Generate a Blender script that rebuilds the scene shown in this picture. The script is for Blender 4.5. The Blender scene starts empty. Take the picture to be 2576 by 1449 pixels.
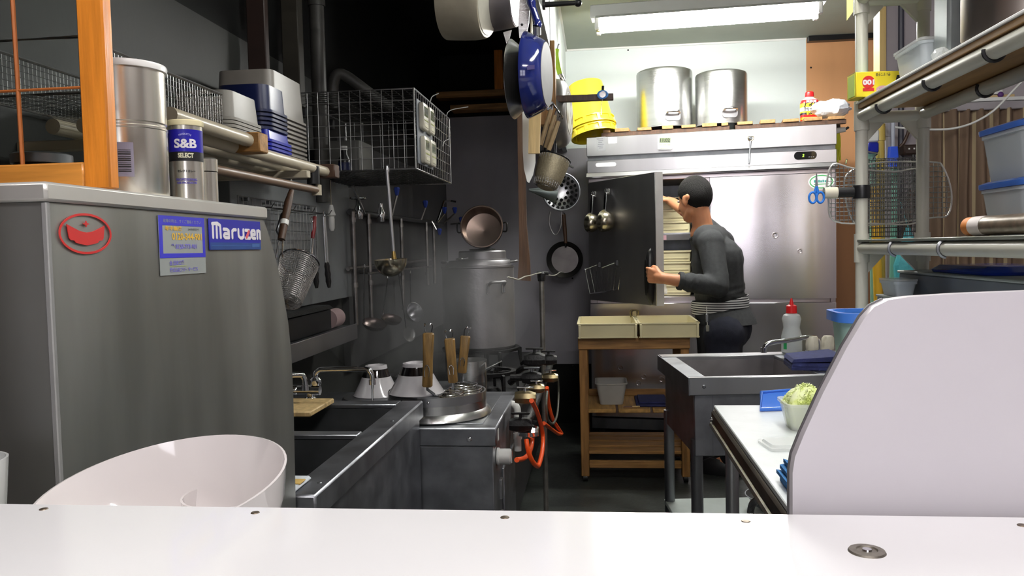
import bpy, bmesh, math, random
import numpy as np
from mathutils import Matrix, Vector, Euler

random.seed(7)
S = bpy.context.scene
COL = S.collection
R = math.radians
PI = math.pi

# ---------------------------------------------------------------- camera
F_PX, CAM_Z = 2000.0, 1.26
_a, _p, _r = R(6.2), R(2.85), 0.0225
c_f = Vector((-math.sin(_a) * math.cos(_p), math.cos(_a) * math.cos(_p), -math.sin(_p)))
_rt = Vector((math.cos(_a), math.sin(_a), 0))
_up = _rt.cross(c_f)
c_r = _rt * math.cos(_r) - _up * math.sin(_r)
c_u = _up * math.cos(_r) + _rt * math.sin(_r)
cam = bpy.data.cameras.new('camera')
cam.sensor_width = 36.0
cam.lens = F_PX / 2576 * 36
cam.clip_start = 0.02
camo = bpy.data.objects.new('camera', cam)
COL.objects.link(camo)
camo.matrix_world = Matrix(((c_r.x, c_u.x, -c_f.x, 0), (c_r.y, c_u.y, -c_f.y, 0), (c_r.z, c_u.z, -c_f.z, CAM_Z), (0, 0, 0, 1)))
S.camera = camo


def at(x, y, X=None, Y=None, Z=None):
    """World point where the sight line through photo pixel x, y meets the plane X=, Y= or Z=."""
    v = c_f + c_r * ((x - 1288) / F_PX) - c_u * ((y - 724.5) / F_PX)
    t = X / v.x if X is not None else Y / v.y if Y is not None else (Z - CAM_Z) / v.z
    return Vector((v.x * t, v.y * t, CAM_Z + v.z * t))


# ---------------------------------------------------------------- world, exposure
S.view_settings.view_transform = 'Standard'
S.view_settings.look = 'None'
S.view_settings.exposure = 0.0
S.view_settings.gamma = 1.0
S.view_settings.use_curve_mapping = False
W = bpy.data.worlds.new('world')
S.world = W
W.use_nodes = True
W.node_tree.nodes['Background'].inputs[0].default_value = (0.5, 0.55, 0.6, 1)
W.node_tree.nodes['Background'].inputs[1].default_value = 0.01
S.cycles.max_bounces = 8
S.cycles.diffuse_bounces = 4
S.cycles.glossy_bounces = 4
S.cycles.transmission_bounces = 6
S.cycles.transparent_max_bounces = 12
S.cycles.use_denoising = True
S.cycles.volume_step_rate = 2.0
S.cycles.caustics_refractive = False
S.cycles.sample_clamp_indirect = 6.0
LAMP_KITCHEN, LAMP_DINING, LAMP_TABLE, SHOP_WINDOW = 180.0, 96.0, 80.0, 5.5


# ---------------------------------------------------------------- materials
def C(r, g, b):
    f = lambda c: ((c / 255 + 0.055) / 1.055) ** 2.4 if c > 10 else c / 255 / 12.92
    return (f(r), f(g), f(b), 1)


MATS = {}


def mat(name, col, rough=0.5, metal=0.0, var=0.12, scale=12, stretch=(1, 1, 1), bump=0.0, bscale=60, trans=0.0, ior=1.45,
        emit=None, coat=0.0, alpha=1.0, col2=None, rvar=0.0, spec=0.5, thin=False, sub=0.0, contrast=(0.35, 0.65), bdetail=4):
    if name in MATS:
        return MATS[name]
    m = bpy.data.materials.new(name)
    MATS[name] = m
    m.use_nodes = True
    nt = m.node_tree
    b = nt.nodes['Principled BSDF']
    b.inputs['Roughness'].default_value = rough
    b.inputs['Metallic'].default_value = metal
    b.inputs['Specular IOR Level'].default_value = spec
    b.inputs['IOR'].default_value = ior
    b.inputs['Transmission Weight'].default_value = trans
    b.inputs['Coat Weight'].default_value = coat
    b.inputs['Alpha'].default_value = alpha
    if sub:
        b.inputs['Subsurface Weight'].default_value = sub
        b.inputs['Subsurface Radius'].default_value = (0.01, 0.004, 0.002)
    if emit:
        b.inputs['Emission Color'].default_value = col
        b.inputs['Emission Strength'].default_value = emit
    tc = nt.nodes.new('ShaderNodeTexCoord')
    mp = nt.nodes.new('ShaderNodeMapping')
    mp.inputs['Scale'].default_value = stretch
    nt.links.new(tc.outputs['Object'], mp.inputs[0])
    n = nt.nodes.new('ShaderNodeTexNoise')
    n.inputs['Scale'].default_value = scale
    n.inputs['Detail'].default_value = 5
    nt.links.new(mp.outputs[0], n.inputs['Vector'])
    cr = nt.nodes.new('ShaderNodeValToRGB')
    c2 = col2 or tuple(max(0, c * (1 - var)) for c in col[:3]) + (1,)
    cr.color_ramp.elements[0].color = c2
    cr.color_ramp.elements[1].color = col
    cr.color_ramp.elements[0].position, cr.color_ramp.elements[1].position = contrast
    nt.links.new(n.outputs['Fac'], cr.inputs[0])
    nt.links.new(cr.outputs[0], b.inputs['Base Color'])
    if rvar:
        mr = nt.nodes.new('ShaderNodeMapRange')
        mr.inputs['To Min'].default_value = max(0.02, rough - rvar)
        mr.inputs['To Max'].default_value = rough + rvar
        nt.links.new(n.outputs['Fac'], mr.inputs[0])
        nt.links.new(mr.outputs[0], b.inputs['Roughness'])
    if bump:
        n2 = nt.nodes.new('ShaderNodeTexNoise')
        n2.inputs['Scale'].default_value = bscale
        n2.inputs['Detail'].default_value = bdetail
        nt.links.new(mp.outputs[0], n2.inputs['Vector'])
        bp = nt.nodes.new('ShaderNodeBump')
        bp.inputs['Strength'].default_value = bump
        bp.inputs['Distance'].default_value = 0.01
        nt.links.new(n2.outputs['Fac'], bp.inputs['Height'])
        nt.links.new(bp.outputs[0], b.inputs['Normal'])
    return m


def striped(name, c1, c2, axis, period, duty, rough=0.7, wob=0.0):
    """Two-colour woven stripes along an object axis."""
    m = mat(name, c1, rough)
    nt = m.node_tree
    b = nt.nodes['Principled BSDF']
    tc = nt.nodes.new('ShaderNodeTexCoord')
    sx = nt.nodes.new('ShaderNodeSeparateXYZ')
    nt.links.new(tc.outputs['Object'], sx.inputs[0])
    dv = nt.nodes.new('ShaderNodeMath'); dv.operation = 'DIVIDE'; dv.inputs[1].default_value = period
    nt.links.new(sx.outputs[axis], dv.inputs[0])
    fr = nt.nodes.new('ShaderNodeMath'); fr.operation = 'FRACT'
    nt.links.new(dv.outputs[0], fr.inputs[0])
    gt = nt.nodes.new('ShaderNodeMath'); gt.operation = 'GREATER_THAN'; gt.inputs[1].default_value = 1 - duty
    nt.links.new(fr.outputs[0], gt.inputs[0])
    mx = nt.nodes.new('ShaderNodeMix'); mx.data_type = 'RGBA'
    mx.inputs[6].default_value = c1; mx.inputs[7].default_value = c2
    nt.links.new(gt.outputs[0], mx.inputs[0])
    nt.links.new(mx.outputs[2], b.inputs['Base Color'])
    return m


STEEL = mat('brushed steel', (0.55, 0.55, 0.57, 1), 0.33, 1, 0.15, 6, (1, 1, 0.08), 0.06, 40, rvar=0.08)
STEEL_DULL = mat('dull steel', (0.30, 0.31, 0.33, 1), 0.42, 1, 0.35, 9, (1, 1, 0.3), 0.08, 30, rvar=0.1)
STEEL_SINK = mat('worn sink steel', (0.36, 0.37, 0.40, 1), 0.4, 1, 0.3, 14, (1, 1, 1), 0.05, 50, rvar=0.1)
FRIDGE_STEEL = mat('refrigerator steel', (0.68, 0.64, 0.66, 1), 0.2, 1, 0.1, 5, (1, 1, 0.12), 0.45, 3.2, rvar=0.04, bdetail=1.5)
FASCIA_STEEL = mat('fascia steel', (0.66, 0.65, 0.67, 1), 0.3, 1, 0.10, 5, (1.2, 1, 0.02), 0.10, 2.2, rvar=0.05, bdetail=1)
DISH_STEEL = mat('washer panel steel', (0.37, 0.375, 0.35, 1), 0.42, 0.85, 0.3, 4, (1, 2.2, 0.35), 0.06, 5, rvar=0.1)
CHROME = mat('chrome', (0.75, 0.75, 0.77, 1), 0.12, 1, 0.05)
POT_STEEL = mat('pot steel', (0.68, 0.68, 0.67, 1), 0.27, 1, 0.12, 8, (0.2, 0.2, 4), 0.05, 30)
ALU = mat('cast aluminium', (0.40, 0.39, 0.40, 1), 0.5, 1, 0.25, 7, (1, 1, 1), 0.12, 45, rvar=0.1)
TIN = mat('bright tin plate', (0.84, 0.81, 0.73, 1), 0.27, .9, 0.06, 9)
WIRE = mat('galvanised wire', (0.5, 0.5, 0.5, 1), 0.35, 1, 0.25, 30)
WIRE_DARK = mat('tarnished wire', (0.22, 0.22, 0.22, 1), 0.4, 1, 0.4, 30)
MESH_BRASS = mat('fine brass mesh', (0.42, 0.36, 0.24, 1), 0.5, 0.5, 0.3, 180, (1, 1, 1), 0.2, 320)
IRON = mat('black cast iron', C(28, 28, 29), 0.55, 0.3, 0.4, 30, bump=0.3, bscale=80)
BLACK = mat('soot black', C(16, 17, 16), 0.7, 0, 0.4, 4, spec=0.2)  # soot, with the hood's darkness put into the same near-black
BLACK_PLASTIC = mat('black plastic', C(22, 22, 24), 0.35)
DARK_DOOR = mat('dark reflection steel', (0.055, 0.055, 0.06, 1), 0.3, 0.9, 0.3, 3, (1, 1, 0.3), 0.04, 9)  # door steel with the dark room's reflection put into its colour
WHITE_LAM = mat('white laminate', (0.80, 0.80, 0.81, 1), 0.12, 0, 0.03, 5, coat=0.3)
WHITE_PANEL = mat('white plastic panel', (0.58, 0.555, 0.585, 1), 0.35, 0, 0.04, 3)
WHITE_PLASTIC = mat('white plastic', (0.78, 0.78, 0.75, 1), 0.35, 0, 0.06)
PORCELAIN = mat('white porcelain', (0.74, 0.70, 0.69, 1), 0.08, 0, 0.03, 6, coat=0.6)
BOARD_WHITE = mat('white table top', (0.76, 0.80, 0.80, 1), 0.22, 0, 0.06, 14, bump=0.03)
GLAZE_BLACK = mat('black glaze', C(20, 17, 18), 0.1, coat=0.5)
WALL_WHITE = mat('painted white board', (0.70, 0.75, 0.73, 1), 0.55, 0, 0.05, 3, bump=0.02)
WALL_GREY = mat('grey wall board', (0.30, 0.285, 0.315, 1), 0.45, 0, 0.22, 3, (1, 1, 0.6), bump=0.03)
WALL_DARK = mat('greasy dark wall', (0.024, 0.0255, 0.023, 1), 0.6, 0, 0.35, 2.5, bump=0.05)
WALL_MAUVE = mat('mauve grey wall', (0.38, 0.34, 0.36, 1), 0.6, 0, 0.08, 4)
ORANGE_BOARD = mat('orange wall board', (0.58, 0.29, 0.13, 1), 0.55, 0, 0.12, 6, (1, 1, 0.15))
CEIL = mat('grey ceiling board', (0.36, 0.39, 0.33, 1), 0.7, 0, 0.08, 4)
CEIL_DINING = mat('brown board ceiling', (0.20, 0.14, 0.10, 1), 0.7, 0, 0.15, 4)
WALL_DINING = mat('dark wood panelling', (0.11, 0.07, 0.05, 1), 0.6, 0, 0.3, 6, (6, 6, .5))
FLOOR = mat('dark wet concrete', (0.030, 0.034, 0.030, 1), 0.42, 0, 0.55, 5, bump=0.25, bscale=40, rvar=0.15)
WOOD_ORANGE = mat('varnished pine', C(222, 136, 44), 0.35, 0, 0.3, 10, (9, 9, 0.7), 0.08, 40, coat=0.25)
WOOD_CART = mat('old pine', (0.38, 0.185, 0.052, 1), 0.55, 0, 0.5, 7, (7, 7, 0.7), 0.15, 30)
WOOD_CART_H = mat('old pine crosswise', (0.42, 0.215, 0.065, 1), 0.55, 0, 0.5, 7, (0.7, 7, 7), 0.15, 30)
WOOD_DARK = mat('dark stained wood', (0.075, 0.035, 0.018, 1), 0.5, 0, 0.5, 8, (7, 7, 0.6), 0.1, 30)
WOOD_PADDLE = mat('oiled brown wood', (0.115, 0.055, 0.022, 1), 0.5, 0, 0.45, 8, (8, 8, 0.5), 0.1, 30)
WOOD_PALE = mat('pale wood', (0.62, 0.44, 0.20, 1), 0.5, 0, 0.3, 10, (7, 7, 0.6), 0.1, 30)
WOOD_PALLET = mat('pallet wood', (0.40, 0.22, 0.085, 1), 0.6, 0, 0.35, 9, (7, 0.8, 7), 0.1, 30)
WOOD_HANDLE = mat('worn handle wood', (0.27, 0.155, 0.045, 1), 0.5, 0, 0.5, 14, (6, 6, 0.9), 0.15, 40)
CREAM = mat('cream plastic', (0.80, 0.72, 0.45, 1), 0.35, 0, 0.06, 8)
PIPE_CREAM = mat('cream coated pipe', (0.50, 0.44, 0.33, 1), 0.35, 0, 0.15, 6)
PIPE_WHITE = mat('ivory coated pipe', (0.56, 0.55, 0.47, 1), 0.35, 0, 0.12, 7)
YELLOW = mat('yellow plastic', (0.88, 0.70, 0.03, 1), 0.3, 0, 0.06, 6)
BLUE_ENAMEL = mat('blue enamel', C(27, 36, 96), 0.12, 0, 0.08, 6, coat=0.6)
BLUE_PLASTIC = mat('blue plastic', C(24, 36, 150), 0.3, 0, 0.1)
BLUE_CRATE = mat('deep blue plastic', C(15, 26, 66), 0.35, 0, 0.1)
BLUE_LID = mat('clear blue lid', C(78, 132, 232), 0.2, 0, 0.08, alpha=0.8)
BLUE_TAP = mat('blue valve plastic', C(40, 60, 140), 0.45)
BLUE_CLOTH = mat('blue cloth', C(52, 118, 178), 0.9, 0, 0.3, 40, bump=0.4, bscale=120)
NAVY_CLOTH = mat('navy cloth', C(38, 44, 92), 0.9, 0, 0.3, 40, bump=0.3, bscale=120)
CLEAR = mat('translucent plastic', (0.93, 0.95, 0.93, 1), 0.22, 0, 0.03, alpha=0.38)
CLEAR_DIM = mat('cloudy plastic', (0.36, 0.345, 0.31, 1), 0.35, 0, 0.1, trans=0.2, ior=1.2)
GLASS = mat('window glass', (0.9, 0.93, 0.92, 1), 0.03, 0, 0.02, trans=1.0, ior=1.05)
WATER = mat('water', (0.9, 0.95, 0.95, 1), 0.02, 0, 0.0, trans=1.0, ior=1.33)
RED = mat('red plastic', C(214, 32, 34), 0.35)
RED_PRINT = mat('red print', C(196, 40, 38), 0.45)
BLUE_PRINT = mat('blue print', C(32, 34, 150), 0.4)
BLUE_PRINT2 = mat('lighter blue print', C(52, 50, 190), 0.45)
TEAL_PRINT = mat('slate blue print', C(32, 66, 130), 0.4)
GREY_PRINT = mat('grey sticker film', C(150, 155, 152), 0.5)
LILAC_PRINT = mat('lilac print', C(120, 115, 196), 0.5)
YELLOW_PRINT = mat('yellow print', C(222, 178, 64), 0.45)
WHITE_PRINT = mat('white print', C(226, 222, 226), 0.45)
BLACK_PRINT = mat('black print', C(24, 24, 26), 0.45)
GREEN_PRINT = mat('green print', C(70, 160, 90), 0.45)
PINK_PRINT = mat('pink print', C(206, 160, 170), 0.45)
LABEL_BLUE = mat('can label blue', C(34, 30, 150), 0.3)
ORANGE_HOSE = mat('orange rubber', C(238, 84, 22), 0.4)
LIME = mat('lime green plastic', C(168, 206, 48), 0.35)
LIME_GLOVE = mat('lime rubber', C(196, 200, 30), 0.5)
GREY_BOX = mat('grey blue plastic', (0.20, 0.22, 0.25, 1), 0.45, 0, 0.1)
TEAL_BAG = mat('teal plastic film', C(92, 196, 206), 0.35, 0, 0.2, 20, bump=0.4, bscale=40, trans=0.15)
WHITE_BAG = mat('white plastic film', (0.80, 0.84, 0.90, 1), 0.35, 0, 0.1, 16, bump=0.5, bscale=40)
CABBAGE = mat('shredded cabbage', C(214, 226, 130), 0.6, 0, 0.3, 60, col2=C(232, 238, 190))
SKIN = mat('skin', C(206, 142, 104), 0.5, 0, 0.12, 14, sub=0.12, bump=0.03, bscale=180)
PAN_BASE = mat('worn pan base', (0.075, .072, .07, 1), .6, .2, .2, 20)
MILKY = mat('milky container plastic', (0.70, 0.76, 0.79, 1), 0.25, 0, 0.05, alpha=0.72)
HAIR = mat('black hair', C(17, 14, 13), 0.6, 0, 0.5, 90, (3, 3, 1), 0.7, 220, spec=0.25)
SHIRT = mat('charcoal jersey', (0.032, 0.034, 0.036, 1), 0.9, 0, 0.3, 50, bump=0.12, bscale=300)
APRON = mat('black apron cloth', (0.016, 0.016, 0.018, 1), 0.9, 0, 0.3, 40, bump=0.1, bscale=200)
TROUSERS = mat('navy trousers', (0.010, 0.012, 0.024, 1), 0.9, 0, 0.3, 40, bump=0.1, bscale=200)
SHOE = mat('black rubber shoe', C(24, 24, 27), 0.35)
TUBE = mat('lit tube', (1.0, 1.0, 0.96, 1), 0.4, emit=LAMP_KITCHEN)
TUBE_D = mat('lit dining tube', (1.0, 0.95, 0.95, 1), 0.4, emit=LAMP_DINING)
PANE_LIT = mat('daylit frosted pane', (0.93, 0.92, 1.0, 1), 0.4, emit=SHOP_WINDOW)
TUBE_T = mat('lit table tube', (1.0, 1.0, 0.96, 1), 0.4, emit=LAMP_TABLE)
WHITE_METAL = mat('white enamelled metal', (0.8, 0.8, 0.78, 1), 0.3, 0, 0.04)
CURTAIN = striped('brown striped curtain', (0.17, 0.112, 0.075, 1), (0.42, 0.33, 0.20, 1), 0, 0.062, 0.13, 0.9)
BELT = striped('striped apron string', (0.60, 0.60, 0.60, 1), (0.03, 0.03, 0.035, 1), 2, 0.0125, 0.45, 0.9)
COPPER_IN = mat('tarnished pan inside', (0.42, 0.33, 0.28, 1), 0.22, 1, 0.3, 8)


# ---------------------------------------------------------------- mesh builder
def T(x, y=None, z=None):
    return Matrix.Translation(Vector((x, y, z)) if y is not None else Vector(x))


def rot(ax, deg):
    return Matrix.Rotation(R(deg), 4, ax)


def basis(o, x, y, z):
    """Matrix that puts local x, y, z axes on the given directions at o."""
    x, y, z = Vector(x), Vector(y), Vector(z)
    return Matrix(((x.x, y.x, z.x, o[0]), (x.y, y.y, z.y, o[1]), (x.z, y.z, z.z, o[2]), (0, 0, 0, 1)))


def along(p0, p1, spin=0):
    """Matrix with origin p0 and local z running to p1."""
    p0, p1 = Vector(p0), Vector(p1)
    z = (p1 - p0).normalized()
    ref = Vector((0, 0, 1)) if abs(z.z) < 0.95 else Vector((0, 1, 0))
    x = ref.cross(z).normalized()
    y = z.cross(x)
    return basis(p0, x, y, z) @ rot('Z', spin)


def rrect(w, d, r, n=4):
    r = min(r, w / 2 - 1e-5, d / 2 - 1e-5)
    pts = []
    for k, (sx, sy) in enumerate(((1, 1), (-1, 1), (-1, -1), (1, -1))):
        for i in range(n + 1):
            t = PI / 2 * (k + i / n)
            pts.append((sx * (w / 2 - r) + r * math.cos(t), sy * (d / 2 - r) + r * math.sin(t)))
    return pts


def circ(r, n=24, ry=None):
    return [(r * math.cos(2 * PI * i / n), (ry or r) * math.sin(2 * PI * i / n)) for i in range(n)]


def spline(pts, n=6, closed=False):
    pts = [Vector(p) for p in pts]
    out = []
    m = len(pts)
    segs = m if closed else m - 1
    for i in range(segs):
        if closed:
            p0, p1, p2, p3 = pts[(i - 1) % m], pts[i], pts[(i + 1) % m], pts[(i + 2) % m]
        else:
            p0, p1, p2, p3 = pts[max(i - 1, 0)], pts[i], pts[i + 1], pts[min(i + 2, m - 1)]
        for k in range(n):
            t = k / n
            out.append(0.5 * ((2 * p1) + (p2 - p0) * t + (2 * p0 - 5 * p1 + 4 * p2 - p3) * t * t + (3 * p1 - p0 - 3 * p2 + p3) * t ** 3))
    if not closed:
        out.append(pts[-1])
    return out


class MB:
    def __init__(s):
        s.v, s.f = [], []

    def add(s, vs, fs, M=None):
        b = len(s.v)
        s.v.extend((M @ Vector(p)) if M is not None else Vector(p) for p in vs)
        s.f.extend([tuple(b + i for i in f) for f in fs])
        return s

    def box(s, lo, hi, b=0.0, M=None):
        lo = [min(a, c) for a, c in zip(lo, hi)] if False else list(lo)
        hi = list(hi)
        for i in range(3):
            if lo[i] > hi[i]:
                lo[i], hi[i] = hi[i], lo[i]
        b = min(b, *(0.49 * (hi[i] - lo[i]) for i in range(3)))
        if b <= 0:
            vs = [(x, y, z) for z in (lo[2], hi[2]) for y in (lo[1], hi[1]) for x in (lo[0], hi[0])]
            return s.add(vs, [(0, 2, 3, 1), (4, 5, 7, 6), (0, 1, 5, 4), (2, 6, 7, 3), (0, 4, 6, 2), (1, 3, 7, 5)], M)
        vs, idx = [], {}
        for sx in (0, 1):
            for sy in (0, 1):
                for sz in (0, 1):
                    q = [(hi if k else lo)[i] for i, k in enumerate((sx, sy, sz))]
                    d = [-b if k else b for k in (sx, sy, sz)]
                    for a in range(3):
                        p = [q[i] + (0 if i == a else d[i]) for i in range(3)]
                        idx[(sx, sy, sz, a)] = len(vs)
                        vs.append(p)
        fs = []
        I = lambda c, a: idx[(c[0], c[1], c[2], a)]
        for a in range(3):
            o = [i for i in range(3) if i != a]
            for k in (0, 1):
                cs = []
                for u, w in ((0, 0), (1, 0), (1, 1), (0, 1)):
                    c = [0, 0, 0]; c[a] = k; c[o[0]] = u; c[o[1]] = w
                    cs.append(I(c, a))
                flip = (k == 1) == (a != 1)
                fs.append(tuple(cs) if flip else tuple(reversed(cs)))
            for u in (0, 1):
                for w in (0, 1):
                    c0 = [0, 0, 0]; c0[o[0]] = u; c0[o[1]] = w
                    c1 = list(c0); c1[a] = 1
                    fs.append((I(c0, o[0]), I(c1, o[0]), I(c1, o[1]), I(c0, o[1])))
        for sx in (0, 1):
            for sy in (0, 1):
                for sz in (0, 1):
                    fs.append(tuple(idx[(sx, sy, sz, a)] for a in range(3)))
        return s.add(vs, fs, M)

    def boxc(s, c, size, b=0.0, M=None):
        return s.box([c[i] - size[i] / 2 for i in range(3)], [c[i] + size[i] / 2 for i in range(3)], b, M)

    def loft(s, rings, M=None, closed=False, cap0=True, cap1=True):
        n = len(rings[0])
        vs = [p for r in rings for p in r]
        fs = []
        m = len(rings)
        for i in range(m if closed else m - 1):
            a, b = i * n, ((i + 1) % m) * n
            for j in range(n):
                k = (j + 1) % n
                fs.append((a + j, a + k, b + k, b + j))
        if not closed:
            if cap0:
                fs.append(tuple(reversed(range(n))))
            if cap1:
                fs.append(tuple((m - 1) * n + j for j in range(n)))
        return s.add(vs, fs, M)

    def lathe(s, prof, n=28, M=None, cap0=True, cap1=True):
        return s.loft([[(r * math.cos(2 * PI * j / n), r * math.sin(2 * PI * j / n), z) for j in range(n)] for r, z in
                       [(max(r, 1e-4), z) for r, z in prof]], M, cap0=cap0, cap1=cap1)

    def cyl(s, p0, p1, r0, r1=None, n=16):
        M = along(p0, p1)
        h = (Vector(p1) - Vector(p0)).length
        return s.lathe([(r0, 0), (r0 if r1 is None else r1, h)], n, M)

    def tube(s, pts, r, n=8, closed=False, M=None):
        pts = [Vector(p) for p in pts]
        m = len(pts)
        rings = []
        prev = None
        for i, p in enumerate(pts):
            a = pts[(i - 1) % m] if closed or i else p
            b = pts[(i + 1) % m] if closed or i < m - 1 else p
            t = (b - a).normalized()
            if prev is None:
                ref = Vector((0, 0, 1)) if abs(t.z) < 0.9 else Vector((1, 0, 0))
                x = ref.cross(t).normalized()
            else:
                x = (prev - t * prev.dot(t))
                x = x.normalized() if x.length > 1e-6 else prev
            prev = x
            y = t.cross(x)
            rr = r[i] if isinstance(r, (list, tuple)) else r
            rings.append([p + (x * math.cos(2 * PI * j / n) + y * math.sin(2 * PI * j / n)) * rr for j in range(n)])
        return s.loft(rings, M, closed=closed)

    def prism(s, out, h, M=None, z0=0.0):
        n = len(out)
        vs = [(x, y, z0) for x, y in out] + [(x, y, z0 + h) for x, y in out]
        fs = [tuple(reversed(range(n))), tuple(range(n, 2 * n))] + [(i, (i + 1) % n, n + (i + 1) % n, n + i) for i in range(n)]
        return s.add(vs, fs, M)

    def sphere(s, c, r, n=16, m=10, M=None):
        rx, ry, rz = r if isinstance(r, (tuple, list)) else (r, r, r)
        rings = []
        for i in range(m + 1):
            t = -PI / 2 + PI * i / m
            k = max(math.cos(t), 1e-3)
            rings.append([(c[0] + rx * k * math.cos(2 * PI * j / n), c[1] + ry * k * math.sin(2 * PI * j / n), c[2] + rz * math.sin(t)) for j in range(n)])
        return s.loft(rings, M)

    def capsule(s, p0, p1, r0, r1=None, n=14):
        r1 = r0 if r1 is None else r1
        p0, p1 = Vector(p0), Vector(p1)
        h = (p1 - p0).length
        prof = [(r0 * math.cos(t), r0 * math.sin(t)) for t in [-PI / 2 + PI / 2 * i / 4 for i in range(4)]]
        prof += [(r0, 0), (r1, h)] + [(r1 * math.cos(t), h + r1 * math.sin(t)) for t in [PI / 2 * i / 4 for i in range(1, 5)]]
        return s.lathe(prof, n, along(p0, p1))

    def tub(s, w0, d0, w1, d1, h, t=0.003, r=0.02, rim=0.0, M=None, n=4, rimh=0.006):
        """Open tapered container with wall thickness and an optional flange."""
        R_ = lambda w, d, z, rr: [(x, y, z) for x, y in rrect(w, d, rr, n)]
        rings = [R_(w0, d0, 0, r)]
        if rim:
            rings += [R_(w1, d1, h - rimh, r), R_(w1 + 2 * rim, d1 + 2 * rim, h - rimh, r + rim), R_(w1 + 2 * rim, d1 + 2 * rim, h, r + rim)]
        else:
            rings += [R_(w1, d1, h, r)]
        rings += [R_(w1 - 2 * t, d1 - 2 * t, h, r), R_(w0 - 2 * t, d0 - 2 * t, t, r)]
        return s.loft(rings, M)

    def grid_wires(s, nx, ny, w, h, r, M=None, n=4, frame=0.0):
        for i in range(nx + 1):
            x = -w / 2 + w * i / nx
            s.tube([(x, 0, -h / 2), (x, 0, h / 2)], r, n, M=M)
        for j in range(ny + 1):
            z = -h / 2 + h * j / ny
            s.tube([(-w / 2, r, z), (w / 2, r, z)], r, n, M=M)
        if frame:
            s.tube([(-w / 2, 0, -h / 2), (w / 2, 0, -h / 2), (w / 2, 0, h / 2), (-w / 2, 0, h / 2)], frame, 6, closed=True, M=M)
        return s

    def mesh(s, name, angle=38):
        me = bpy.data.meshes.new(name)
        me.from_pydata([tuple(v) for v in s.v], [], s.f)
        bm = bmesh.new(); bm.from_mesh(me)
        bmesh.ops.recalc_face_normals(bm, faces=bm.faces)
        bm.to_mesh(me); bm.free()
        me.polygons.foreach_set('use_smooth', [True] * len(me.polygons))
        me.set_sharp_from_angle(angle=R(angle))
        return me


ROOTM = {}


def tag(o, label=None, cat=None, group=None, kind=None):
    if label: o['label'] = label
    if cat: o['category'] = cat
    if group: o['group'] = group
    if kind: o['kind'] = kind
    return o


def thing(name, label, cat, loc=(0, 0, 0), group=None, M=None):
    o = bpy.data.objects.new(name, None)
    COL.objects.link(o)
    o.empty_display_size = 0.05
    M = M if M is not None else T(loc)
    o.matrix_world = M
    ROOTM[o.name] = M.copy()
    return tag(o, label, cat, group)


def root_of(o):
    while o.parent:
        o = o.parent
    return o


def link_mesh(name, me, m, parent=None):
    o = bpy.data.objects.new(name, me)
    COL.objects.link(o)
    if m is not None and not me.materials:
        me.materials.append(m)
    if parent:
        o.parent = parent
    return o


def part(name, mb, m, parent, world=True, label=None, kind=None, angle=38):
    """One mesh part under its thing (or sub-part under a part). World geometry is moved into the thing's frame."""
    if world:
        Mi = ROOTM[root_of(parent).name].inverted()
        mb.v = [Mi @ v for v in mb.v]
    o = link_mesh(name, mb.mesh(name, angle), m, parent)
    return tag(o, label, None, None, kind)


def solid(name, mb, m, label, cat, loc=None, group=None, kind=None, angle=38, M=None):
    """A thing that is one mesh."""
    if M is None:
        if loc is None:
            lo = [min(v[i] for v in mb.v) for i in range(3)]
            hi = [max(v[i] for v in mb.v) for i in range(3)]
            loc = ((lo[0] + hi[0]) / 2, (lo[1] + hi[1]) / 2, lo[2])
        M = T(loc)
        Mi = M.inverted()
        mb.v = [Mi @ v for v in mb.v]
    o = link_mesh(name, mb.mesh(name, angle), m)
    o.matrix_world = M
    ROOTM[o.name] = M.copy()
    return tag(o, label, cat, group, kind)


def struct(name, mb, m, parent=None, angle=38):
    o = link_mesh(name, mb.mesh(name, angle), m, parent)
    ROOTM[o.name] = Matrix.Identity(4)
    if not parent:
        o['kind'] = 'structure'
    return o


def copy_tree(o, M=None, label=None, parent=None):
    c = o.copy()
    COL.objects.link(c)
    if parent:
        c.parent = parent
    for ch in list(o.children):
        copy_tree(ch, None, None, c)
    if M is not None:
        c.matrix_world = M
        ROOTM[c.name] = M.copy()
    if label:
        c['label'] = label
    return c


def text_mb(s, size=1.0, width=None, bold=0.0, M=None, shear=0.0, depth=0.0, wrap=None, center=True):
    """Lettering as flat geometry; wrap=radius bends it round a vertical cylinder."""
    cu = bpy.data.curves.new('t', 'FONT')
    cu.body = s
    cu.size = size
    cu.offset = bold
    cu.shear = shear
    cu.extrude = depth
    cu.resolution_u = 3
    o = bpy.data.objects.new('t', cu)
    COL.objects.link(o)
    me = bpy.data.meshes.new_from_object(o.evaluated_get(bpy.context.evaluated_depsgraph_get()))
    vs = [v.co.copy() for v in me.vertices]
    fs = [tuple(p.vertices) for p in me.polygons]
    bpy.data.objects.remove(o); bpy.data.curves.remove(cu); bpy.data.meshes.remove(me)
    mb = MB()
    if not vs:
        return mb
    x0, x1 = min(v.x for v in vs), max(v.x for v in vs)
    y0, y1 = min(v.y for v in vs), max(v.y for v in vs)
    k = (width / (x1 - x0)) if width else 1.0
    for v in vs:
        v.x = (v.x - (x0 + x1) / 2) * k if center else (v.x - x0) * k
        v.y = v.y - (y0 + y1) / 2
    if wrap:
        vs = [Vector((wrap * math.sin(v.x / wrap), -wrap * math.cos(v.x / wrap), v.y)) for v in vs]
    return mb.add(vs, fs, M)


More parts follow.
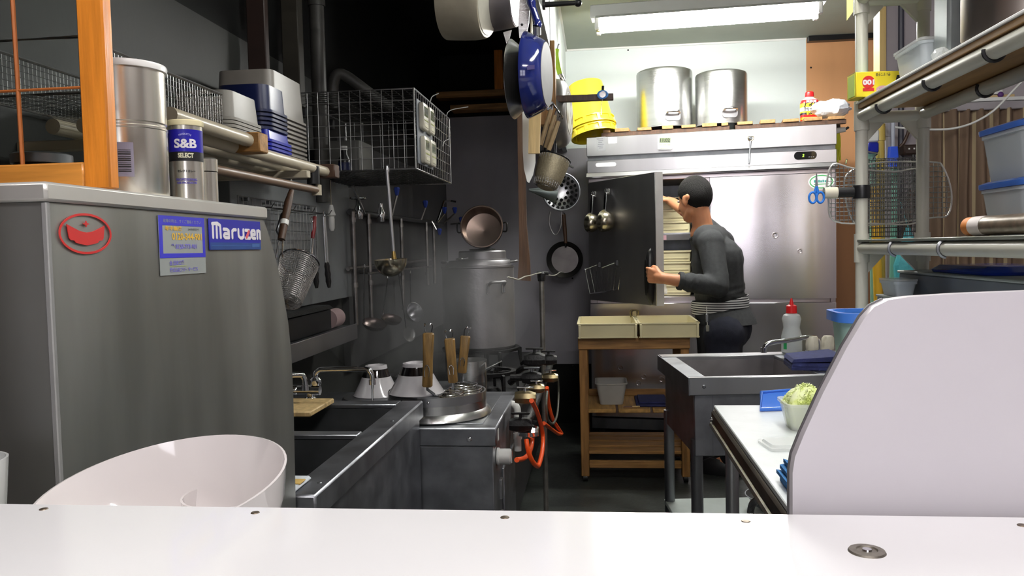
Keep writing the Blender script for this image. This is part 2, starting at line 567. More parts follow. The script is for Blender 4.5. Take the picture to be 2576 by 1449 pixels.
def cyl_patch(r, a0, a1, z0, z1, M=None, n=16):
    """Curved label patch on a vertical cylinder; angle 0 faces local -Y."""
    mb = MB()
    vs, fs = [], []
    for i in range(n + 1):
        t = a0 + (a1 - a0) * i / n
        vs += [(r * math.sin(t), -r * math.cos(t), z0), (r * math.sin(t), -r * math.cos(t), z1)]
    for i in range(n):
        fs.append((2 * i, 2 * i + 2, 2 * i + 3, 2 * i + 1))
    return mb.add(vs, fs, M)


def flat(out, M, h=0.0006):
    return MB().prism(out, h, M)


def organic(mb, name, voxel, smooth=6, fac=0.5):
    """Fuse overlapping volumes into one continuous skin."""
    me = bpy.data.meshes.new(name)
    me.from_pydata([tuple(v) for v in mb.v], [], mb.f)
    bm = bmesh.new(); bm.from_mesh(me)
    bmesh.ops.recalc_face_normals(bm, faces=bm.faces)
    bm.to_mesh(me); bm.free()
    o = bpy.data.objects.new('tmp', me)
    COL.objects.link(o)
    rm = o.modifiers.new('r', 'REMESH'); rm.mode = 'VOXEL'; rm.voxel_size = voxel; rm.use_smooth_shade = True
    sm = o.modifiers.new('s', 'SMOOTH'); sm.iterations = smooth; sm.factor = fac
    out = bpy.data.meshes.new_from_object(o.evaluated_get(bpy.context.evaluated_depsgraph_get()))
    out.name = name
    bpy.data.objects.remove(o); bpy.data.meshes.remove(me)
    out.polygons.foreach_set('use_smooth', [True] * len(out.polygons))
    return out


def organic_part(name, mb, m, parent, voxel, smooth=6, fac=0.5, label=None):
    Mi = ROOTM[root_of(parent).name].inverted()
    mb.v = [Mi @ v for v in mb.v]
    o = link_mesh(name, organic(mb, name, voxel, smooth, fac), m, parent)
    return tag(o, label)

# ================================================================ THE SETTING
XL, XR, YB, YF, ZC = -1.10, 2.3, 5.65, -2.6, 2.636
XP = -0.2                                   # plane of the hood's white side panel


def slab(name, lo, hi, m, b=0.0, parent=None):
    return struct(name, MB().box(lo, hi, b), m, parent)


slab('floor', (XL - .1, YF - .1, -.1), (XR + .1, YB + .1, 0), FLOOR)
slab('wall_left', (XL - .1, YF, 0), (XL, YB, 1.935), WALL_DARK)
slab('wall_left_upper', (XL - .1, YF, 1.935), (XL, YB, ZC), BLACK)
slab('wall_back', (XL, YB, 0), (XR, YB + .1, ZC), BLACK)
slab('wall_front', (XL, YF - .1, 0), (XR, YF, ZC), WALL_DINING)
slab('trim_panelling_left', (XL, YF, 0), (XL + .01, .60, ZC), WALL_DINING)
slab('trim_panelling_right', (XR - .01, YF, 0), (XR, .60, ZC), WALL_DINING)
slab('unseen_shade_wall', (XL, .50, 0), (-.57, .56, 1.88), WALL_DINING)  # unseen, added to keep dining light off the washer's left face
slab('unseen_shade_board', (XL, .60, 1.88), (-.12, .66, ZC), WALL_DINING)  # unseen board, added to block the dining lamp from the left shelf
for k, (xa, xb) in enumerate(((-.75, -.02), (.02, .75))):
    d = struct('door_%d' % (k + 1), MB().box((xa, YF + .001, .05), (xb, YF + .03, 2.05), .003), WOOD_CART)
    for (za, zb_) in ((.75, 1.34), (1.40, 1.95)):
        struct('door_pane', MB().box((xa + .06, YF + .031, za), (xb - .06, YF + .036, zb_)), PANE_LIT, d)
    struct('door_handle', MB().boxc((xb - .03 if k == 0 else xa + .03, YF + .033, 1.0), (.02, .006, .12), .003), IRON, d)
slab('wall_right', (XR, YF, 0), (XR + .1, YB, ZC), WALL_MAUVE)
slab('ceiling', (XP, .7, ZC), (XR, YB, ZC + .08), CEIL)
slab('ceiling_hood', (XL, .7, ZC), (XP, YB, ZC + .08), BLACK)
slab('ceiling_dining', (XL, YF, ZC), (XR, .7, ZC + .08), CEIL_DINING)
# cladding of the back wall
slab('trim_cladding_grey', (XL, YB - .012, .43), (XP, YB, 2.2), WALL_GREY)
slab('trim_cladding_grey_low', (XP, YB - .012, .43), (.25, YB, 1.95), WALL_GREY)
slab('trim_cladding_white', (XP, YB - .014, 1.95), (1.425, YB, ZC), WALL_WHITE)
slab('trim_cladding_orange', (1.425, YB - .012, 0), (XR, YB, ZC), ORANGE_BOARD)
slab('trim_caulk_back', (XP, YB - .022, ZC - .012), (1.425, YB - .012, ZC), WHITE_PLASTIC)
slab('trim_soffit_rail', (1.43, YB - .07, ZC - .035), (XR, YB - .013, ZC), BLACK_PLASTIC)
for k, (x, y) in enumerate(((1424, 305), (1512, 283), (1732, 283), (2040, 170), (1580, 126), (1385, 900), (1440, 700), (1441, 920), (1360, 745))):
    p = at(x, y, Y=YB - .015)
    struct('trim_nail', MB().sphere(p, (.006, .003, .006), 8, 5), IRON)
# splash panel on the left wall
slab('trim_splash_panel', (XL, 2.2, 1.07), (XL + .05, 3.31, 1.56), mat('splash panel', (0.30, 0.32, 0.33, 1), 0.35, 0.4, 0.25, 4, bump=0.04), .002)
slab('trim_splash_panel_far', (XL, 3.33, .75), (XL + .03, YB - .013, 1.75), mat('grimy steel splash', (0.13, 0.13, 0.13, 1), 0.4, 0.6, 0.45, 5, (1, 1, .3), 0.05, 20, rvar=.1))
# white side panels of the hood and the post between them
slab('wall_hood_panel', (XP - .03, 2.4, 2.167), (XP, 3.66, ZC), WALL_WHITE)
slab('wall_hood_return', (XP - .03, 3.73, 1.93), (XP, YB - .015, ZC), WALL_WHITE)
slab('trim_hood_caulk', (XP, 2.4, ZC - .014), (XP + .012, YB - .02, ZC), WHITE_PLASTIC)
slab('trim_hood_post', (XP - .05, 3.66, 1.82), (XP + .022, 3.73, 2.2), WOOD_CART, .003)
# timber frame of the dark exhaust opening on the back wall
slab('trim_exhaust_stud', (-.69, 5.52, 2.335), (-.63, 5.59, ZC - .005), WOOD_ORANGE, .003)
slab('trim_exhaust_stud_side', (-.612, 5.54, 2.335), (-.587, 5.59, ZC - .005), WOOD_PALE, .003)
slab('trim_exhaust_beam', (XL, 5.51, 2.315), (-.587, 5.63, 2.36), WOOD_CART_H, .003)
slab('trim_exhaust_rail', (-1.0, 5.49, 2.225), (XP - .04, 5.63, 2.262), WOOD_CART_H, .003)
# right-hand return wall, its corner strip, conduit, ledge rail
slab('wall_right_return', (1.235, 3.6, 0), (XR, 3.68, ZC), WALL_MAUVE)
slab('trim_corner_strip', (1.205, 3.57, .9), (1.232, 3.65, 2.33), mat('yellow pine strip', (0.70, 0.50, 0.20, 1), .5, 0, .15, 8, (8, 8, .6)), .002)
slab('trim_curtain_rail', (1.36, 3.55, 1.83), (XR, 3.6, 1.845), WHITE_METAL, .002)
struct('trim_conduit', MB().tube([(1.295, 3.58, .9), (1.295, 3.58, 2.4)], .012, 8), mat('dark conduit', C(58, 58, 70), .5))

# soot-dark pipes and duct inside the hood
hp = thing('vent_pipe', 'grey vertical drain pipe rising into the dark hood beside the left wall', 'pipe', (-1.0, 3.4, 1.8))
GREYPIPE = mat('grey pvc pipe', (0.06, 0.058, 0.052, 1), .5, 0, .3)
p0 = at(803, 225, X=-1.03)
part('pipe', MB().tube([(p0.x, p0.y, 1.45), (p0.x, p0.y, (ZC - .005))], .028, 14), GREYPIPE, hp)
part('coupling', MB().lathe([(.033, 0), (.033, .05)], 14, T(p0.x, p0.y, 2.18)), GREYPIPE, hp)
el = at(838, 195, X=-1.0)
solid('elbow_pipe', MB().tube(spline([(el.x, el.y, el.z - .12), (el.x, el.y, el.z - .02), (el.x + .03, el.y + .02, el.z + .015), (el.x + .12, el.y + .06, el.z - .05), (el.x + .2, el.y + .1, el.z - .11)], 5), .022, 12), GREYPIPE, 'short grey elbow pipe bending down behind the hanging wire cage', 'pipe')
dk = at(1000, 210, Y=5.0)
d_ = thing('exhaust_duct', 'sooty ribbed exhaust duct in the darkness above the wire cage', 'duct', (dk.x, 5.0, 2.1))
SOOT = mat('sooty metal', (0.022, 0.021, 0.022, 1), .45, .5, .4, 9)
part('duct', MB().tube([(dk.x, 5.05, 2.15), (dk.x, 5.05, (ZC - .005))], .075, 16), SOOT, d_)
part('flange', MB().lathe([(.13, 0), (.13, .02), (.09, .05)], 20, T(dk.x, 5.05, 2.15)), SOOT, d_)
for k in range(7):
    part('rib', MB().lathe([(.078, 0), (.082, .008), (.078, .016)], 16, T(dk.x, 5.05, 2.23 + .045 * k)), SOOT, d_)
bx_ = [at(655, 150, X=-1.04), at(742, 165, X=-1.04)]
for k, (q, w) in enumerate(zip(bx_, (.03, .05))):  # both struts coloured close to black
    solid('hood_strut', MB().boxc((-1.045, q.y, 2.02), (.06, w, .5), .003), (mat('blackish red wood', (.020, .008, .005, 1), .6, 0, .3), mat('blackish pale wood', (.030, .026, .018, 1), .6, 0, .3))[k],
          ('reddish wooden strut on the left wall behind the cloudy container stack', 'paler wooden strut left of the grey drain pipe')[k], 'strut')

# lamps: the long twin-tube fitting over the refrigerator, one over the work table, one over the diners
def lamp(loc, length, ang, tubem, label, gap=.11, drop=.0):
    M = T(loc) @ rot('Z', ang)
    t = thing('fluorescent_light', label, 'lamp', M=M)
    L = length
    part('housing', MB().box((-L / 2 - .05, -.05, .03), (L / 2 + .05, .05, .10), .006), WHITE_METAL, t, False)
    part('reflector', MB().loft([[(x, -.11, .012), (x, -.05, .034), (x, .05, .034), (x, .11, .012), (x, .05, .04), (x, -.05, .04)] for x in (-L / 2 - .02, L / 2 + .02)]), WHITE_METAL, t, False)
    for s in (-1, 1):
        part('tube', MB().tube([(-L / 2, s * gap / 2, -.012), (L / 2, s * gap / 2, -.012)], .0145, 12), tubem, t, False)
        for e in (-1, 1):
            part('lamp_holder', MB().boxc((e * (L / 2 + .012), s * gap / 2, -.005), (.024, .034, .06), .004), WHITE_PLASTIC, t, False)
    part('starter', MB().cyl((-L / 2 - .01, 0, -.03), (-L / 2 - .01, 0, .03), .012), BLACK_PLASTIC, t, False)
    return t


l0, l1 = at(1510, 62, Y=4.38), at(2052, 24, Y=4.28)
lamp(((l0.x + l1.x) / 2, 4.33, 2.445), (l1 - l0).length, -4, TUBE, 'long twin tube fluorescent fitting on the ceiling above the refrigerator')
lamp((.15, -.02, 2.38), 1.15, 8, TUBE_D, 'twin tube fluorescent fitting over the diners side of the counter', drop=.1)
lamp((.50, 1.75, 2.44), 1.1, 90, TUBE_T, 'twin tube fluorescent fitting over the white work table')
# black conduit on the hood panel, top
q0, q1 = at(1370, 13, X=-.15), at(1447, 10, X=-.15)
cd = thing('wall_conduit', 'short black conduit with elbow at the ceiling beside the hood panel', 'conduit', (-.17, 3.3, 2.4))
qa = at(1368, 12, X=-.195); qb = qa + Vector((.135, 0, 0))
part('pipe', MB().tube([qa, qb, qb + Vector((0, 0, .10))], .011, 10), BLACK_PLASTIC, cd)
part('flange', MB().cyl(qa + Vector((-.005, 0, 0)), qa + Vector((.006, 0, 0)), .02), BLACK_PLASTIC, cd)
part('elbow', MB().sphere(qb, .016, 10, 8), BLACK_PLASTIC, cd)

# ================================================================ FOREGROUND: LEDGE, BOWL, GUARD
HL = 1.08
t = thing('counter', 'glossy white serving counter ledge with screw heads across the foreground', 'counter', (0, .4, 0))
part('ledge_top', MB().box((-.50, .25, HL - .03), (XR - .4, .536, HL), .0015), WHITE_LAM, t)
part('counter_wall', MB().box((XL + .02, .33, 0), (XR - .4, .499, HL - .03)), WHITE_LAM, t)
part('kitchen_shelf', MB().box((-.50, .5, .955), (.62, .72, .9794), .002), WHITE_LAM, t)
SCREW = mat('tarnished screw', (0.20, 0.16, 0.12, 1), .4, .8, .3, 60)
for x, y in ((110, 1281), (642, 1290), (1270, 1302), (1876, 1311), (2572, 1322)):
    p = at(x, y, Z=HL)
    s = part('screw', MB().lathe([(.0032, 0), (.0028, .0006), (.001, .0009)], 14, T(p.x, p.y, HL - .0001)), SCREW, t)
p = at(2181, 1388, Z=HL)
c = part('grommet', MB().lathe([(.0105, 0), (.0098, .0012), (.006, .0016), (.0055, .0008)], 28, T(p.x, p.y, HL - .0001)), mat('brushed nickel cap', (0.36, 0.33, 0.28, 1), .45, .9, .3, 200), t)
part('grommet_screw', MB().lathe([(.003, 0), (.0026, .0014), (.0006, .0018)], 12, T(p.x, p.y, HL + .0004)), CHROME, c)

# ramen bowl with slanting rim, leaning on the kitchen shelf behind the ledge
bw = thing('ramen_bowl', 'large glossy white ramen bowl tilted behind the ledge at the left', 'bowl', (-.385, .635, .98))
cx, cy = -.367, .640
N = 64
def slant(k, rr, zz, top):
    out = []
    for j in range(N):
        a = 2 * PI * j / N
        x, y = math.cos(a), math.sin(a)
        lift = top * (.010 * x + .022 * y) if top else 0
        out.append((cx + rr * x - .012 * top, cy + rr * y * .8, zz + lift))
    return out
rings = [slant(0, .03, .982, 0), slant(0, .06, .986, .05), slant(0, .088, 1.010, .35), slant(0, .103, 1.038, .75), slant(0, .1085, 1.061, 1), slant(0, .109, 1.0632, 1), slant(0, .107, 1.0635, 1), slant(0, .100, 1.039, .75), slant(0, .084, 1.012, .35), slant(0, .056, .990, .05), slant(0, .02, .987, 0)]
part('bowl', MB().loft(rings), PORCELAIN, bw, angle=60)
part('foot', MB().lathe([(.032, 0), (.030, .004)], 28, T(cx, cy, .98)), PORCELAIN, bw)
p = at(655, 1268, Y=.66)
b2 = thing('small_bowl', 'small white bowl peeking out right of the tilted ramen bowl', 'bowl', (p.x - .03, .675, .98))
part('bowl', MB().lathe([(.015, .0), (.03, .01), (.040, .03), (.042, .0), (.0385, .03)][:3] + [(.0435, .052), (.0415, .052), (.038, .03), (.012, .006)], 28, T(0, 0, 0) @ T(p.x - .047, .70, .985)), PORCELAIN, b2)
p = at(2, 1222, Y=.62)
b3 = thing('cup', 'pale green tinted cup rim at the far left edge behind the ledge', 'cup', (p.x - .035, .62, .98))
part('body', MB().lathe([(.02, 0), (.03, .03), (.036, .108), (.034, .108), (.027, .03), (.01, .004)], 24, T(p.x - .037, .62, .98)), CLEAR, b3)

# rounded white splash guard
def guard_pts(Y):
    raw = [(1994, 1330), (1994, 1190), (2000, 1150), (2022, 1095), (2070, 990), (2130, 875), (2175, 800), (2200, 772), (2235, 755), (2290, 747), (2420, 739), (2576, 733), (2700, 728), (2700, 1340)]
    return [at(x, y, Y=Y) for x, y in raw]
g0 = guard_pts(.545); n = len(g0)
base = min(v.z for v in g0)
for v in g0:
    if v.z < 1.06: v.z = .982
mb = MB().loft([[(v.x, .545, v.z) for v in g0], [(v.x, .557, v.z) for v in g0]])
g = thing('splash_guard', 'rounded white plastic splash guard board standing behind the ledge at right', 'guard', (.25, .55, .98))
part('board', mb, WHITE_PANEL, g)
DKEDGE = mat('grey edge band', C(70, 68, 70), .5)
part('edge_band', MB().tube([(v.x - .0002, .5555, v.z) for v in g0[:9]], .0012, 6), DKEDGE, g)

# ================================================================ DISHWASHER AND WHAT STANDS ON IT
XD, YD = -.54, .733
t = thing('dishwasher', 'tall dull steel dishwasher cabinet with blue nameplate and red oval emblem', 'dishwasher', (-.79, 1.05, 0))
prof = [(YD, .06), (YD, 1.316)] + [(max(YD, at(x, y, X=XD).y), at(x, y, X=XD).z) for x, y in ((661, 540), (668, 565), (684, 615), (698, 668), (712, 735), (725, 810), (733, 890), (738, 1000))] + [(1.332, .6), (1.332, .06)]
prof[2] = (prof[2][0], 1.316)
Mx = basis((-1.04, 0, 0), (0, 1, 0), (0, 0, 1), (1, 0, 0))
part('cabinet', MB().prism(prof, XD + 1.04, Mx), DISH_STEEL, t, angle=20)
yl = at(662, 520, X=XD).y
part('lid', MB().box((-1.045, YD - .005, 1.3165), (XD + .005, yl + .006, 1.336), .003), mat('lid trim', (0.62, 0.61, 0.57, 1), .38, .6, .1, 8), t)
part('corner_glint', MB().box((XD - .004, YD - .002, .07), (XD + .002, YD + .004, 1.316), .001), mat('edge glint', (0.22, 0.22, 0.215, 1), .6), t)  # strip coloured to stand in for the glint down the cabinet corner
for x in (-1.0, -.58):
    for y in (YD + .05, 1.27):
        part('foot', MB().cyl((x, y, 0), (x, y, .07), .02), BLACK_PLASTIC, t)
XF = XD + .0008
def face(x, y):           # photo pixel -> (Y, Z) on the washer's right-hand face
    q = at(x, y, X=XF)
    return q.y, q.z
MF = basis((XF, 0, 0), (0, 1, 0), (0, 0, 1), (1, 0, 0))
# red oval emblem
ey, ez = face(213, 588)
y0, y1 = face(147, 588)[0], face(279, 588)[0]
z0, z1 = face(213, 640)[1], face(213, 537)[1]
ra, rb = (y1 - y0) / 2, (z1 - z0) / 2
ey = (y0 + y1) / 2
e = part('emblem', MB().loft([[(a, b, 0) for a, b in circ(ra, 48, rb)], [(a, b, .0008) for a, b in circ(ra, 48, rb)], [(a, b, .0008) for a, b in circ(ra - .0024, 48, rb - .0024)], [(a, b, 0) for a, b in circ(ra - .0024, 48, rb - .0024)]], MF @ T(ey, ez, 0), closed=True), RED_PRINT, t)
s_ = ra / 1.0
crown = [(-.72, .45), (-.50, .30), (-.25, .14), (0, .08), (.25, .14), (.50, .30), (.72, .45), (.66, -.18), (.60, -.30), (.47, -.32), (.42, -.42), (.2, -.5), (0, -.55), (-.2, -.5), (-.42, -.42), (-.47, -.32), (-.60, -.30), (-.66, -.18)]
part('emblem_crown', flat([(a * ra, b * rb * 1.0 - rb * .02) for a, b in crown], MF @ T(ey, ez, .0001), .0009), RED_PRINT, e)
part('emblem_star', flat([(0, .16 * rb), (.035 * ra, .04 * rb), (.13 * ra, 0), (.035 * ra, -.04 * rb), (0, -.16 * rb), (-.035 * ra, -.04 * rb), (-.13 * ra, 0), (-.035 * ra, .04 * rb)], MF @ T(ey, ez + .48 * rb, .0001), .0009), RED_PRINT, e)
# service sticker
(sy0, sz0), (sy1, sz1) = face(403, 694), face(512, 549)
sy0 = face(399, 600)[0]; sw = sy1 - sy0; sh = sz1 - sz0
MS = MF @ T(sy0, sz0, 0)
st = part('sticker', MB().box((0, 0, 0), (sw, sh, .0005), 0, MS), GREY_PRINT, t)
zt = .29 * sh
fr = .07 * sw
part('sticker_border', MB().loft([[(0, zt, .0005), (sw, zt, .0005), (sw, sh, .0005), (0, sh, .0005)], [(0, zt, .0008), (sw, zt, .0008), (sw, sh, .0008), (0, sh, .0008)], [(fr, zt + fr * .7, .0008), (sw - fr * .8, zt + fr * .7, .0008), (sw - fr * .8, sh * .84, .0008), (fr, sh * .84, .0008)], [(fr, zt + fr * .7, .0005), (sw - fr * .8, zt + fr * .7, .0005), (sw - fr * .8, sh * .84, .0005), (fr, sh * .84, .0005)]], MS, closed=True), BLUE_PRINT2, st)
def stext(s, u, v, w, size, m, bold=.0, z=.0010):
    part('lettering', text_mb(s, size, w, bold, MS @ T(u * sw, v * sh, z)), m, st)
stext('故障の時は、すぐご連絡ください', .5, .915, .82 * sw, .0052, GREY_PRINT)
stext('年中無休', .30, .79, .36 * sw, .0060, YELLOW_PRINT, .0002)
stext('24時間受付', .74, .785, .26 * sw, .0034, BLACK_PRINT)
stext('0120-344-901', .59, .655, .66 * sw, .0118, YELLOW_PRINT, .0004)
stext('℡ 0120-773-901', .52, .485, .56 * sw, .0080, LILAC_PRINT, .0003)
stext('合 日冷工業', .34, .205, .32 * sw, .0062, LILAC_PRINT, .0003)
stext('株式会社フジ・サービス', .49, .085, .62 * sw, .0056, LILAC_PRINT, .0002)
part('underline', MB().box((.2 * sw, .143 * sh, .0005), (.55 * sw, .150 * sh, .0009), 0, MS), mat('lime print', C(170, 185, 90), .5), st)
# nameplate
(py0, pz0), (py1, pz1) = face(526, 629), face(652, 558)
MP = MF @ T(py0, pz0, 0)
pw, ph = py1 - py0, pz1 - pz0
pl = part('nameplate', MB().box((0, 0, 0), (pw, ph, .0015), .0003, MP), BLUE_PRINT, t)
part('nameplate_band', MB().box((.005 * pw, .01 * ph, .0015), (.995 * pw, .24 * ph, .0017), 0, MP), TEAL_PRINT, pl)
part('band_line', MB().box((.03 * pw, .125 * ph, .0017), (.78 * pw, .14 * ph, .0019), 0, MP), mat('pale teal print', C(60, 110, 165), .5), pl)
part('band_mark', MB().box((.80 * pw, .09 * ph, .0017), (.96 * pw, .20 * ph, .0019), 0, MP), mat('dim teal print', C(52, 92, 150), .5), pl)
# rounded lettering drawn stroke by stroke
def strokes(lines, M, r, h=.0004):
    mb = MB()
    kk = 0
    for pts in lines:
        for (a, b) in zip(pts[:-1], pts[1:]):
            kk += 1
            v = Vector((b[0] - a[0], b[1] - a[1])); L = v.length
            ang = math.atan2(v.y, v.x)
            out = [(L, -r), (L + r * .7, -r * .7), (L + r, 0), (L + r * .7, r * .7), (L, r), (0, r), (-r * .7, r * .7), (-r, 0), (-r * .7, -r * .7), (0, -r)]
            mb.prism(out, h + kk * 1.5e-5, M @ T(a[0], a[1], 0) @ rot('Z', math.degrees(ang)))
    return mb
X_ = lambda u: u * pw
Z_ = lambda v: v * ph
def L(*pts): return [(X_(a), Z_(b)) for a, b in pts]
GL = [L((.06, .40), (.06, .80)), L((.05, .83), (.14, .85), (.19, .78), (.195, .40)), L((.125, .40), (.125, .78)),
      L((.25, .67), (.31, .67), (.345, .62), (.345, .40), (.27, .40), (.25, .46), (.27, .53), (.34, .53)),
      L((.41, .40), (.41, .62), (.44, .67), (.48, .67)),
      L((.53, .68), (.53, .47), (.56, .40), (.60, .40), (.63, .45), (.63, .68)),
      L((.67, .67), (.745, .67)), L((.67, .40), (.76, .40)),
      L((.80, .53), (.87, .53), (.87, .63), (.85, .67), (.81, .66), (.79, .60), (.79, .46), (.82, .40), (.87, .40)),
      L((.92, .40), (.92, .66)), L((.92, .63), (.95, .67), (.975, .64), (.98, .40))]
part('lettering', strokes(GL, MP @ T(0, 0, .0015), .0145 * pw), WHITE_PRINT, pl)
part('lettering', strokes([L((.685, .44), (.735, .62))], MP @ T(0, 0, .0023), .017 * pw), mat('coral print', C(215, 90, 95), .5), pl)

# canisters on the washer
def can_big():
    q = at(345, 487, Y=.965)
    c = Vector((-.592, .965, 1.3365)); r = .0455
    t = thing('coffee_can', 'large plain tin canister with white lid and barcode sticker on the dishwasher', 'canister', c)
    H = at(345, 165, Y=.965).z - 1.3365
    b = part('can', MB().lathe([(r - .001, 0), (r, .002), (r, H * .50), (r + .0008, H * .505), (r + .0008, H * .52), (r - .0014, H * .53), (r - .0014, H * .545), (r, H * .555), (r, H - .004)], 48), TIN, t, False)
    part('lid', MB().lathe([(r + .0025, H - .008), (r + .003, H - .002), (r + .002, H), (r - .004, H + .001), (r - .006, H - .001)], 48), mat('clear white lid', C(225, 225, 222), .3), t, False)
    a = math.radians(-8 + 31)
    s = part('barcode_sticker', cyl_patch(r + .0004, R(13), R(37), .022, .064), mat('violet grey sticker', C(150, 146, 165), .5), t, False)
    for k in range(11):
        z = .028 + k * .0026
        part('barcode_line', cyl_patch(r + .0007, R(15), R(33), z, z + (.0012, .0007, .0016)[k % 3], n=6), BLACK_PRINT, s, False)
    part('can_seam', cyl_patch(r + .0004, R(-56) + R(32), R(-54.6) + R(32), .002, H - .01, n=2), mat('seam', (0.35, .33, .28, 1), .4, 1), t, False)
can_big()
c = Vector((-.570, 1.066, 1.3365)); r = .0225
t = thing('spice_can', 'slim spice tin with blue and black label on the dishwasher', 'canister', c, M=T(c) @ rot('Z', 26))
H = at(477, 305, Y=1.066).z - 1.3365
part('can', MB().lathe([(r, 0), (r, H * .93)], 40), TIN, t, False)
part('lid', MB().lathe([(r + .0012, H * .93), (r + .0018, H * .945), (r + .0018, H * .985), (r, H), (r - .003, H)], 40), CREAM, t, False)
lb = part('label', cyl_patch(r + .0003, R(-80), R(80), H * .60, H * .875), LABEL_BLUE, t, False)
lk = part('label_band', cyl_patch(r + .0003, R(-80), R(80), H * .485, H * .60), BLACK_PRINT, t, False)
ro = r + .0007
part('lettering', text_mb('S&B', .0165, .031, .0006, T(0, 0, H * .70), wrap=ro), WHITE_PRINT, lb, False)
arc = MB()
for k, ch in enumerate('PRODUCTS'):
    a = (k - 3.5) * .16
    tm = text_mb(ch, .0034, None, .0001, T(math.sin(a) * .014, math.cos(a) * .010, 0) @ rot('Z', -math.degrees(a) * .8))
    b0 = len(arc.v)
    arc.v += [Vector((ro * math.sin(v.x / ro), -ro * math.cos(v.x / ro), H * .725 + v.y)) for v in tm.v]
    arc.f += [tuple(b0 + i for i in f) for f in tm.f]
part('lettering', arc, mat('pale blue print', C(170, 170, 220), .5), lb, False)
part('lettering', text_mb('SELECT', .0085, .021, .0004, T(0, 0, H * .553), wrap=ro), mat('cream print', C(224, 222, 190), .5), lk, False)
part('lettering', text_mb('セレクトカレー', .004, .024, .0001, T(0, 0, H * .36), wrap=ro), BLACK_PRINT, t, False)
part('lettering', text_mb('PROFESSIONAL', .0042, .029, .0002, T(0, 0, H * .255), wrap=ro), mat('violet print', C(84, 76, 150), .5), t, False)
part('lettering', text_mb('USE PRODUCTS', .0038, .027, .0002, T(0, 0, H * .215), wrap=ro), mat('violet print', C(84, 76, 150), .5), t, False)
c = Vector((-.5655, 1.114, 1.3365)); r = .0150
t = thing('spice_shaker', 'small plain tin shaker right of the spice tin on the dishwasher', 'canister', c)
H = at(532, 398, Y=1.114).z - 1.3365
part('body', MB().lathe([(r, 0), (r, H * .68)], 30), TIN, t, False)
part('cap', MB().lathe([(r + .0006, H * .70), (r + .0006, H * .97), (r - .002, H), (r - .008, H)], 30), TIN, t, False)
part('cap_ring', MB().lathe([(r - .001, H * .68), (r - .001, H * .70)], 30), IRON, t, False)

# wood-framed glass screen standing on the washer
ys = .845
t = thing('glass_screen', 'orange wood framed glass screen with thin bars standing on the dishwasher', 'screen', (-.8, ys, 1.3365))
def P(x, y): return at(x, y, Y=ys)
xr0, xr1 = P(211, 200).x, P(277, 200).x
zb0, zb1 = 1.3365, P(60, 415).z
xl = -1.045
part('stile', MB().box((xr0, ys - .009, zb0), (xr1, ys + .009, 1.80), .002), WOOD_ORANGE, t)
part('stile', MB().box((xl, ys - .009, zb0), (xl + .027, ys + .009, 1.80), .002), WOOD_ORANGE, t)
part('bottom_rail', MB().box((xl + .0275, ys - .008, zb0), (xr0 - .0004, ys + .008, zb1), .002), mat('varnished pine crosswise', C(222, 150, 66), .35, 0, .3, 10, (.7, 9, 9), .08, 40, coat=.25), t)
part('top_rail', MB().box((xl + .0275, ys - .008, 1.775), (xr0 - .0004, ys + .008, 1.80), .002), WOOD_ORANGE, t)
part('pane', MB().box((xl + .027, ys - .0015, zb1), (xr0, ys + .0015, 1.775)), GLASS, t)
xm = P(52, 230).x
RUST = mat('rust brown bar', C(176, 100, 44), .5)
part('glazing_bar', MB().tube([(xm, ys - .003, zb1), (xm - .004, ys - .003, 1.775)], .0024, 6), RUST, t)
zm = P(100, 231).z
part('glazing_bar', MB().tube([(xl + .027, ys - .0035, zm), (xr0, ys - .0035, zm + .002)], .0016, 6), RUST, t)
# jar dimly seen behind the glass
q = at(105, 380, Y=1.0)
t = thing('glass_jar', 'dim lidded jar standing behind the wood framed glass screen', 'jar', (q.x, 1.0, 1.3365))
part('body', MB().lathe([(.034, 0), (.036, .004), (.036, .045), (.033, .05)], 28), mat('dim jar glass', (0.12, 0.11, 0.10, 1), .15), t, False)
part('lid', MB().lathe([(.037, .05), (.037, .062), (.033, .064)], 28), STEEL_DULL, t, False)

# ================================================================ LEFT WALL: PIPE SHELF, TUBS, CAGE, TOOLS
t = thing('pipe_shelf', 'cream coated pipe shelf with wooden blocks on the left wall', 'shelf', (-.92, 1.8, 1.5))
for k, (x, y1) in enumerate(((-.80, 2.30), (-.86, 2.30), (-.92, 2.30), (-.98, 2.30))):
    part('shelf_pipe', MB().tube([(x, 1.36, 1.5), (x, y1, 1.5)], .0145, 14), PIPE_CREAM, t)
part('shelf_pipe', MB().tube([(-.755, 1.36, 1.512), (-.765, 1.70, 1.512)], .0145, 14), PIPE_CREAM, t)
part('wood_block', MB().box((-.80, 1.700, 1.486), (-.738, 1.748, 1.530), .003), WOOD_CART_H, t)
part('wood_block', MB().box((-1.0, 2.30, 1.482), (-.77, 2.345, 1.522), .003), WOOD_DARK, t)
part('joint', MB().lathe([(.018, 0), (.018, .05)], 14, T(-.80, 2.20, 1.455)), BLACK_PLASTIC, t)
part('bracket', MB().box((XL, 2.10, 1.465), (-.78, 2.125, 1.485), .002), PIPE_CREAM, t)
part('bracket', MB().box((XL, 1.42, 1.465), (-.78, 1.445, 1.485), .002), PIPE_CREAM, t)
part('hanging_rod', MB().tube([(-.80, 1.36, 1.44), (-.80, 2.235, 1.44)], .011, 12), mat('brown rod', (0.16, 0.105, 0.07, 1), .4), t)
part('rod_end', MB().lathe([(.014, 0), (.014, .03)], 12, T(-.80, 2.225, 1.425)), PIPE_CREAM, t)
part('rod_hanger', MB().box((-.806, 2.20, 1.44), (-.794, 2.22, 1.50)), BLACK_PLASTIC, t)
part('rod_hanger', MB().box((-.806, 1.46, 1.44), (-.794, 1.48, 1.50)), BLACK_PLASTIC, t)

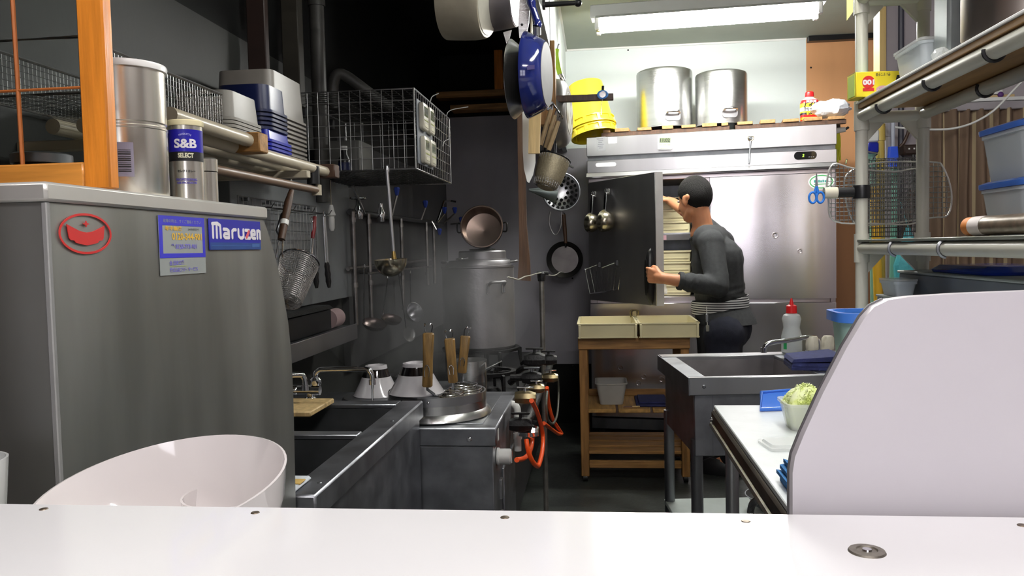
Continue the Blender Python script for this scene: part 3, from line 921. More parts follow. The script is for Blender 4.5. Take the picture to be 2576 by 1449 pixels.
# wire basket on the shelf
t = thing('wire_basket', 'long fine wire basket lying on the pipe shelf behind the tins', 'basket', (-.88, 1.4, 1.516))
w0, y0, y1, z0, z1 = .17, 1.18, 1.655, 1.516, 1.605
xa, xb = -.98, -.80
WB = MB()
part('rim', MB().tube([(xa, y0, z1), (xb, y0, z1), (xb, y1, z1), (xa, y1, z1)], .003, 6, True), WIRE, t)
part('base_rim', MB().tube([(xa, y0, z0 + .003), (xb, y0, z0 + .003), (xb, y1, z0 + .003), (xa, y1, z0 + .003)], .003, 6, True), WIRE, t)
for x_, nm in ((xb, 'side_wires'), (xa, 'side_wires')):
    mb = MB().grid_wires(46, 8, y1 - y0, z1 - z0, .0007, basis((x_, (y0 + y1) / 2, (z0 + z1) / 2), (0, 1, 0), (1, 0, 0), (0, 0, 1)), 3)
    part(nm, mb, WIRE, t, kind='stuff')
part('floor_wires', MB().grid_wires(46, 14, y1 - y0, xb - xa, .0007, basis(((xa + xb) / 2, (y0 + y1) / 2, z0 + .003), (0, 1, 0), (0, 0, 1), (1, 0, 0)), 3), WIRE_DARK, t, kind='stuff')
part('end_wires', MB().grid_wires(16, 8, xb - xa, z1 - z0, .0007, basis(((xa + xb) / 2, y1, (z0 + z1) / 2), (1, 0, 0), (0, 1, 0), (0, 0, 1)), 3), WIRE_DARK, t, kind='stuff')

# nested upside-down tubs
ORD = ('second', 'third', 'fourth', 'fifth', 'sixth', 'seventh', 'eighth', 'ninth', 'tenth', 'eleventh', 'twelfth', 'thirteenth', 'fourteenth', 'lowest')
def nest(x, y, z, w, d, h, n, step, m, first, rest, group, ang=0, taper=.82, cat='tub', r=.025, name='plastic_tub'):
    src = None
    for k in range(n):
        M = T(x, y, z + step * k) @ rot('Z', ang + 0) @ T(0, 0, h) @ rot('X', 180)
        lab = first if k == n - 1 else rest.replace('tub inside', ORD[n - 2 - k] + ' tub from the top inside').replace('crate in', ORD[n - 2 - k] + ' crate from the top in')
        if src is None:
            src = thing(name, lab, cat, group=group, M=M)
            part('shell', MB().tub(w * taper, d * taper, w, d, h, .0005, r), m, src, False)
            part('rim', MB().loft([[(a, b, zz) for a, b in rrect(w + e, d + e, r + .004, 4)] for e, zz in ((.0, h - .0065), (.012, h - .0065), (.012, h), (-.0008, h))], closed=True), m, src, False)
        else:
            copy_tree(src, M, lab)
ZS = 1.5148
nest(-.890, 1.815, ZS, .145, .170, .068, 7, .0085, CLEAR_DIM, 'topmost cloudy tub of the upside-down nest nearest the wire basket', 'cloudy tub inside the upside-down nest nearest the wire basket', 'nested cloudy tubs beside the wire basket', 0, .93)
nest(-.895, 2.022, ZS, .145, .145, .032, 4, .010, BLUE_PLASTIC, 'topmost bright blue crate of the small nest on the pipe shelf', 'bright blue crate in the lower nest on the pipe shelf', 'bright blue nested crates', 0, .95, 'crate', .012, 'plastic_crate')
nest(-.895, 2.022, ZS + .0625, .140, .140, .070, 5, .011, BLUE_CRATE, 'topmost deep blue crate over the bright blue nest', 'deep blue crate in the stack on the bright blue nest', 'deep blue crates on the pipe shelf', 0, .95, 'crate', .03, 'plastic_crate')
t = thing('tub_shelf', 'dark bracket shelf on the left wall under the tall cloudy nest', 'shelf', (-.95, 2.46, 1.48))
part('board', MB().box((XL, 2.18, 1.485), (-.995, 2.46, 1.5145), .003), WOOD_DARK, t)
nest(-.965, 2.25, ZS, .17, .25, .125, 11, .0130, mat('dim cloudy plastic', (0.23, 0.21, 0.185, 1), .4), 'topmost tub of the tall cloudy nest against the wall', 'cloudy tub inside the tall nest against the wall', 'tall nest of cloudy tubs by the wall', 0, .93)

# ------------------------------------------------ hanging wire cage with timers
CX0, CX1, CY0, CY1, CZ0, CZ1 = -1.07, -.617, 2.70, 3.36, 1.542, 1.815
t = thing('wire_cage', 'hanging rectangular wire grid cage holding timers on its side', 'cage', ((CX0 + CX1) / 2, (CY0 + CY1) / 2, CZ0))
xm, ym, zm = (CX0 + CX1) / 2, (CY0 + CY1) / 2, (CZ0 + CZ1) / 2
fr = MB()
for z in (CZ0, CZ1):
    part('frame_hoop', MB().tube([(CX0, CY0, z), (CX1, CY0, z), (CX1, CY1, z), (CX0, CY1, z)], .0035, 6, True), WIRE, t)
for x, y in ((CX0, CY0), (CX1, CY0), (CX1, CY1), (CX0, CY1)):
    part('corner_rod', MB().tube([(x, y, CZ0), (x, y, CZ1)], .0035, 6), WIRE, t)
part('front_grid', MB().grid_wires(12, 7, CX1 - CX0, CZ1 - CZ0, .0016, basis((xm, CY0, zm), (1, 0, 0), (0, 1, 0), (0, 0, 1)), 5), WIRE, t, kind='stuff')
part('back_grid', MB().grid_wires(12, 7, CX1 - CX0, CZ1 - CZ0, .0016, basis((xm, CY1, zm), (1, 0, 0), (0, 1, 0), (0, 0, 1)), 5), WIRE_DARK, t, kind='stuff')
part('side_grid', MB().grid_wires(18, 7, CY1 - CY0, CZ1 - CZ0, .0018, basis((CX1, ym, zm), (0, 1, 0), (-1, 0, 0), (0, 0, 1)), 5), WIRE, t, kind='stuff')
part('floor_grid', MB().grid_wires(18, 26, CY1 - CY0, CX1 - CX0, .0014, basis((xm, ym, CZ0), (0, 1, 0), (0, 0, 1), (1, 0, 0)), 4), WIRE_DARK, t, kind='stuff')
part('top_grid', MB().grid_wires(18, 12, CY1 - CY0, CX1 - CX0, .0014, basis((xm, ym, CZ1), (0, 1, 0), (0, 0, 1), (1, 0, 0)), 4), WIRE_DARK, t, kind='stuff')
part('mount_plate', MB().box((CX1 + .002, CY0 + .02, CZ0 + .02), (CX1 + .006, CY0 + .27, CZ1 - .03), .001), GREY_BOX, t)
for k, (y, z) in enumerate(((2.98, 1.84), (3.30, 1.835), (3.2, 1.70))):
    part('wire_tie', MB().tube(spline([(CX1, y, z - .02), (CX1 + .005, y + .01, z), (CX1 + .03, y + .015, z + .012), (CX1 + .09, y + .02, z + .02)][:4 if k == 1 else 3], 4), .0016, 5), WHITE_PLASTIC, t)
for q in ((CX0 - .008, 2.9, CZ1 - .03), (CX0 - .008, 3.2, CZ1 - .03)):
    part('wall_hook', MB().boxc(q, (.02, .02, .04), .003), STEEL_DULL, t)

def timer(M, label, digits, group=None, size=(.062, .082, .014), lcd=C(110, 118, 92), bodym=None):
    t = thing('kitchen_timer', label, 'timer', group=group, M=M)
    w, h, d = size
    part('case', MB().loft([[(a, b, z) for a, b in rrect(w - 2 * e, h - 2 * e, .012)] for z, e in ((0, .001), (.002, 0), (d - .003, 0), (d, .003))]), bodym or WHITE_PLASTIC, t, False)
    s = part('screen', MB().box((-w * .38, 0, d), (w * .38, h * .36, d + .0006)), mat('lcd grey', lcd, .25), t, False)
    part('digits', text_mb(digits, h * .30, w * .66, .0006, T(0, h * .18, d + .0010), shear=.0), mat('lcd black', C(30, 34, 28), .4), s, False)
    for k in range(3):
        part('button', MB().boxc((-w * .28 + k * w * .28, -h * .14, d), (w * .2, h * .06, .003), .001), mat('timer green', C(186, 190, 130), .5), t, False)
    part('button', MB().boxc((0, -h * .33, d), (w * .62, h * .13, .003), .001), mat('timer cream', C(220, 216, 190), .5), t, False)
    return t

TM = mat('cream timer case', (0.55, 0.52, 0.42, 1), .4)
for (x, y, lab, dg) in ((1076, 305, 'upper front cream timer on the side of the wire cage', '0:00'), (1095, 318, 'upper rear cream timer on the side of the wire cage', '1:30'),
                        (1078, 385, 'lower front cream timer on the side of the wire cage', '2:00'), (1097, 395, 'lower rear cream timer on the side of the wire cage', '3:00')):
    p = at(x, y, X=CX1 + .008)
    yy = {1076: 2.79, 1095: 2.90, 1078: 2.80, 1097: 2.91}[x]
    timer(basis((CX1 + .0065, yy, p.z), (0, 1, 0), (0, 0, 1), (1, 0, 0)), lab, dg, 'timers on the wire cage', (.084, .095, .016), bodym=TM)
# things inside the cage
solid('storage_tin', MB().loft([[(a - .97, b + 3.05, z) for a, b in rrect(.16, .2, .02)] for z in (1.5470, 1.68, 1.682)]), mat('grubby box', (0.10, 0.10, 0.09, 1), .5), 'dim grey box inside the wire cage at the wall', 'box')
q = at(866, 400, Y=2.85)
t = thing('sauce_bottle', 'small dark bottle with blue label inside the wire cage', 'bottle', (q.x, 2.85, 1.5470))
part('body', MB().lathe([(.02, 0), (.022, .003), (.022, .05), (.012, .07), (.011, .085)], 18), BLACK_PLASTIC, t, False)
part('label', MB().lathe([(.0225, .012), (.0225, .04)], 18), BLUE_CRATE, t, False)
part('cap', MB().lathe([(.0125, .085), (.0125, .1)], 14), WHITE_PLASTIC, t, False)

# ------------------------------------------------ ladle hooked on the cage
def ladle(name, label, p_top, p_bowl, r, bm, hm, hw=.006, axis=(0, .15, 1), depth=.85, hook=True, group=None, att=.9):
    p_top, p_bowl = Vector(p_top), Vector(p_bowl)
    t = thing(name, label, 'ladle', p_top, group)
    ax = Vector(axis).normalized()
    M = along(p_bowl, p_bowl + ax)
    d = r * depth
    prof = [(r * math.sin(a), -d * math.cos(a)) for a in [PI / 2 * i / 8 for i in range(9)]]
    prof += [(r * .97 * math.sin(a), -(d - .0015) * math.cos(a)) for a in [PI / 2 * (8 - i) / 8 for i in range(9)]]
    part('bowl', MB().lathe(prof, 28, M), bm, t)
    e = p_bowl + ax * .002 + (M.to_3x3() @ Vector((0, 1, 0))) * 0
    dr = (p_top - p_bowl); side = (dr - ax * dr.dot(ax))
    a0 = p_bowl + (side.normalized() * r * att if side.length > .01 else Vector((0, r * .9, 0)))
    if (p_top - a0).length < 1e-3: a0 = p_bowl
    pts = [a0, a0 + (p_top - a0) * .5, p_top]
    part('handle', MB().tube(pts, hw, 8), hm, t)
    if hook:
        part('hook', MB().tube([p_top + Vector((0, 0, -.002)), p_top + Vector((0, .004, .012)), p_top + Vector((0, .014, .018)), p_top + Vector((0, .022, .01)), p_top + Vector((0, .022, -.004))], hw * .55, 6), hm, t)
    return t, a0
lt = at(973, 427, Y=2.672); lb_ = at(982, 652, Y=2.69)
LAD = mat('amber steel ladle', (0.52, 0.47, 0.36, 1), .22, 1, .2, 12)
t, a0 = ladle('serving_ladle', 'big long handled steel ladle hanging from the front of the wire cage', lt, lb_, .058, LAD, STEEL, .0062, (-.03, -.05, 1), 1.05, True, None, .25)
part('ferrule', MB().cyl(a0 + (lt - a0) * .0, a0 + (lt - a0) * .09, .009, .006), mat('brass', (0.6, 0.42, .14, 1), .3, 1), t)

# ------------------------------------------------ tools on the wire grid and rod
gp = [at(662, 470, X=-1.035), at(800, 655, X=-1.035)]
t = thing('wall_grid', 'tarnished wire grid panel with hooks on the left wall under the pipe shelf', 'rack', (-1.035, 2.4, 1.15))
gy0, gy1, gz0, gz1 = 2.22, 2.86, 1.18, 1.43
part('grid', MB().grid_wires(20, 8, gy1 - gy0, gz1 - gz0, .0013, basis((-1.035, (gy0 + gy1) / 2, (gz0 + gz1) / 2), (0, 1, 0), (-1, 0, 0), (0, 0, 1)), 4, .0028), WIRE, t, kind='stuff')
for k in range(4):
    y = 2.28 + .17 * k
    part('hook', MB().tube([(-1.035, y, 1.40), (-1.0, y, 1.40), (-.96, y, 1.398), (-.95, y, 1.412)], .0018, 5), WIRE_DARK, t)
    part('wall_stud', MB().cyl((-1.05, y, 1.424), (-1.03, y, 1.424), .006), STEEL_DULL, t)
part('hook_rail', MB().tube([(-.985, gy0, 1.399), (-.985, gy1, 1.402)], .0022, 6), WIRE_DARK, t)

def mesh_basket(mb, M, r0, r1, h, nv, nh, rw):
    """Round wire-mesh basket: mouth of radius r1 at z=0, floor of radius r0 at z=-h."""
    for i in range(nv):
        a = 2 * PI * i / nv
        c, s = math.cos(a), math.sin(a)
        mb.tube([(r1 * c, r1 * s, 0), (r0 * c, r0 * s, -h * .96), (r0 * .75 * c, r0 * .75 * s, -h), (0, 0, -h)], rw, 3, M=M)
    for j in range(1, nh):
        k = j / nh
        rr = r1 + (r0 - r1) * k
        mb.tube([(rr * math.cos(2 * PI * i / 24), rr * math.sin(2 * PI * i / 24), -h * k) for i in range(24)], rw, 3, True, M=M)
    for j in range(1, 4):
        rr = r0 * j / 4
        mb.tube([(rr * math.cos(2 * PI * i / 16), rr * math.sin(2 * PI * i / 16), -h) for i in range(16)], rw, 3, True, M=M)

bx = Vector((-.80, 0, 0))
top = at(733, 468, X=-.80); rc = at(753, 661, X=-.80); bt = at(722, 762, X=-.80)
ax = (rc - bt).normalized()
t = thing('noodle_basket', 'big deep wire mesh strainer hanging by its brown handle from the rod', 'strainer', top)
M = along(rc, rc + ax)
BASK = mat('dull tinned mesh', (0.34, 0.32, 0.31, 1), .4, 1, .3, 60)
mb = MB(); mesh_basket(mb, M, .036, .052, (rc - bt).length, 56, 24, .0007)
part('mesh', mb, BASK, t, kind='stuff')
part('rim', MB().tube([M @ Vector((.053 * math.cos(a), .053 * math.sin(a), 0)) for a in [2 * PI * i / 32 for i in range(32)]], .0026, 8, True), CHROME, t)
hb = at(705, 615, X=-.80)
part('handle', MB().tube([top + Vector((0, 0, -.012)), top.lerp(hb, .3), top.lerp(hb, .92)], [.007, .0105, .0095], 10), WOOD_DARK, t)
rimp = at(703, 648, X=-.80)
for s in (-1, 1):
    part('tang', MB().tube([top.lerp(hb, .9) + Vector((s * .004, 0, 0)), hb + Vector((s * .006, 0, 0)), rimp + Vector((s * .008, 0, .004)), rimp + Vector((s * .008, 0, -.002))], .0018, 6), CHROME, t)
part('hanging_loop', MB().tube(spline([top + Vector((0, -.004, -.012)), top + Vector((0, -.006, .008)), top + Vector((0, 0, .018)), top + Vector((0, .006, .008)), top + Vector((0, .004, -.012))], 4), .0016, 6), CHROME, t)
part('tag', MB().lathe([(.0112, 0), (.0112, .014)], 12, along(top.lerp(hb, .60), hb)), WHITE_PLASTIC, t)

def tongs(label, p0, p1, tip, m_arm):
    p0, p1, tip = Vector(p0), Vector(p1), Vector(tip)
    t = thing('kitchen_tongs', label, 'tongs', p0)
    for s in (-1, 1):
        o = Vector((0, s * .010, 0))
        part('arm', MB().tube([p0 + o * .4, p0.lerp(p1, .5) + o, p1 + o], .0045, 8), m_arm, t)
        part('tip', MB().loft([[tuple(p1.lerp(tip, k) + o * (1 - k * .3) + Vector((w * .6 * math.cos(a), w * math.sin(a), 0))) for a in [2 * PI * i / 10 for i in range(10)]] for k, w in ((0, .006), (.15, .011), (.3, .009), (.45, .013), (.6, .010), (.75, .012), (1, .004))]), BLACK_PLASTIC, t)
    part('hanging_ring', MB().tube([p0 + Vector((0, .009 * math.cos(a), .009 + .011 * math.sin(a))) for a in [2 * PI * i / 12 for i in range(12)]], .0016, 5, True), CHROME, t)
tongs('black tipped tongs with steel arms hanging from the wall grid', at(815, 545, X=-.955), at(822, 660, X=-.955), at(828, 724, X=-.955), STEEL)
tongs('shorter black tipped tongs hanging left of the longer pair', at(785, 560, X=-.965), at(792, 660, X=-.965), at(797, 725, X=-.965), STEEL_DULL)
a, b = at(792, 545, X=-.962), at(786, 600, X=-.962)
t = thing('peeler', 'red handled steel peeler hanging on the wall grid', 'tool', a)
part('handle', MB().tube([a, a.lerp(b, .5), b], [.006, .009, .006], 10), mat('dark red grip', C(120, 22, 30), .4), t)
part('blade', MB().tube([b, at(783, 640, X=-.962)], .0045, 8), CHROME, t)
a, b = at(700, 590, X=-.97), at(730, 490, X=-.97)
t = thing('spatula', 'dark handled spatula hanging on the wall grid behind the mesh strainer', 'tool', b)
part('handle', MB().tube([b, b.lerp(a, .55)], .008, 8), BLACK_PLASTIC, t)
part('blade', MB().box((-.004, -.018, 0), (.004, .018, (a - b).length * .45), .002, along(b.lerp(a, .55), a)), STEEL_DULL, t)
q = at(834, 545, X=-1.02)
t = thing('pull_lamp_switch', 'white hanging pull switch with cord beside the wall grid', 'switch', q)
part('body', MB().lathe([(.006, -.055), (.011, -.045), (.012, -.01), (.010, .0), (.017, .006), (.012, .02), (.007, .045)], 16, T(q)), WHITE_PLASTIC, t)
part('cord', MB().tube([q + Vector((0, 0, .045)), q + Vector((0, 0, .14))], .0022, 6), PIPE_CREAM, t)

# ------------------------------------------------ steel wall shelf with black box and pink roll
t = thing('steel_wall_shelf', 'narrow steel wall shelf below the splash panel at left', 'shelf', (-1.0, 2.65, .92))
part('shelf_board', MB().box((XL, 2.15, .966), (-.952, 3.05, .972), .001), STEEL_DULL, t)
part('front_lip', MB().box((-.956, 2.15, .918), (-.950, 3.05, .978), .001), STEEL, t)
for y in (2.3, 2.9):
    part('bracket', MB().prism([(0, 0), (.11, 0), (0, -.1)], .006, basis((XL, y, .966), (1, 0, 0), (0, 0, 1), (0, 1, 0))), STEEL_DULL, t)
t = thing('grill_box', 'sooty black grill box on the narrow steel wall shelf', 'grill', (-1.01, 2.6, .9725))
part('body', MB().box((-1.055, 2.30, .9725), (-.985, 2.85, 1.055), .006), BLACK_PLASTIC, t)
part('hood', MB().prism([(-.05, 0), (.035, 0), (.02, .012), (-.05, .012)], .54, basis((-1.01, 2.845, 1.055), (1, 0, 0), (0, 0, 1), (0, -1, 0))), IRON, t)
part('knob', MB().cyl((-.985, 2.36, .995), (-.972, 2.36, .995), .012), BLACK_PLASTIC, t)
q = at(862, 800, X=-.985)
t = thing('paper_roll', 'pale pink paper roll lying at the end of the steel wall shelf', 'roll', (-1.0, 2.93, 1.0))
part('roll', MB().lathe([(.010, 0), (.036, 0), (.036, .10), (.010, .10)], 24, T(-1.01, 2.88, 1.009) @ rot('X', -90)), mat('pink paper', (0.42, 0.30, 0.30, 1), .9), t)

# ------------------------------------------------ pipework and valves on the left wall
t = thing('wall_pipework', 'tarnished water pipes with blue tap handles along the left wall', 'pipes', (-1.03, 4.2, 1.43))
XW = -1.035
PW = mat('tarnished pipe', (0.34, 0.32, 0.31, 1), .35, 1, .35, 20)
part('main_pipe', MB().tube([(XW, 3.27, 1.43), (XW, 5.30, 1.435)], .013, 10), mat('dark pipe', (0.10, .10, .10, 1), .4, .9), t)
part('lower_pipe', MB().tube([(XW, 3.22, 1.19), (XW, 4.86, 1.20)], .009, 10), PW, t)
for y in (3.27, 3.50, 4.10, 4.72, 4.93):
    part('drop_pipe', MB().tube([(XW + .012, y, 1.43), (XW + .012, y, .95 if y < 4.5 else 1.05)], .0095, 10), PW, t)
    part('union', MB().lathe([(.013, 0), (.013, .02)], 8, T(XW + .012, y, 1.385)), PW, t)
    part('union', MB().lathe([(.013, 0), (.013, .02)], 8, T(XW + .012, y, 1.11)), PW, t)
part('flange', MB().cyl((XL, 3.2, 1.43), (XL + .012, 3.2, 1.43), .03), PW, t)
for k, (y, x) in enumerate(((3.27, -.97), (3.62, -.96))):
    part('valve_body', MB().lathe([(.016, -.03), (.022, -.01), (.022, .01), (.012, .03), (.01, .055)], 14, T(XW + .02, y + .06, 1.43)), CHROME, t)
part('hand_wheel', MB().tube([(XW + .02 + .032 * math.cos(a), 3.33 + .032 * math.sin(a), 1.49) for a in [2 * PI * i / 20 for i in range(20)]], .005, 8, True), CHROME, t)
part('hand_wheel_spoke', MB().tube([(XW - .012, 3.33, 1.488), (XW + .052, 3.33, 1.488)], .004, 6), CHROME, t)
a, b = at(887, 466, X=-.99), at(917, 537, X=-.99)
part('lever', MB().tube([a, b], .006, 8), CHROME, t)
for k, (x, y, XX) in enumerate(((998, 480, -1.0), (1070, 512, -1.0), (1118, 528, -.98), (1144, 528, -.95), (1160, 552, -.95), (1105, 582, -.98))):
    q = at(x, y, X=XX)
    part('tap_handle', MB().lathe([(.005, -.024), (.009, -.02), (.014, .0), (.017, .010), (.012, .018)], 6, T(q)), BLUE_TAP, t)
    part('tap_stem', MB().tube([q + Vector((0, 0, -.025)), Vector((XW + .01, q.y - .01, 1.44))], .006, 6), PW, t)
q = at(1140, 515, X=-.96)
part('spout', MB().tube([(XW, q.y - .2, 1.44), q + Vector((-.05, -.06, .02)), q + Vector((-.02, 0, .025)), q + Vector((.02, 0, .018))], .008, 8), CHROME, t)

# ------------------------------------------------ ladles on a low rail
t = thing('ladle_rail', 'thin rail on the left wall carrying small ladles in the steam', 'rail', (-.99, 3.9, 1.165))
part('rail', MB().tube([(-.985, 3.35, 1.165), (-.985, 4.65, 1.165)], .005, 8), PW, t)
for y in (3.5, 4.5):
    part('standoff', MB().tube([(XL, y, 1.165), (-.985, y, 1.165)], .005, 6), PW, t)
DARKLAD = mat('tarnished ladle', (0.25, 0.2, 0.19, 1), .35, 1, .3, 20)
def hang(x0, y0, x1, y1, r, lab, m=DARKLAD, hm=CHROME, ax=(.25, -.25, .9), X=-.975, dp=.6):
    ladle('hanging_ladle', lab, at(x0, y0, X=X), at(x1, y1, X=X), r, m, hm, .0028, ax, dp, True, 'small ladles on the low rail')
hang(916, 672, 942, 812, .055, 'wide dark ladle at the left end of the low rail')
hang(975, 700, 985, 800, .050, 'dark shallow ladle hanging second from the left on the low rail', X=-.97)
hang(1003, 690, 1030, 840, .040, 'pale spoon ladle hanging lowest on the low rail', mat('pale ladle', (0.4, .4, .4, 1), .4, .7), ax=(.8, -.6, .2), X=-.96, dp=.3)
q0, q1 = at(1032, 688, X=-.93), at(1045, 785, X=-.93)
t, a0 = ladle('measuring_ladle', 'shiny steel cup ladle hanging at the right end of the low rail', q0, q1, .052, STEEL, CHROME, .003, (.75, -.55, .35), 1.25, True)

# ================================================================ LEFT SINK
t = thing('double_sink', 'long steel double basin sink along the left wall', 'sink', (-.8, 1.8, 0))
SY0, SY1, SX1, ZR = 1.345, 2.222, -.505, .83
for y0, y1, nm in ((SY0, SY0 + .04, 'near_rim'), (1.80, 1.84, 'divider_rim'), (2.165, SY1, 'far_rim')):
    part(nm, MB().box((-.95, y0, ZR - .012), (SX1 - .065, y1, ZR), .002), STEEL_SINK, t)
part('front_rim', MB().box((SX1 - .065, SY0, ZR - .05), (SX1, SY1, ZR), .004), STEEL_SINK, t)
part('back_ledge', MB().box((XL + .003, SY0, ZR - .02), (-.95, SY1, ZR + .005), .002), STEEL_SINK, t)
part('backsplash', MB().box((XL + .003, SY0, ZR), (XL + .015, SY1, ZR + .12), .002), STEEL_SINK, t)
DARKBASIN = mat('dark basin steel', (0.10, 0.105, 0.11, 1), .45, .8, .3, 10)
def basin(y0, y1, d=.24):
    mb = MB()
    x0, x1 = -.95, SX1 - .065
    mb.loft([[(x0, y0, ZR - .012), (x1, y0, ZR - .012), (x1, y1, ZR - .012), (x0, y1, ZR - .012)], [(x0 + .01, y0 + .01, ZR - d), (x1 - .01, y0 + .01, ZR - d), (x1 - .01, y1 - .01, ZR - d), (x0 + .01, y1 - .01, ZR - d)]], cap0=False)
    return mb
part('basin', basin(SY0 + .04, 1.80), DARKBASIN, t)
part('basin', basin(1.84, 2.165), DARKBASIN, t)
part('front_panel', MB().box((SX1 - .03, SY0 + .01, .12), (SX1 - .012, SY1 - .004, ZR - .051), .001), STEEL_SINK, t)
part('far_panel', MB().box((XL + .02, SY1 - .02, .12), (SX1 - .031, SY1 - .004, ZR - .051), .001), STEEL_DULL, t)
for x in (XL + .04, SX1 - .04):
    for y in (SY0 + .05, SY1 - .05):
        part('leg', MB().cyl((x, y, 0), (x, y, .121), .019), STEEL_DULL, t)
for y in (1.42, 1.95):
    part('rivet', MB().lathe([(.005, 0), (.003, .0015)], 10, T(SX1 - .02, y, ZR)), STEEL_DULL, t)

def tap(label, bx, by, z, sx, reach_y=0, flow=False):
    t = thing('faucet', label, 'faucet', (bx, by, z))
    part('base', MB().lathe([(.020, 0), (.018, .012), (.012, .018), (.012, .04)], 16, T(bx, by, z)), CHROME, t)
    part('body', MB().cyl((bx - .035, by, z + .035), (bx + .03, by, z + .035), .014), CHROME, t)
    part('handle', MB().lathe([(.013, 0), (.016, .004), (.016, .018), (.010, .024)], 8, along((bx - .035, by, z + .035), (bx - .06, by, z + .035))), CHROME, t)
    part('collar', MB().lathe([(.014, 0), (.016, .006), (.016, .016), (.011, .022)], 14, T(bx + .018, by, z + .05)), CHROME, t)
    s = Vector((bx + .018, by, z + .06))
    e = Vector((sx, by + reach_y, z + .055))
    top = z + .095
    pts = [s, s + Vector((0, 0, .02)), Vector((s.x + (e.x - s.x) * .06, s.y + reach_y * .06, top - .003)), Vector((s.x + (e.x - s.x) * .18, s.y + reach_y * .18, top)), Vector((s.x + (e.x - s.x) * .85, s.y + reach_y * .85, top)), Vector((s.x + (e.x - s.x) * .97, s.y + reach_y * .97, top - .008)), e + Vector((0, 0, .015)), e]
    part('spout', MB().tube(spline(pts, 5), .0078, 12), CHROME, t)
    part('nozzle', MB().lathe([(.010, 0), (.010, .014)], 14, T(e) @ T(0, 0, -.004)), CHROME, t)
    return t, e
t, e = tap('chrome swivel faucet running water at the far end of the left sink', -.83, 2.195, ZR, -.645, 0)
wz = e.z
solid('water_stream', MB().tube([(e.x, e.y, e.z - .004), (e.x - .001, e.y, e.z - .02), (e.x - .002, e.y, ZR - .1)], [.004, .0028, .002], 8), WATER, 'thin water stream falling from the left faucet', 'water', kind='stuff')
tap('second chrome faucet half hidden by the dishwasher edge', -.905, 2.02, ZR + .005, -.80, .06)
q = at(745, 1012, Z=ZR + .006)
solid('cutting_board', MB().box((-.95, 1.97, ZR + .0055), (-.745, 2.155, ZR + .02), .003, T(0, 0, 0)), WOOD_PALE, 'pale wooden cutting board lying across the far end of the left sink', 'board')
t = thing('scrub_sponge', 'white and yellow striped scrub cloth on the near corner of the left sink', 'cloth', (-.60, 1.385, ZR))
part('cloth', MB().box((-.70, 1.35, ZR + .001), (-.545, 1.435, ZR + .010), .004), mat('white cloth', (0.62, .66, .7, 1), .9, 0, .1, 40, bump=.3), t)
part('yellow_band', MB().box((-.70, 1.376, ZR + .0095), (-.545, 1.404, ZR + .0125), .001), mat('ochre cloth', (0.60, .40, .12, 1), .9, 0, .1), t)

# ================================================================ NOODLE BOILER AND WHAT IS ON IT
t = thing('noodle_boiler', 'steel noodle boiler cabinet with a round sunken pot', 'cooker', (-.69, 2.52, 0))
BX1, BY0, BY1, ZB = -.296, 2.225, 2.80, .75
part('cabinet', MB().box((XL + .01, BY0 + .006, .10), (BX1 - .012, BY1, ZB - .055), .002), STEEL_SINK, t)
part('top_deck', MB().box((XL + .01, BY0, ZB - .055), (BX1, BY1, ZB), .004), STEEL_SINK, t)
part('top_recess', MB().box((-.56, BY0 + .05, ZB), (BX1 - .045, BY1 - .03, ZB + .002), .001), STEEL_DULL, t)
for y in (BY0 + .04, BY1 - .04):
    part('leg', MB().cyl((BX1 - .05, y, 0), (BX1 - .05, y, .101), .02), STEEL_DULL, t)
    part('leg', MB().cyl((XL + .06, y, 0), (XL + .06, y, .101), .02), STEEL_DULL, t)
kn = part('knob', MB().lathe([(.026, 0), (.026, .006), (.0235, .008), (.0235, .038), (.020, .042)], 28, basis((BX1 - .010, 2.31, .645), (0, 1, 0), (0, 0, 1), (1, 0, 0))), mat('pale knob', (0.72, .72, .70, 1), .25, .2), t)
part('knob_mark', MB().boxc((BX1 + .033, 2.31, .645), (.003, .008, .036)), CHROME, kn)
for z, h in ((.30, .16), (.50, .06)):
    part('front_strip', MB().box((BX1 - .013, 2.36, z), (BX1 - .004, 2.39, z + h), .001), STEEL, t)
part('front_door', MB().box((BX1 - .013, 2.42, .16), (BX1 - .004, 2.74, .58), .003), STEEL_SINK, t)
part('rating_label', MB().box((BX1 - .002, 2.255, .705), (BX1 + .0005, 2.275, .738)), WHITE_PLASTIC, t)
part('side_screw', MB().lathe([(.007, 0), (.005, .002)], 12, basis((-.375, BY0, .716), (1, 0, 0), (0, 0, 1), (0, -1, 0))), CHROME, t)
pt = MB().tube(spline([(BX1 + .018, 2.63, .58), (BX1 + .018, 2.63, .68), (BX1 + .018, 2.635, .72), (BX1 + .006, 2.64, .735), (BX1 - .012, 2.64, .735)], 5), .012, 12)
part('white_pipe', pt, WHITE_PLASTIC, t)
part('pipe_clip', MB().lathe([(.0145, 0), (.0145, .02)], 14, T(BX1 + .018, 2.63, .62)), WHITE_PLASTIC, t)

PCX, PCY, PZ = at(1100, 1000, Y=2.415).x, 2.415, .824
t = thing('boiling_pot', 'wide round steel boiling pot set on the noodle boiler', 'pot', (PCX, PCY, ZB))
part('pot', MB().lathe([(.164, .0022), (.168, .006), (.163, .018), (.155, .026), (.152, PZ - ZB), (.147, PZ - ZB), (.146, .02), (.01, .015)], 64, T(PCX, PCY, ZB)), POT_STEEL, t)
part('water', MB().lathe([(.0, 0), (.1462, 0)], 48, T(PCX, PCY, ZB + .055), cap0=False, cap1=False), mat('cloudy water', (0.33, .30, .24, 1), .12, 0, .2, 14, bump=.4, bscale=25), t)
stp = MB()
a0_, a1_ = R(-100), R(-20)
stp.loft([[(PCX + r * math.cos(a), PCY + r * math.sin(a), z) for r, z in ((.1545, .802), (.158, .802), (.158, .828), (.1545, .828))] for a in [a0_ + (a1_ - a0_) * i / 20 for i in range(21)]])
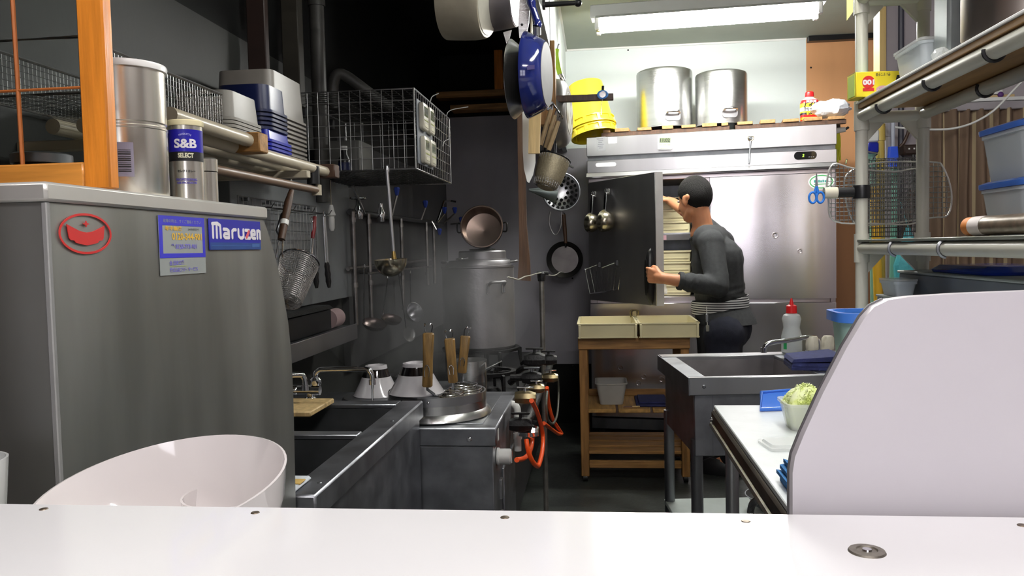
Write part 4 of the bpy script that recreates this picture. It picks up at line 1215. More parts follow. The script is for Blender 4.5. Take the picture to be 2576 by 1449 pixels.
part('strap', stp, STEEL, t)
q = (PCX + .158 * math.cos(R(-88)), PCY + .158 * math.sin(R(-88)), .815)
part('strap_bolt', MB().sphere(q, .0045, 10, 6), CHROME, t)
hl = [(.15 * math.cos(a), .15 * math.sin(a)) for a in [R(78) + R(204) * i / 30 for i in range(31)]]
solid('pot_lid', MB().prism(hl, .004, T(PCX, PCY, PZ + .0006)), STEEL_DULL, 'half round steel lid covering the left half of the boiling pot', 'lid')
trc = at(962, 990, Y=2.56)
solid('draining_tray', MB().lathe([(.138, 0), (.138, .004), (.132, .026), (.126, .031), (.002, .031)], 44, T(trc.x, 2.56, ZB + .001)), STEEL_DULL, 'upturned round dark steel tray beside the boiling pot near the wall', 'tray')
ZT = PZ + .005
def noodle_bowl(x, y, r, rf, h, lab, ZT=ZT):
    t = thing('noodle_bowl', lab, 'bowl', (x, y, ZT), 'upturned noodle bowls by the boiling pot')
    k = lambda f: rf + (r - rf) * f
    part('bowl', MB().lathe([(r, 0), (r + .001, .002), (k(.97), h * .05), (k(.5), h * .42), (k(.28), h * .62)], 48, T(x, y, ZT)), mat('glazed white bowl', (0.62, .60, .62, 1), .12, coat=.5), t)
    part('black_band', MB().lathe([(k(.28), h * .62), (k(.08), h * .84), (rf + .002, h * .885)], 48, T(x, y, ZT)), GLAZE_BLACK, t)
    part('foot', MB().lathe([(rf + .002, h * .885), (rf, h * .985), (rf - .002, h), (rf - .009, h), (rf - .011, h * .93), (.002, h * .92)], 48, T(x, y, ZT)), mat('glazed white bowl', (0.62, .60, .62, 1), .12), t)
p = at(948, 985, Y=2.57)
noodle_bowl(p.x, 2.57, .077, .036, .100, 'rear upturned noodle bowl with black band near the faucet', ZB + .0326)
p = at(1050, 985, Y=2.365)
noodle_bowl(p.x, 2.355, .084, .040, .092, 'front upturned noodle bowl with black band beside the wooden handles')

def tebo(label, foot, head, r, ctr, depth=.07, hook_a=0):
    foot, head, ctr = Vector(foot), Vector(head), Vector(ctr)
    t = thing('noodle_strainer', label, 'strainer', ctr + Vector((0, 0, -depth)), 'noodle strainers standing in the boiling pot')
    M = T(ctr)
    mb = MB(); mesh_basket(mb, M, r * .7, r, depth, 36, 8, .0006)
    part('mesh', mb, BASK, t, kind='stuff')
    for zz in (0, -.008):
        part('rim', MB().tube([ctr + Vector((r * math.cos(a), r * math.sin(a), zz)) for a in [2 * PI * i / 32 for i in range(32)]], .0022, 6, True), CHROME, t)
    Mh = along(foot, head)
    L = (head - foot).length
    h = part('handle', MB().loft([[(a, b, z) for a, b in rrect(w, d_, .005, 3)] for z, w, d_ in ((0, .024, .018), (.003, .029, .020), (L * .5, .028, .020), (L - .003, .032, .022), (L, .027, .018))], Mh), WOOD_HANDLE, t)
    part('handle_loop', MB().tube(spline([(-.006, -.011, L * .2), (-.007, -.012, L * .35), (0, -.013, L * .42), (.007, -.012, L * .35), (.006, -.011, L * .2)], 4), .0014, 6, M=Mh), CHROME, h)
    dr = (foot - ctr); dr.z = 0
    e = ctr + dr.normalized() * r
    part('tang', MB().tube([foot + (head - foot) * .03, foot + Vector((0, 0, -.008)), e + Vector((0, 0, .004)), e], .0045, 8), STEEL_DULL, t)
    for s in (-1, 1):
        Mr = Mh @ rot('Z', hook_a)
        part('hook', MB().tube(spline([(s * .007, 0, L - .004), (s * .010, -.002, L + .010), (s * .012, -.004, L + .022), (s * .009, -.010, L + .030), (s * .006, -.014, L + .025)], 4), .0017, 6, M=Mr), CHROME, t)
    return t
def topz(x, y, Y): return at(x, y, Y=Y)
f1, h1 = at(1075, 973, Y=2.275), at(1078, 838, Y=2.27)
tebo('nearest upright wooden handled noodle strainer in the boiling pot', f1, h1, .05, (f1.x + .045, 2.335, PZ + .0065), .068)
f2, h2 = at(1140, 962, Y=2.40), at(1131, 852, Y=2.39)
tebo('middle wooden handled noodle strainer leaning in the boiling pot', f2, h2, .052, (f2.x + .030, 2.44, PZ + .002), .065)
f3, h3 = at(1162, 938, Y=2.53), at(1171, 845, Y=2.535)
tebo('rear wooden handled noodle strainer in the boiling pot', f3, h3, .048, (f3.x + .004, 2.51, PZ + .002), .06, 60)
q = at(1180, 918, Y=2.98)
t = thing('saucepan', 'steel saucepan with thin handle behind the noodle strainers', 'pan', (q.x, 2.98, .655))
pz = at(1180, 905, Y=2.98).z
part('pan', MB().lathe([(.06, 0), (.066, .006), (.068, pz - .655), (.066, pz - .655), (.064, .01), (.002, .006)], 32, T(q.x, 2.98, .655)), POT_STEEL, t)
h0, h1 = at(1222, 928, Y=2.93), at(1262, 908, Y=2.93)
part('handle', MB().tube([(q.x + .066, 2.96, pz - .01), h0, h1], .0035, 8), CHROME, t)

# ================================================================ GAS RANGE, STOCK POT STACK
t = thing('gas_range', 'low black gas range with cast iron burners beyond the noodle boiler', 'stove', (-.7, 3.7, 0))
part('body', MB().box((XL + .015, 2.83, .08), (-.37, 4.75, .62), .004), mat('range enamel', (0.05, .05, .052, 1), .4, .4, .4, 6), t)
part('front_rail', MB().box((-.37, 2.83, .56), (-.345, 4.75, .62), .003), STEEL_DULL, t)
part('hob_plate', MB().box((XL + .015, 2.83, .62), (-.345, 4.75, .635), .002), IRON, t)
for x in (XL + .06, -.42):
    for y in (2.9, 4.68):
        part('leg', MB().cyl((x, y, 0), (x, y, .081), .02), IRON, t)
def burner(cx, cy, r, ztop):
    b = part('burner_ring', MB().loft([[(cx + rr * math.cos(a), cy + rr * math.sin(a), z) for rr, z in ((r - .014, ztop - .012), (r + .006, ztop - .014), (r + .008, ztop), (r - .012, ztop))] for a in [2 * PI * i / 40 for i in range(40)]], closed=True), IRON, t)
    for k in range(5):
        a = 2 * PI * k / 5 + .3
        part('prong', MB().loft([[(cx + rr * math.cos(a) - w * math.sin(a), cy + rr * math.sin(a) + w * math.cos(a), z) for w, z in ((-.006, z0), (.006, z0), (.006, z1), (-.006, z1))] for rr, z0, z1 in ((r * .35, ztop - .03, ztop - .008), (r, ztop - .02, ztop - .002), (r + .02, .636, ztop - .01))]), IRON, b)
    part('burner_head', MB().lathe([(r * .5, 0), (r * .45, .03), (r * .3, .045), (r * .1, .04)], 24, T(cx, cy, .635)), IRON, b)
burner(-.385 - .07, 3.28, .10, .752)
burner(-.585, 3.9, .185, .774)
burner(-.85, 3.2, .10, .74)
burner(-.72, 4.45, .15, .74)

c = at(1207, 866, Y=3.9)
SX, SYY = c.x, 3.9
r = .178
zb, zt = .7745, at(1207, 674, Y=3.72).z
t = thing('stock_pot', 'large dull aluminium stock pot on the gas range', 'pot', (SX, SYY, zb))
H = zt - zb
part('body', MB().lathe([(r - .012, 0), (r, .012), (r, H - .004), (r + .004, H), (r + .004, H + .004), (r - .004, H + .004), (r - .004, .012), (.002, .008)], 56, T(SX, SYY, zb)), ALU, t)
def loop_handle(parent, p, out, side, w, drop, m, rt=.007, riv=True):
    out, side = Vector(out).normalized(), Vector(side).normalized()
    p = Vector(p)
    h = part('handle', MB().tube(spline([p - side * w + Vector((0, 0, -drop)) + out * .004, p - side * w + Vector((0, 0, -drop * .3)) + out * .008, p - side * w * .85 + out * .03, p + out * .036, p + side * w * .85 + out * .03, p + side * w + Vector((0, 0, -drop * .3)) + out * .008, p + side * w + Vector((0, 0, -drop)) + out * .004], 5), rt, 10), m, parent)
    for s in (-1, 1):
        part('handle_plate', MB().loft([[(a, b, z) for a, b in rrect(.022, drop * 1.1, .010)] for z in (0, .004)], basis(p + side * s * w + Vector((0, 0, -drop * .6)) + out * .002, side, (0, 0, 1), out)), m, h)
        if riv:
            for q in (-.25, -.95):
                part('rivet', MB().sphere(p + side * s * w + Vector((0, 0, drop * q)) + out * .007, .0045, 8, 6), CHROME, h)
hp_ = at(1252, 712, Y=3.74)
an = math.atan2(3.74 - SYY, hp_.x - SX)
o_ = Vector((math.cos(an), math.sin(an), 0))
pp = Vector((SX, SYY, hp_.z + .004)) + o_ * r
loop_handle(t, pp, o_, (-o_.y, o_.x, 0), .042, .05, ALU)
pp2 = Vector((SX, SYY, hp_.z + .004)) - o_ * r
loop_handle(t, pp2, -o_, (o_.y, -o_.x, 0), .042, .05, ALU)
# lid pot and smaller pot stacked upside down
z = zb + H + .0045
z1_ = at(1210, 661, Y=3.75).z
t = thing('shallow_pot', 'shallow aluminium pot lying upturned on the large stock pot', 'pot', (SX + .005, SYY, z))
h = max(.03, z1_ - z)
part('body', MB().lathe([(.166, 0), (.166, .004), (.158, .006), (.156, h - .008), (.150, h)], 48, T(SX + .008, SYY, z)), ALU, t)
for s in (-1, 1):
    part('handle', MB().tube(spline([(SX + .008 + s * .157, SYY - .04, z + .02), (SX + .008 + s * .182, SYY - .03, z + .022), (SX + .008 + s * .186, SYY, z + .024), (SX + .008 + s * .182, SYY + .03, z + .022), (SX + .008 + s * .157, SYY + .04, z + .02)], 4), .006, 8), ALU, t)
z2 = z + h + .0004
t = thing('inner_pot', 'smaller aluminium pot upturned on the shallow pot in the stack', 'pot', (SX + .03, SYY, z2))
h2 = .046
part('body', MB().lathe([(.124, 0), (.124, .004), (.118, .006), (.117, h2 - .006), (.112, h2)], 44, T(SX + .024, SYY, z2)), ALU, t)
part('handle', MB().tube(spline([(SX - .06, SYY - .098, z2 + .012), (SX - .085, SYY - .12, z2 + .008), (SX - .06, SYY - .135, z2 + .008), (SX - .03, SYY - .115, z2 + .012)], 4), .0045, 8), CHROME, t)
# tilted dark pan on top, mouth facing the aisle
zc = at(1210, 585, Y=3.82).z
mc = at(1212, 584, Y=3.83)
mc.z = max(mc.z, z2 + h2 + .013 + .104)
t = thing('mixing_pan', 'dark round pan tilted with open mouth on top of the pot stack', 'pan', (mc.x, 3.86, z2 + h2))
axv = Vector((.05, -.97, .16)).normalized()
M = along(mc, mc + axv)
rr = .1
dp = .125
part('shell', MB().lathe([(.085, -dp), (.092, -dp + .012), (rr, -.002), (rr + .004, 0), (rr + .004, .003), (rr - .002, .003), (rr - .004, -.004), (.088, -dp + .014), (.002, -dp + .005)], 48, M), COPPER_IN, t)
part('rim', MB().tube([M @ Vector(((rr + .004) * math.cos(a), (rr + .004) * math.sin(a), 0)) for a in [2 * PI * i / 40 for i in range(40)]], .0028, 6, True), IRON, t)
for s in (-1, 1):
    part('handle', MB().tube(spline([M @ Vector((s * (rr + .001), -.02, -.03)), M @ Vector((s * (rr + .02), -.02, -.02)), M @ Vector((s * (rr + .02), .02, -.02)), M @ Vector((s * (rr + .001), .02, -.03))], 4), .004, 8), IRON, t)
ZTOP = z2 + h2
solid('pan_cradle', MB().lathe([(.060, 0), (.066, .003), (.064, .008), (.058, .010)], 32, T(SX + .024, SYY, ZTOP + .0004)), IRON, 'black ring rest under the tilted round pan', 'ring')

# ------------------------------------------------ gas pole, manifold, valves and hoses
XG = -.235
pt_ = at(1362, 688, X=XG); pb_ = at(1366, 968, X=XG)
GP = mat('grimy galvanised pipe', (0.26, 0.245, 0.22, 1), .45, .7, .4, 20)
t = thing('gas_pipe', 'upright gas pipe with valves along the front of the gas range', 'pipe', (XG, pt_.y, 0))
part('pole', MB().tube([(pt_.x, pt_.y, 0.0), (pt_.x, pt_.y, pt_.z - .01)], .0105, 12), GP, t)
part('top_fitting', MB().lathe([(.015, -.02), (.017, -.005), (.017, .012), (.010, .02)], 8, T(pt_.x, pt_.y, pt_.z - .012)), IRON, t)
part('wire_clamp', MB().tube([(pt_.x + .03, pt_.y, pt_.z), (pt_.x - .02, pt_.y, pt_.z + .004)], .007, 8), IRON, t)
part('manifold', MB().tube([(XG - .0, 2.50, .70), (XG - .0, 3.75, .70)], .016, 12), IRON, t)
part('upper_manifold', MB().tube([(XG - .03, 2.9, .78), (XG - .03, 3.7, .79)], .014, 12), IRON, t)
def valve(x, y, X, body, lever, s=1.0):
    q = at(x, y, X=X)
    v = part('valve', MB().lathe([(.016 * s, -.03 * s), (.02 * s, -.012 * s), (.02 * s, .012 * s), (.014 * s, .03 * s)], 8, T(q) @ rot('Y', 90)), body, t)
    part('valve_lever', MB().boxc((q.x, q.y, q.z + .03 * s), (.05 * s, .012, .006), .002).cyl((q.x, q.y, q.z), (q.x, q.y, q.z + .03 * s), .005), lever, v)
    part('stub', MB().tube([(q.x - (.08 if q.y > 2.9 else .02), q.y, q.z), (q.x + .03, q.y, q.z)], .010 * s, 8), body, v)
BRASS_DIM = mat('dim brass', (0.33, .27, .15, 1), .35, 1, .3, 30)
valve(1345, 904, -.235, IRON, IRON, 1.3)
valve(1380, 905, -.20, IRON, IRON, 1.1)
valve(1338, 950, -.25, IRON, STEEL_DULL, 1.2)
valve(1385, 950, -.20, BRASS_DIM, CHROME, 1.0)
valve(1350, 977, -.225, BRASS_DIM, CHROME, .9)
valve(1322, 1000, -.235, BRASS_DIM, CHROME, 1.1)
valve(1330, 1085, -.235, CHROME, IRON, 1.1)
valve(1310, 1068, -.255, IRON, IRON, 1.2)
# burner arms reaching to the rings
for y0 in (3.05, 3.3, 3.55):
    part('burner_arm', MB().tube(spline([(XG - .03, y0, .76), (XG - .08, y0, .76), (XG - .115, y0 + .02, .735)], 4), .013, 8), IRON, t)
def hose(label, pts, X=-.2, r=.0075, m=ORANGE_HOSE, Xs=None):
    P_ = [at(x, y, X=X + (Xs[k] if Xs else 0)) for k, (x, y) in enumerate(pts)]
    return solid('gas_hose', MB().tube(spline(P_, 7), r, 10), m, label, 'hose', group='hoses on the gas valves')
hose('orange gas hose forming the long loop nearest the noodle boiler', [(1337, 1008), (1353, 1042), (1365, 1090), (1364, 1135), (1356, 1168), (1350, 1172), (1338, 1158), (1328, 1130), (1324, 1105)], -.21, Xs=(0, .005, .01, .012, .012, .01, 0, -.01, -.015))
hose('orange gas hose with a sharp fold farthest from the noodle boiler', [(1376, 975), (1380, 1015), (1391, 1055), (1408, 1083), (1413, 1091), (1404, 1091), (1388, 1080), (1368, 1065)], -.2, Xs=(0, 0, .01, .02, .022, .02, .01, 0))
hose('short orange gas hose curling back to the boiler front', [(1339, 1095), (1338, 1118), (1331, 1140), (1318, 1153), (1300, 1157)], -.235)
hose('thin grey hose hanging behind the orange hoses', [(1403, 945), (1405, 990), (1402, 1040), (1392, 1065), (1378, 1055), (1374, 1020), (1376, 985)], -.18, .0045, mat('grey rubber', C(78, 76, 66), .5))
wp = [at(x, y, X=XG) for x, y in ((1277, 697), (1290, 700), (1305, 703), (1320, 696), (1338, 692), (1350, 688), (1362, 686))]
t = thing('twisted_wire', 'wavy pale wire twisted round the top of the upright gas pipe', 'wire', pt_)
part('wire', MB().tube(spline(wp, 4), .0022, 6), PIPE_WHITE, t)
part('wire', MB().tube(spline([at(x, y, X=XG) for x, y in ((1364, 688), (1380, 692), (1397, 692), (1412, 684), (1428, 690), (1440, 682), (1447, 680))], 4), .0022, 6), PIPE_WHITE, t)

# ------------------------------------------------ steam above the boiling pot
m = bpy.data.materials.new('steam'); m.use_nodes = True
nt = m.node_tree
nt.nodes.remove(nt.nodes['Principled BSDF'])
vol = nt.nodes.new('ShaderNodeVolumeScatter')
vol.inputs['Color'].default_value = (1, 1, 1, 1); vol.inputs['Anisotropy'].default_value = .2
nt.links.new(vol.outputs[0], nt.nodes['Material Output'].inputs['Volume'])
tc = nt.nodes.new('ShaderNodeTexCoord')
ns = nt.nodes.new('ShaderNodeTexNoise'); ns.inputs['Scale'].default_value = 5; ns.inputs['Detail'].default_value = 3
mp = nt.nodes.new('ShaderNodeMapping'); mp.inputs['Scale'].default_value = (1, 1, .5)
nt.links.new(tc.outputs['Object'], mp.inputs[0]); nt.links.new(mp.outputs[0], ns.inputs['Vector'])
mr = nt.nodes.new('ShaderNodeMapRange'); mr.inputs['From Min'].default_value = .45; mr.inputs['From Max'].default_value = .75; mr.inputs['To Max'].default_value = 1.0
nt.links.new(ns.outputs['Fac'], mr.inputs[0])
gr = nt.nodes.new('ShaderNodeTexGradient'); gr.gradient_type = 'SPHERICAL'
mp2 = nt.nodes.new('ShaderNodeMapping'); mp2.inputs['Scale'].default_value = (2.3, 1.7, 2.6)
nt.links.new(tc.outputs['Object'], mp2.inputs[0]); nt.links.new(mp2.outputs[0], gr.inputs[0])
mu = nt.nodes.new('ShaderNodeMath'); mu.operation = 'MULTIPLY'
nt.links.new(mr.outputs[0], mu.inputs[0]); nt.links.new(gr.outputs['Fac'], mu.inputs[1])
mu2 = nt.nodes.new('ShaderNodeMath'); mu2.operation = 'MULTIPLY'; mu2.inputs[1].default_value = 3.2
nt.links.new(mu.outputs[0], mu2.inputs[0]); nt.links.new(mu2.outputs[0], vol.inputs['Density'])
sv = MB().sphere((0, 0, 0), (.40, .58, .36), 24, 14)
sv.v = [v + Vector((-.62, 2.85, 1.12)) for v in sv.v]
solid('steam', sv, m, 'thin steam drifting up from the boiling pot', 'steam', loc=(-.62, 2.85, 1.0), kind='stuff')

# ================================================================ THINGS HANGING ON THE HOOD PANEL
t = thing('pan_rail', 'steel rail above the frying pans at the end of the hood panel', 'rail', (-.4, 2.42, 2.12))
part('rail', MB().tube([(-.95, 2.42, 2.13), (XP - .005, 2.42, 2.13)], .009, 10), STEEL_DULL, t)
part('drop', MB().tube([(-.9, 2.42, 2.13), (-.9, 2.42, ZC)], .008, 8), STEEL_DULL, t)
part('drop', MB().tube([(XP - .015, 2.42, 2.13), (XP - .015, 2.42, 2.20)], .008, 8), STEEL_DULL, t)

def pan(name, label, c, axis, r, depth, m_out, m_base, m_in, base_k=.8, wall=.003, curve=0.0):
    """A pan whose base faces along axis; c is the centre of the mouth."""
    c, ax = Vector(c), Vector(axis).normalized()
    t = thing(name, label, 'pan', c)
    M = along(c, c + ax)
    rb = r * base_k
    out = [(r, 0), (r * 1.005, .002), (rb + (r - rb) * .35, depth * .72), (rb, depth * .985), (rb * .97, depth)]
    if curve:
        out = [(r, 0)] + [(rb + (r - rb) * math.cos(PI / 2 * k) ** .8, depth * math.sin(PI / 2 * k) ** (1 + curve)) for k in (.2, .4, .6, .8, .95)] + [(rb * .96, depth)]
    part('side', MB().lathe(out + [(rb * .96 - wall, depth - wall), (r - wall, 0)], 56, M, cap0=False, cap1=False), m_out, t, angle=50)
    part('base', MB().lathe([(rb * .97, depth - .0005), (rb * .96, depth + .0015), (.002, depth + .0015)], 56, M), m_base, t)
    part('inside', MB().lathe([(r - wall - .0005, .002), (rb * .95 - wall, depth - wall), (.002, depth - wall)], 48, M, cap1=False), m_in, t)
    return t, M
AXP = (1, -.13, -.02)
# blue frying pan, base to the right
q = at(1327, 190, Y=2.36)
t, M = pan('blue_frying_pan', 'blue enamel frying pan hanging edge on from the rail with pale base', q, AXP, .125, .058, BLUE_ENAMEL, PAN_BASE, BLACK_PLASTIC, .76)
n0, n1 = at(1352, 88, Y=2.33), at(1351, 66, Y=2.32)
part('ferrule', MB().tube([n0, n1], .0105, 12), mat('grey ferrule', (0.5, .5, .5, 1), .35, .9), t)
hs = [n1, at(1352, 58, Y=2.32), at(1343, 30, Y=2.32), at(1334, -5, Y=2.32), at(1330, -50, Y=2.33), at(1330, -85, Y=2.36)]
part('handle', MB().tube(spline(hs, 5), [.0125] * 6 + [.0105] * 7 + [.0135] * 13, 12), BLUE_ENAMEL, t)
part('hanging_hook', MB().tube([hs[-1] + Vector((0, 0, -.012)), hs[-1] + Vector((0, .01, .03)), Vector((hs[-1].x, 2.42, 2.139)), Vector((hs[-1].x, 2.436, 2.13))], .003, 6), STEEL_DULL, t)
mt = part('maker_mark', flat([(-.011, -.006), (.011, -.006), (.011, .006), (-.011, .006)], basis(q + Vector((.020, -.1215, -.004)), (.97, -.25, 0), (0, 0, 1), (-.25, -.97, 0))), mat('faint violet print', C(92, 84, 140), .6), t)
# bright steel pan behind it
q = at(1290, 200, Y=2.44)
t, M = pan('steel_frying_pan', 'bright steel frying pan hanging left of the blue frying pan', q, AXP, .118, .038, POT_STEEL, POT_STEEL, STEEL_DULL, .72)
a = at(1315, 95, Y=2.43); b = at(1322, -20, Y=2.42); c_ = at(1318, -95, Y=2.42)
hd = part('handle', MB().loft([[tuple(Vector(p) + Vector((sx * w, sy * .002, 0))) for sx, sy in ((-1, -1), (1, -1), (1, 1), (-1, 1))] for p, w in ((a, .010), (a.lerp(b, .3), .016), (b, .016), (c_, .012))]), POT_STEEL, t)
part('rivet', MB().sphere(at(1313, 62, Y=2.425), .004, 8, 6), IRON, hd)
part('handle_spout', MB().prism([(0, 0), (.026, .006), (.012, -.045)], .003, basis(at(1266, 82, Y=2.43), (1, 0, 0), (0, 0, 1), (0, -1, 0))), POT_STEEL, t)
part('hanging_hook', MB().tube([c_ + Vector((0, 0, -.01)), Vector((c_.x, 2.42, 2.141))], .003, 6), STEEL_DULL, t)
# deep pots further left
q = at(1268, -20, Y=2.45)
t, M = pan('grey_saucepan', 'deep dull grey saucepan hanging between the steel pan and beige pot', at(1238, -22, Y=2.46), (1, -.10, -.06), .118, .075, mat('violet grey steel', (0.34, .31, .33, 1), .42, .9, .2, 9), mat('dull pan base', (.36, .34, .35, 1), .45, .9), STEEL_DULL, .9)
part('handle', MB().tube([q + Vector((-.02, 0, .11)), q + Vector((-.02, -.02, .16)), Vector((q.x - .02, 2.42, 2.141))], .006, 8), STEEL_DULL, t)
t, M = pan('beige_pot', 'large beige grimy pot hanging leftmost with rounded bottom edge', at(1134, -24, Y=2.38), (1, -.13, -.17), .142, .122, mat('grimy beige enamel', (0.36, .32, .24, 1), .5, .1, .35, 6, bump=.08), mat('rubbed pot base', (.52, .50, .42, 1), .45, .2, .2, 12), BLACK_PLASTIC, .86, curve=.5)
q = at(1160, -60, Y=2.38)
part('handle', MB().tube([q + Vector((0, 0, .10)), q + Vector((0, .01, .13)), Vector((q.x, 2.42, 2.141))], .007, 8), STEEL_DULL, t)

# white plastic scraper, pale board, tall paddle, each on a cord from the hood panel
def blade(name, label, pts, Y, th, m, cat='utensil'):
    P_ = [at(x, y, Y=Y) for x, y in pts]
    top = (P_[0] + P_[1]) / 2
    t = thing(name, label, cat, top)
    part('blade', MB().loft([P_, [p + Vector((0, th, 0)) for p in P_]]), m, t)
    zz = 2.172 if Y < 3.6 else 1.94
    part('cord', MB().tube([top + Vector((0, th / 2, -.012)), Vector((XP - .015, Y + .005, zz))], .0022, 6), PIPE_CREAM, t)
    return t
blade('plastic_scraper', 'long white pointed plastic scraper hanging below the blue frying pan', [(1314, 270), (1345, 270), (1346, 360), (1347, 408), (1341, 440), (1331, 460), (1326, 457), (1318, 425), (1315, 380)], 2.85, .006, WHITE_PLASTIC)
blade('wooden_board', 'pale wooden board with dark stain hanging behind the blue frying pan', [(1331, 262), (1361, 262), (1357, 386), (1329, 386)], 2.78, .02, WOOD_PALE, 'board')
blade('stirring_paddle', 'tall brown wooden stirring paddle hanging in front of the grey wall', [(1301, 270), (1320, 270), (1322, 440), (1324, 560), (1333, 660), (1335, 707), (1302, 705), (1306, 650), (1305, 560), (1303, 430)], 3.3, .022, WOOD_PADDLE)

# green handled wok on the hood return
q = at(1404, 287, Y=3.85)
t, M = pan('green_handled_pan', 'old spotted pan with lime green handle hanging on the hood return', q, (1, -.12, 0), .165, .055, mat('chipped grey enamel', (0.09, .095, .095, 1), .35, .3, .3, 20, col2=(0.14, .13, .12, 1), contrast=(.45, .75)), mat('chipped white enamel', (0.38, .39, .38, 1), .3, 0, .5, 16, col2=(.08, .055, .04, 1), contrast=(.38, .5)), BLACK_PLASTIC, .62, curve=.2)
n0, n1 = at(1418, 204, Y=3.84), at(1409, 187, Y=3.84)
part('neck', MB().tube([n0, n0.lerp(n1, .5), n1], [.010, .012, .012], 10), CHROME, t)
part('handle', MB().tube(spline([n1, at(1404, 165, Y=3.84), at(1400, 140, Y=3.84), at(1401, 124, Y=3.84)], 5), .0135, 12), LIME, t)
part('hanging_loop', MB().tube([at(1401, 124, Y=3.84), at(1403, 114, Y=3.84), at(1406, 110, Y=3.84)], .005, 6), CHROME, t)

# brown bar with blue clip
t = thing('wooden_bar', 'dark wooden bar sticking out from the hood post across the yellow buckets', 'bar', (0, 3.7, 1.95))
a, b = at(1393, 249, Y=3.70), at(1543, 242, Y=3.70)
part('bar', MB().box((a.x, 3.695, a.z - .016), (b.x, 3.72, b.z + .013), .002), WOOD_DARK, t)
q = at(1516, 238, Y=3.68)
t = thing('blue_clip', 'blue ring clip with black grip hooked over the dark wooden bar', 'clip', q)
part('ring', MB().tube([q + Vector((.021 * math.cos(a), .004 * math.sin(a * 2), .016 * math.sin(a))) for a in [2 * PI * i / 20 for i in range(20)]], .005, 8, True), mat('light blue plastic', C(90, 150, 225), .35), t)
part('disc', MB().lathe([(.015, 0), (.015, .006)], 20, basis(q, (1, 0, 0), (0, 0, 1), (0, -1, 0))), CHROME, t)
part('grip', MB().tube([q + Vector((0, .004, .012)), q + Vector((.002, .006, .04))], .006, 8), BLACK_PLASTIC, t)
part('wire', MB().tube(spline([q + Vector((0, .002, -.014)), q + Vector((-.006, 0, -.05)), q + Vector((-.008, 0, -.09))], 4), .0015, 5), CHROME, t)

# three long handled strainers in a bunch on a bar from the hood post
t = thing('hook_bar', 'thin steel hook bar on the hood post carrying the wooden handled strainers', 'bar', (XP, 3.66, 2.0))
k0, k1_, k2_ = at(1392, 262, Y=3.50), at(1402, 276, Y=3.45), at(1411, 291, Y=3.38)
part('bar', MB().tube([(XP - .01, 3.665, k0.z + .02), k0, k1_, k2_, k2_ + Vector((.0, -.03, .012))], .0035, 8), STEEL_DULL, t)
part('plate', MB().boxc((XP - .005, 3.657, k0.z + .02), (.03, .006, .04), .002), STEEL_DULL, t)
def bunch(lab, x0, y0, x1, y1, Y, basket=False):
    p0, p1 = at(x0, y0, Y=Y), at(x1, y1, Y=Y)
    t = thing('hanging_strainer', lab, 'strainer', p0, 'wooden handled strainers bunched on the hood post')
    part('handle', MB().tube([p0, p0.lerp(p1, .5), p1], [.009, .011, .010], 10), mat('pale worn handle', (0.42, .30, .16, 1), .55, 0, .4, 14), t)
    part('hook', MB().tube(spline([p0, p0 + Vector((.004, -.004, .016)), p0 + Vector((.012, -.006, .026)), p0 + Vector((.018, -.004, .016)), p0 + Vector((.014, 0, .008))], 4), .0028, 6), CHROME, t)
    return t, p1
t1, e1 = bunch('leftmost wooden handled strainer of the bunch with empty dark hook', 1386, 276, 1360, 365, 3.50)
part('tang', MB().tube([e1, e1 + Vector((-.003, 0, -.03))], .006, 6), IRON, t1)
t2, e2 = bunch('middle wooden handled strainer of the bunch behind the golden mesh one', 1396, 290, 1372, 372, 3.45)
part('tang', MB().tube([e2, e2 + Vector((-.003, 0, -.03))], .006, 6), IRON, t2)
t3, e3 = bunch('front golden mesh strainer of the bunch hanging by a wooden handle', 1405, 305, 1380, 378, 3.38)
m0, m1 = at(1361, 378, Y=3.38), at(1431, 416, Y=3.38)
bc = at(1378, 452, Y=3.36)
mc_ = (m0 + m1) / 2
ax = (mc_ - bc).normalized()
ax = (ax - Vector((0, .0, 0))).normalized()
M = along(mc_, mc_ + ax)
rb_ = (m1 - m0).length / 2
part('mesh', MB().lathe([(rb_, 0), (rb_ * .98, -.03), (rb_ * .9, -.09), (rb_ * .75, -.125), (rb_ * .45, -.14), (.002, -.145)], 32, M, cap0=False), MESH_BRASS, t3, angle=60)
mbx = MB(); mesh_basket(mbx, M @ T(0, 0, .001), rb_ * .78, rb_ * 1.01, .136, 30, 9, .0009)
part('ribs', mbx, WIRE_DARK, t3, kind='stuff')
part('rim', MB().tube([M @ Vector((rb_ * math.cos(a), rb_ * math.sin(a), 0)) for a in [2 * PI * i / 30 for i in range(30)]], .0038, 8, True), IRON, t3)
part('tang', MB().tube([e3, mc_ - M.to_3x3() @ Vector((0, rb_, 0)) * .2, m0 + (m1 - m0) * .25 + ax * .004], .005, 6), IRON, t3)
part('rest_lug', MB().tube([m1, m1 + (m1 - m0).normalized() * .022], .005, 6), CHROME, t3)

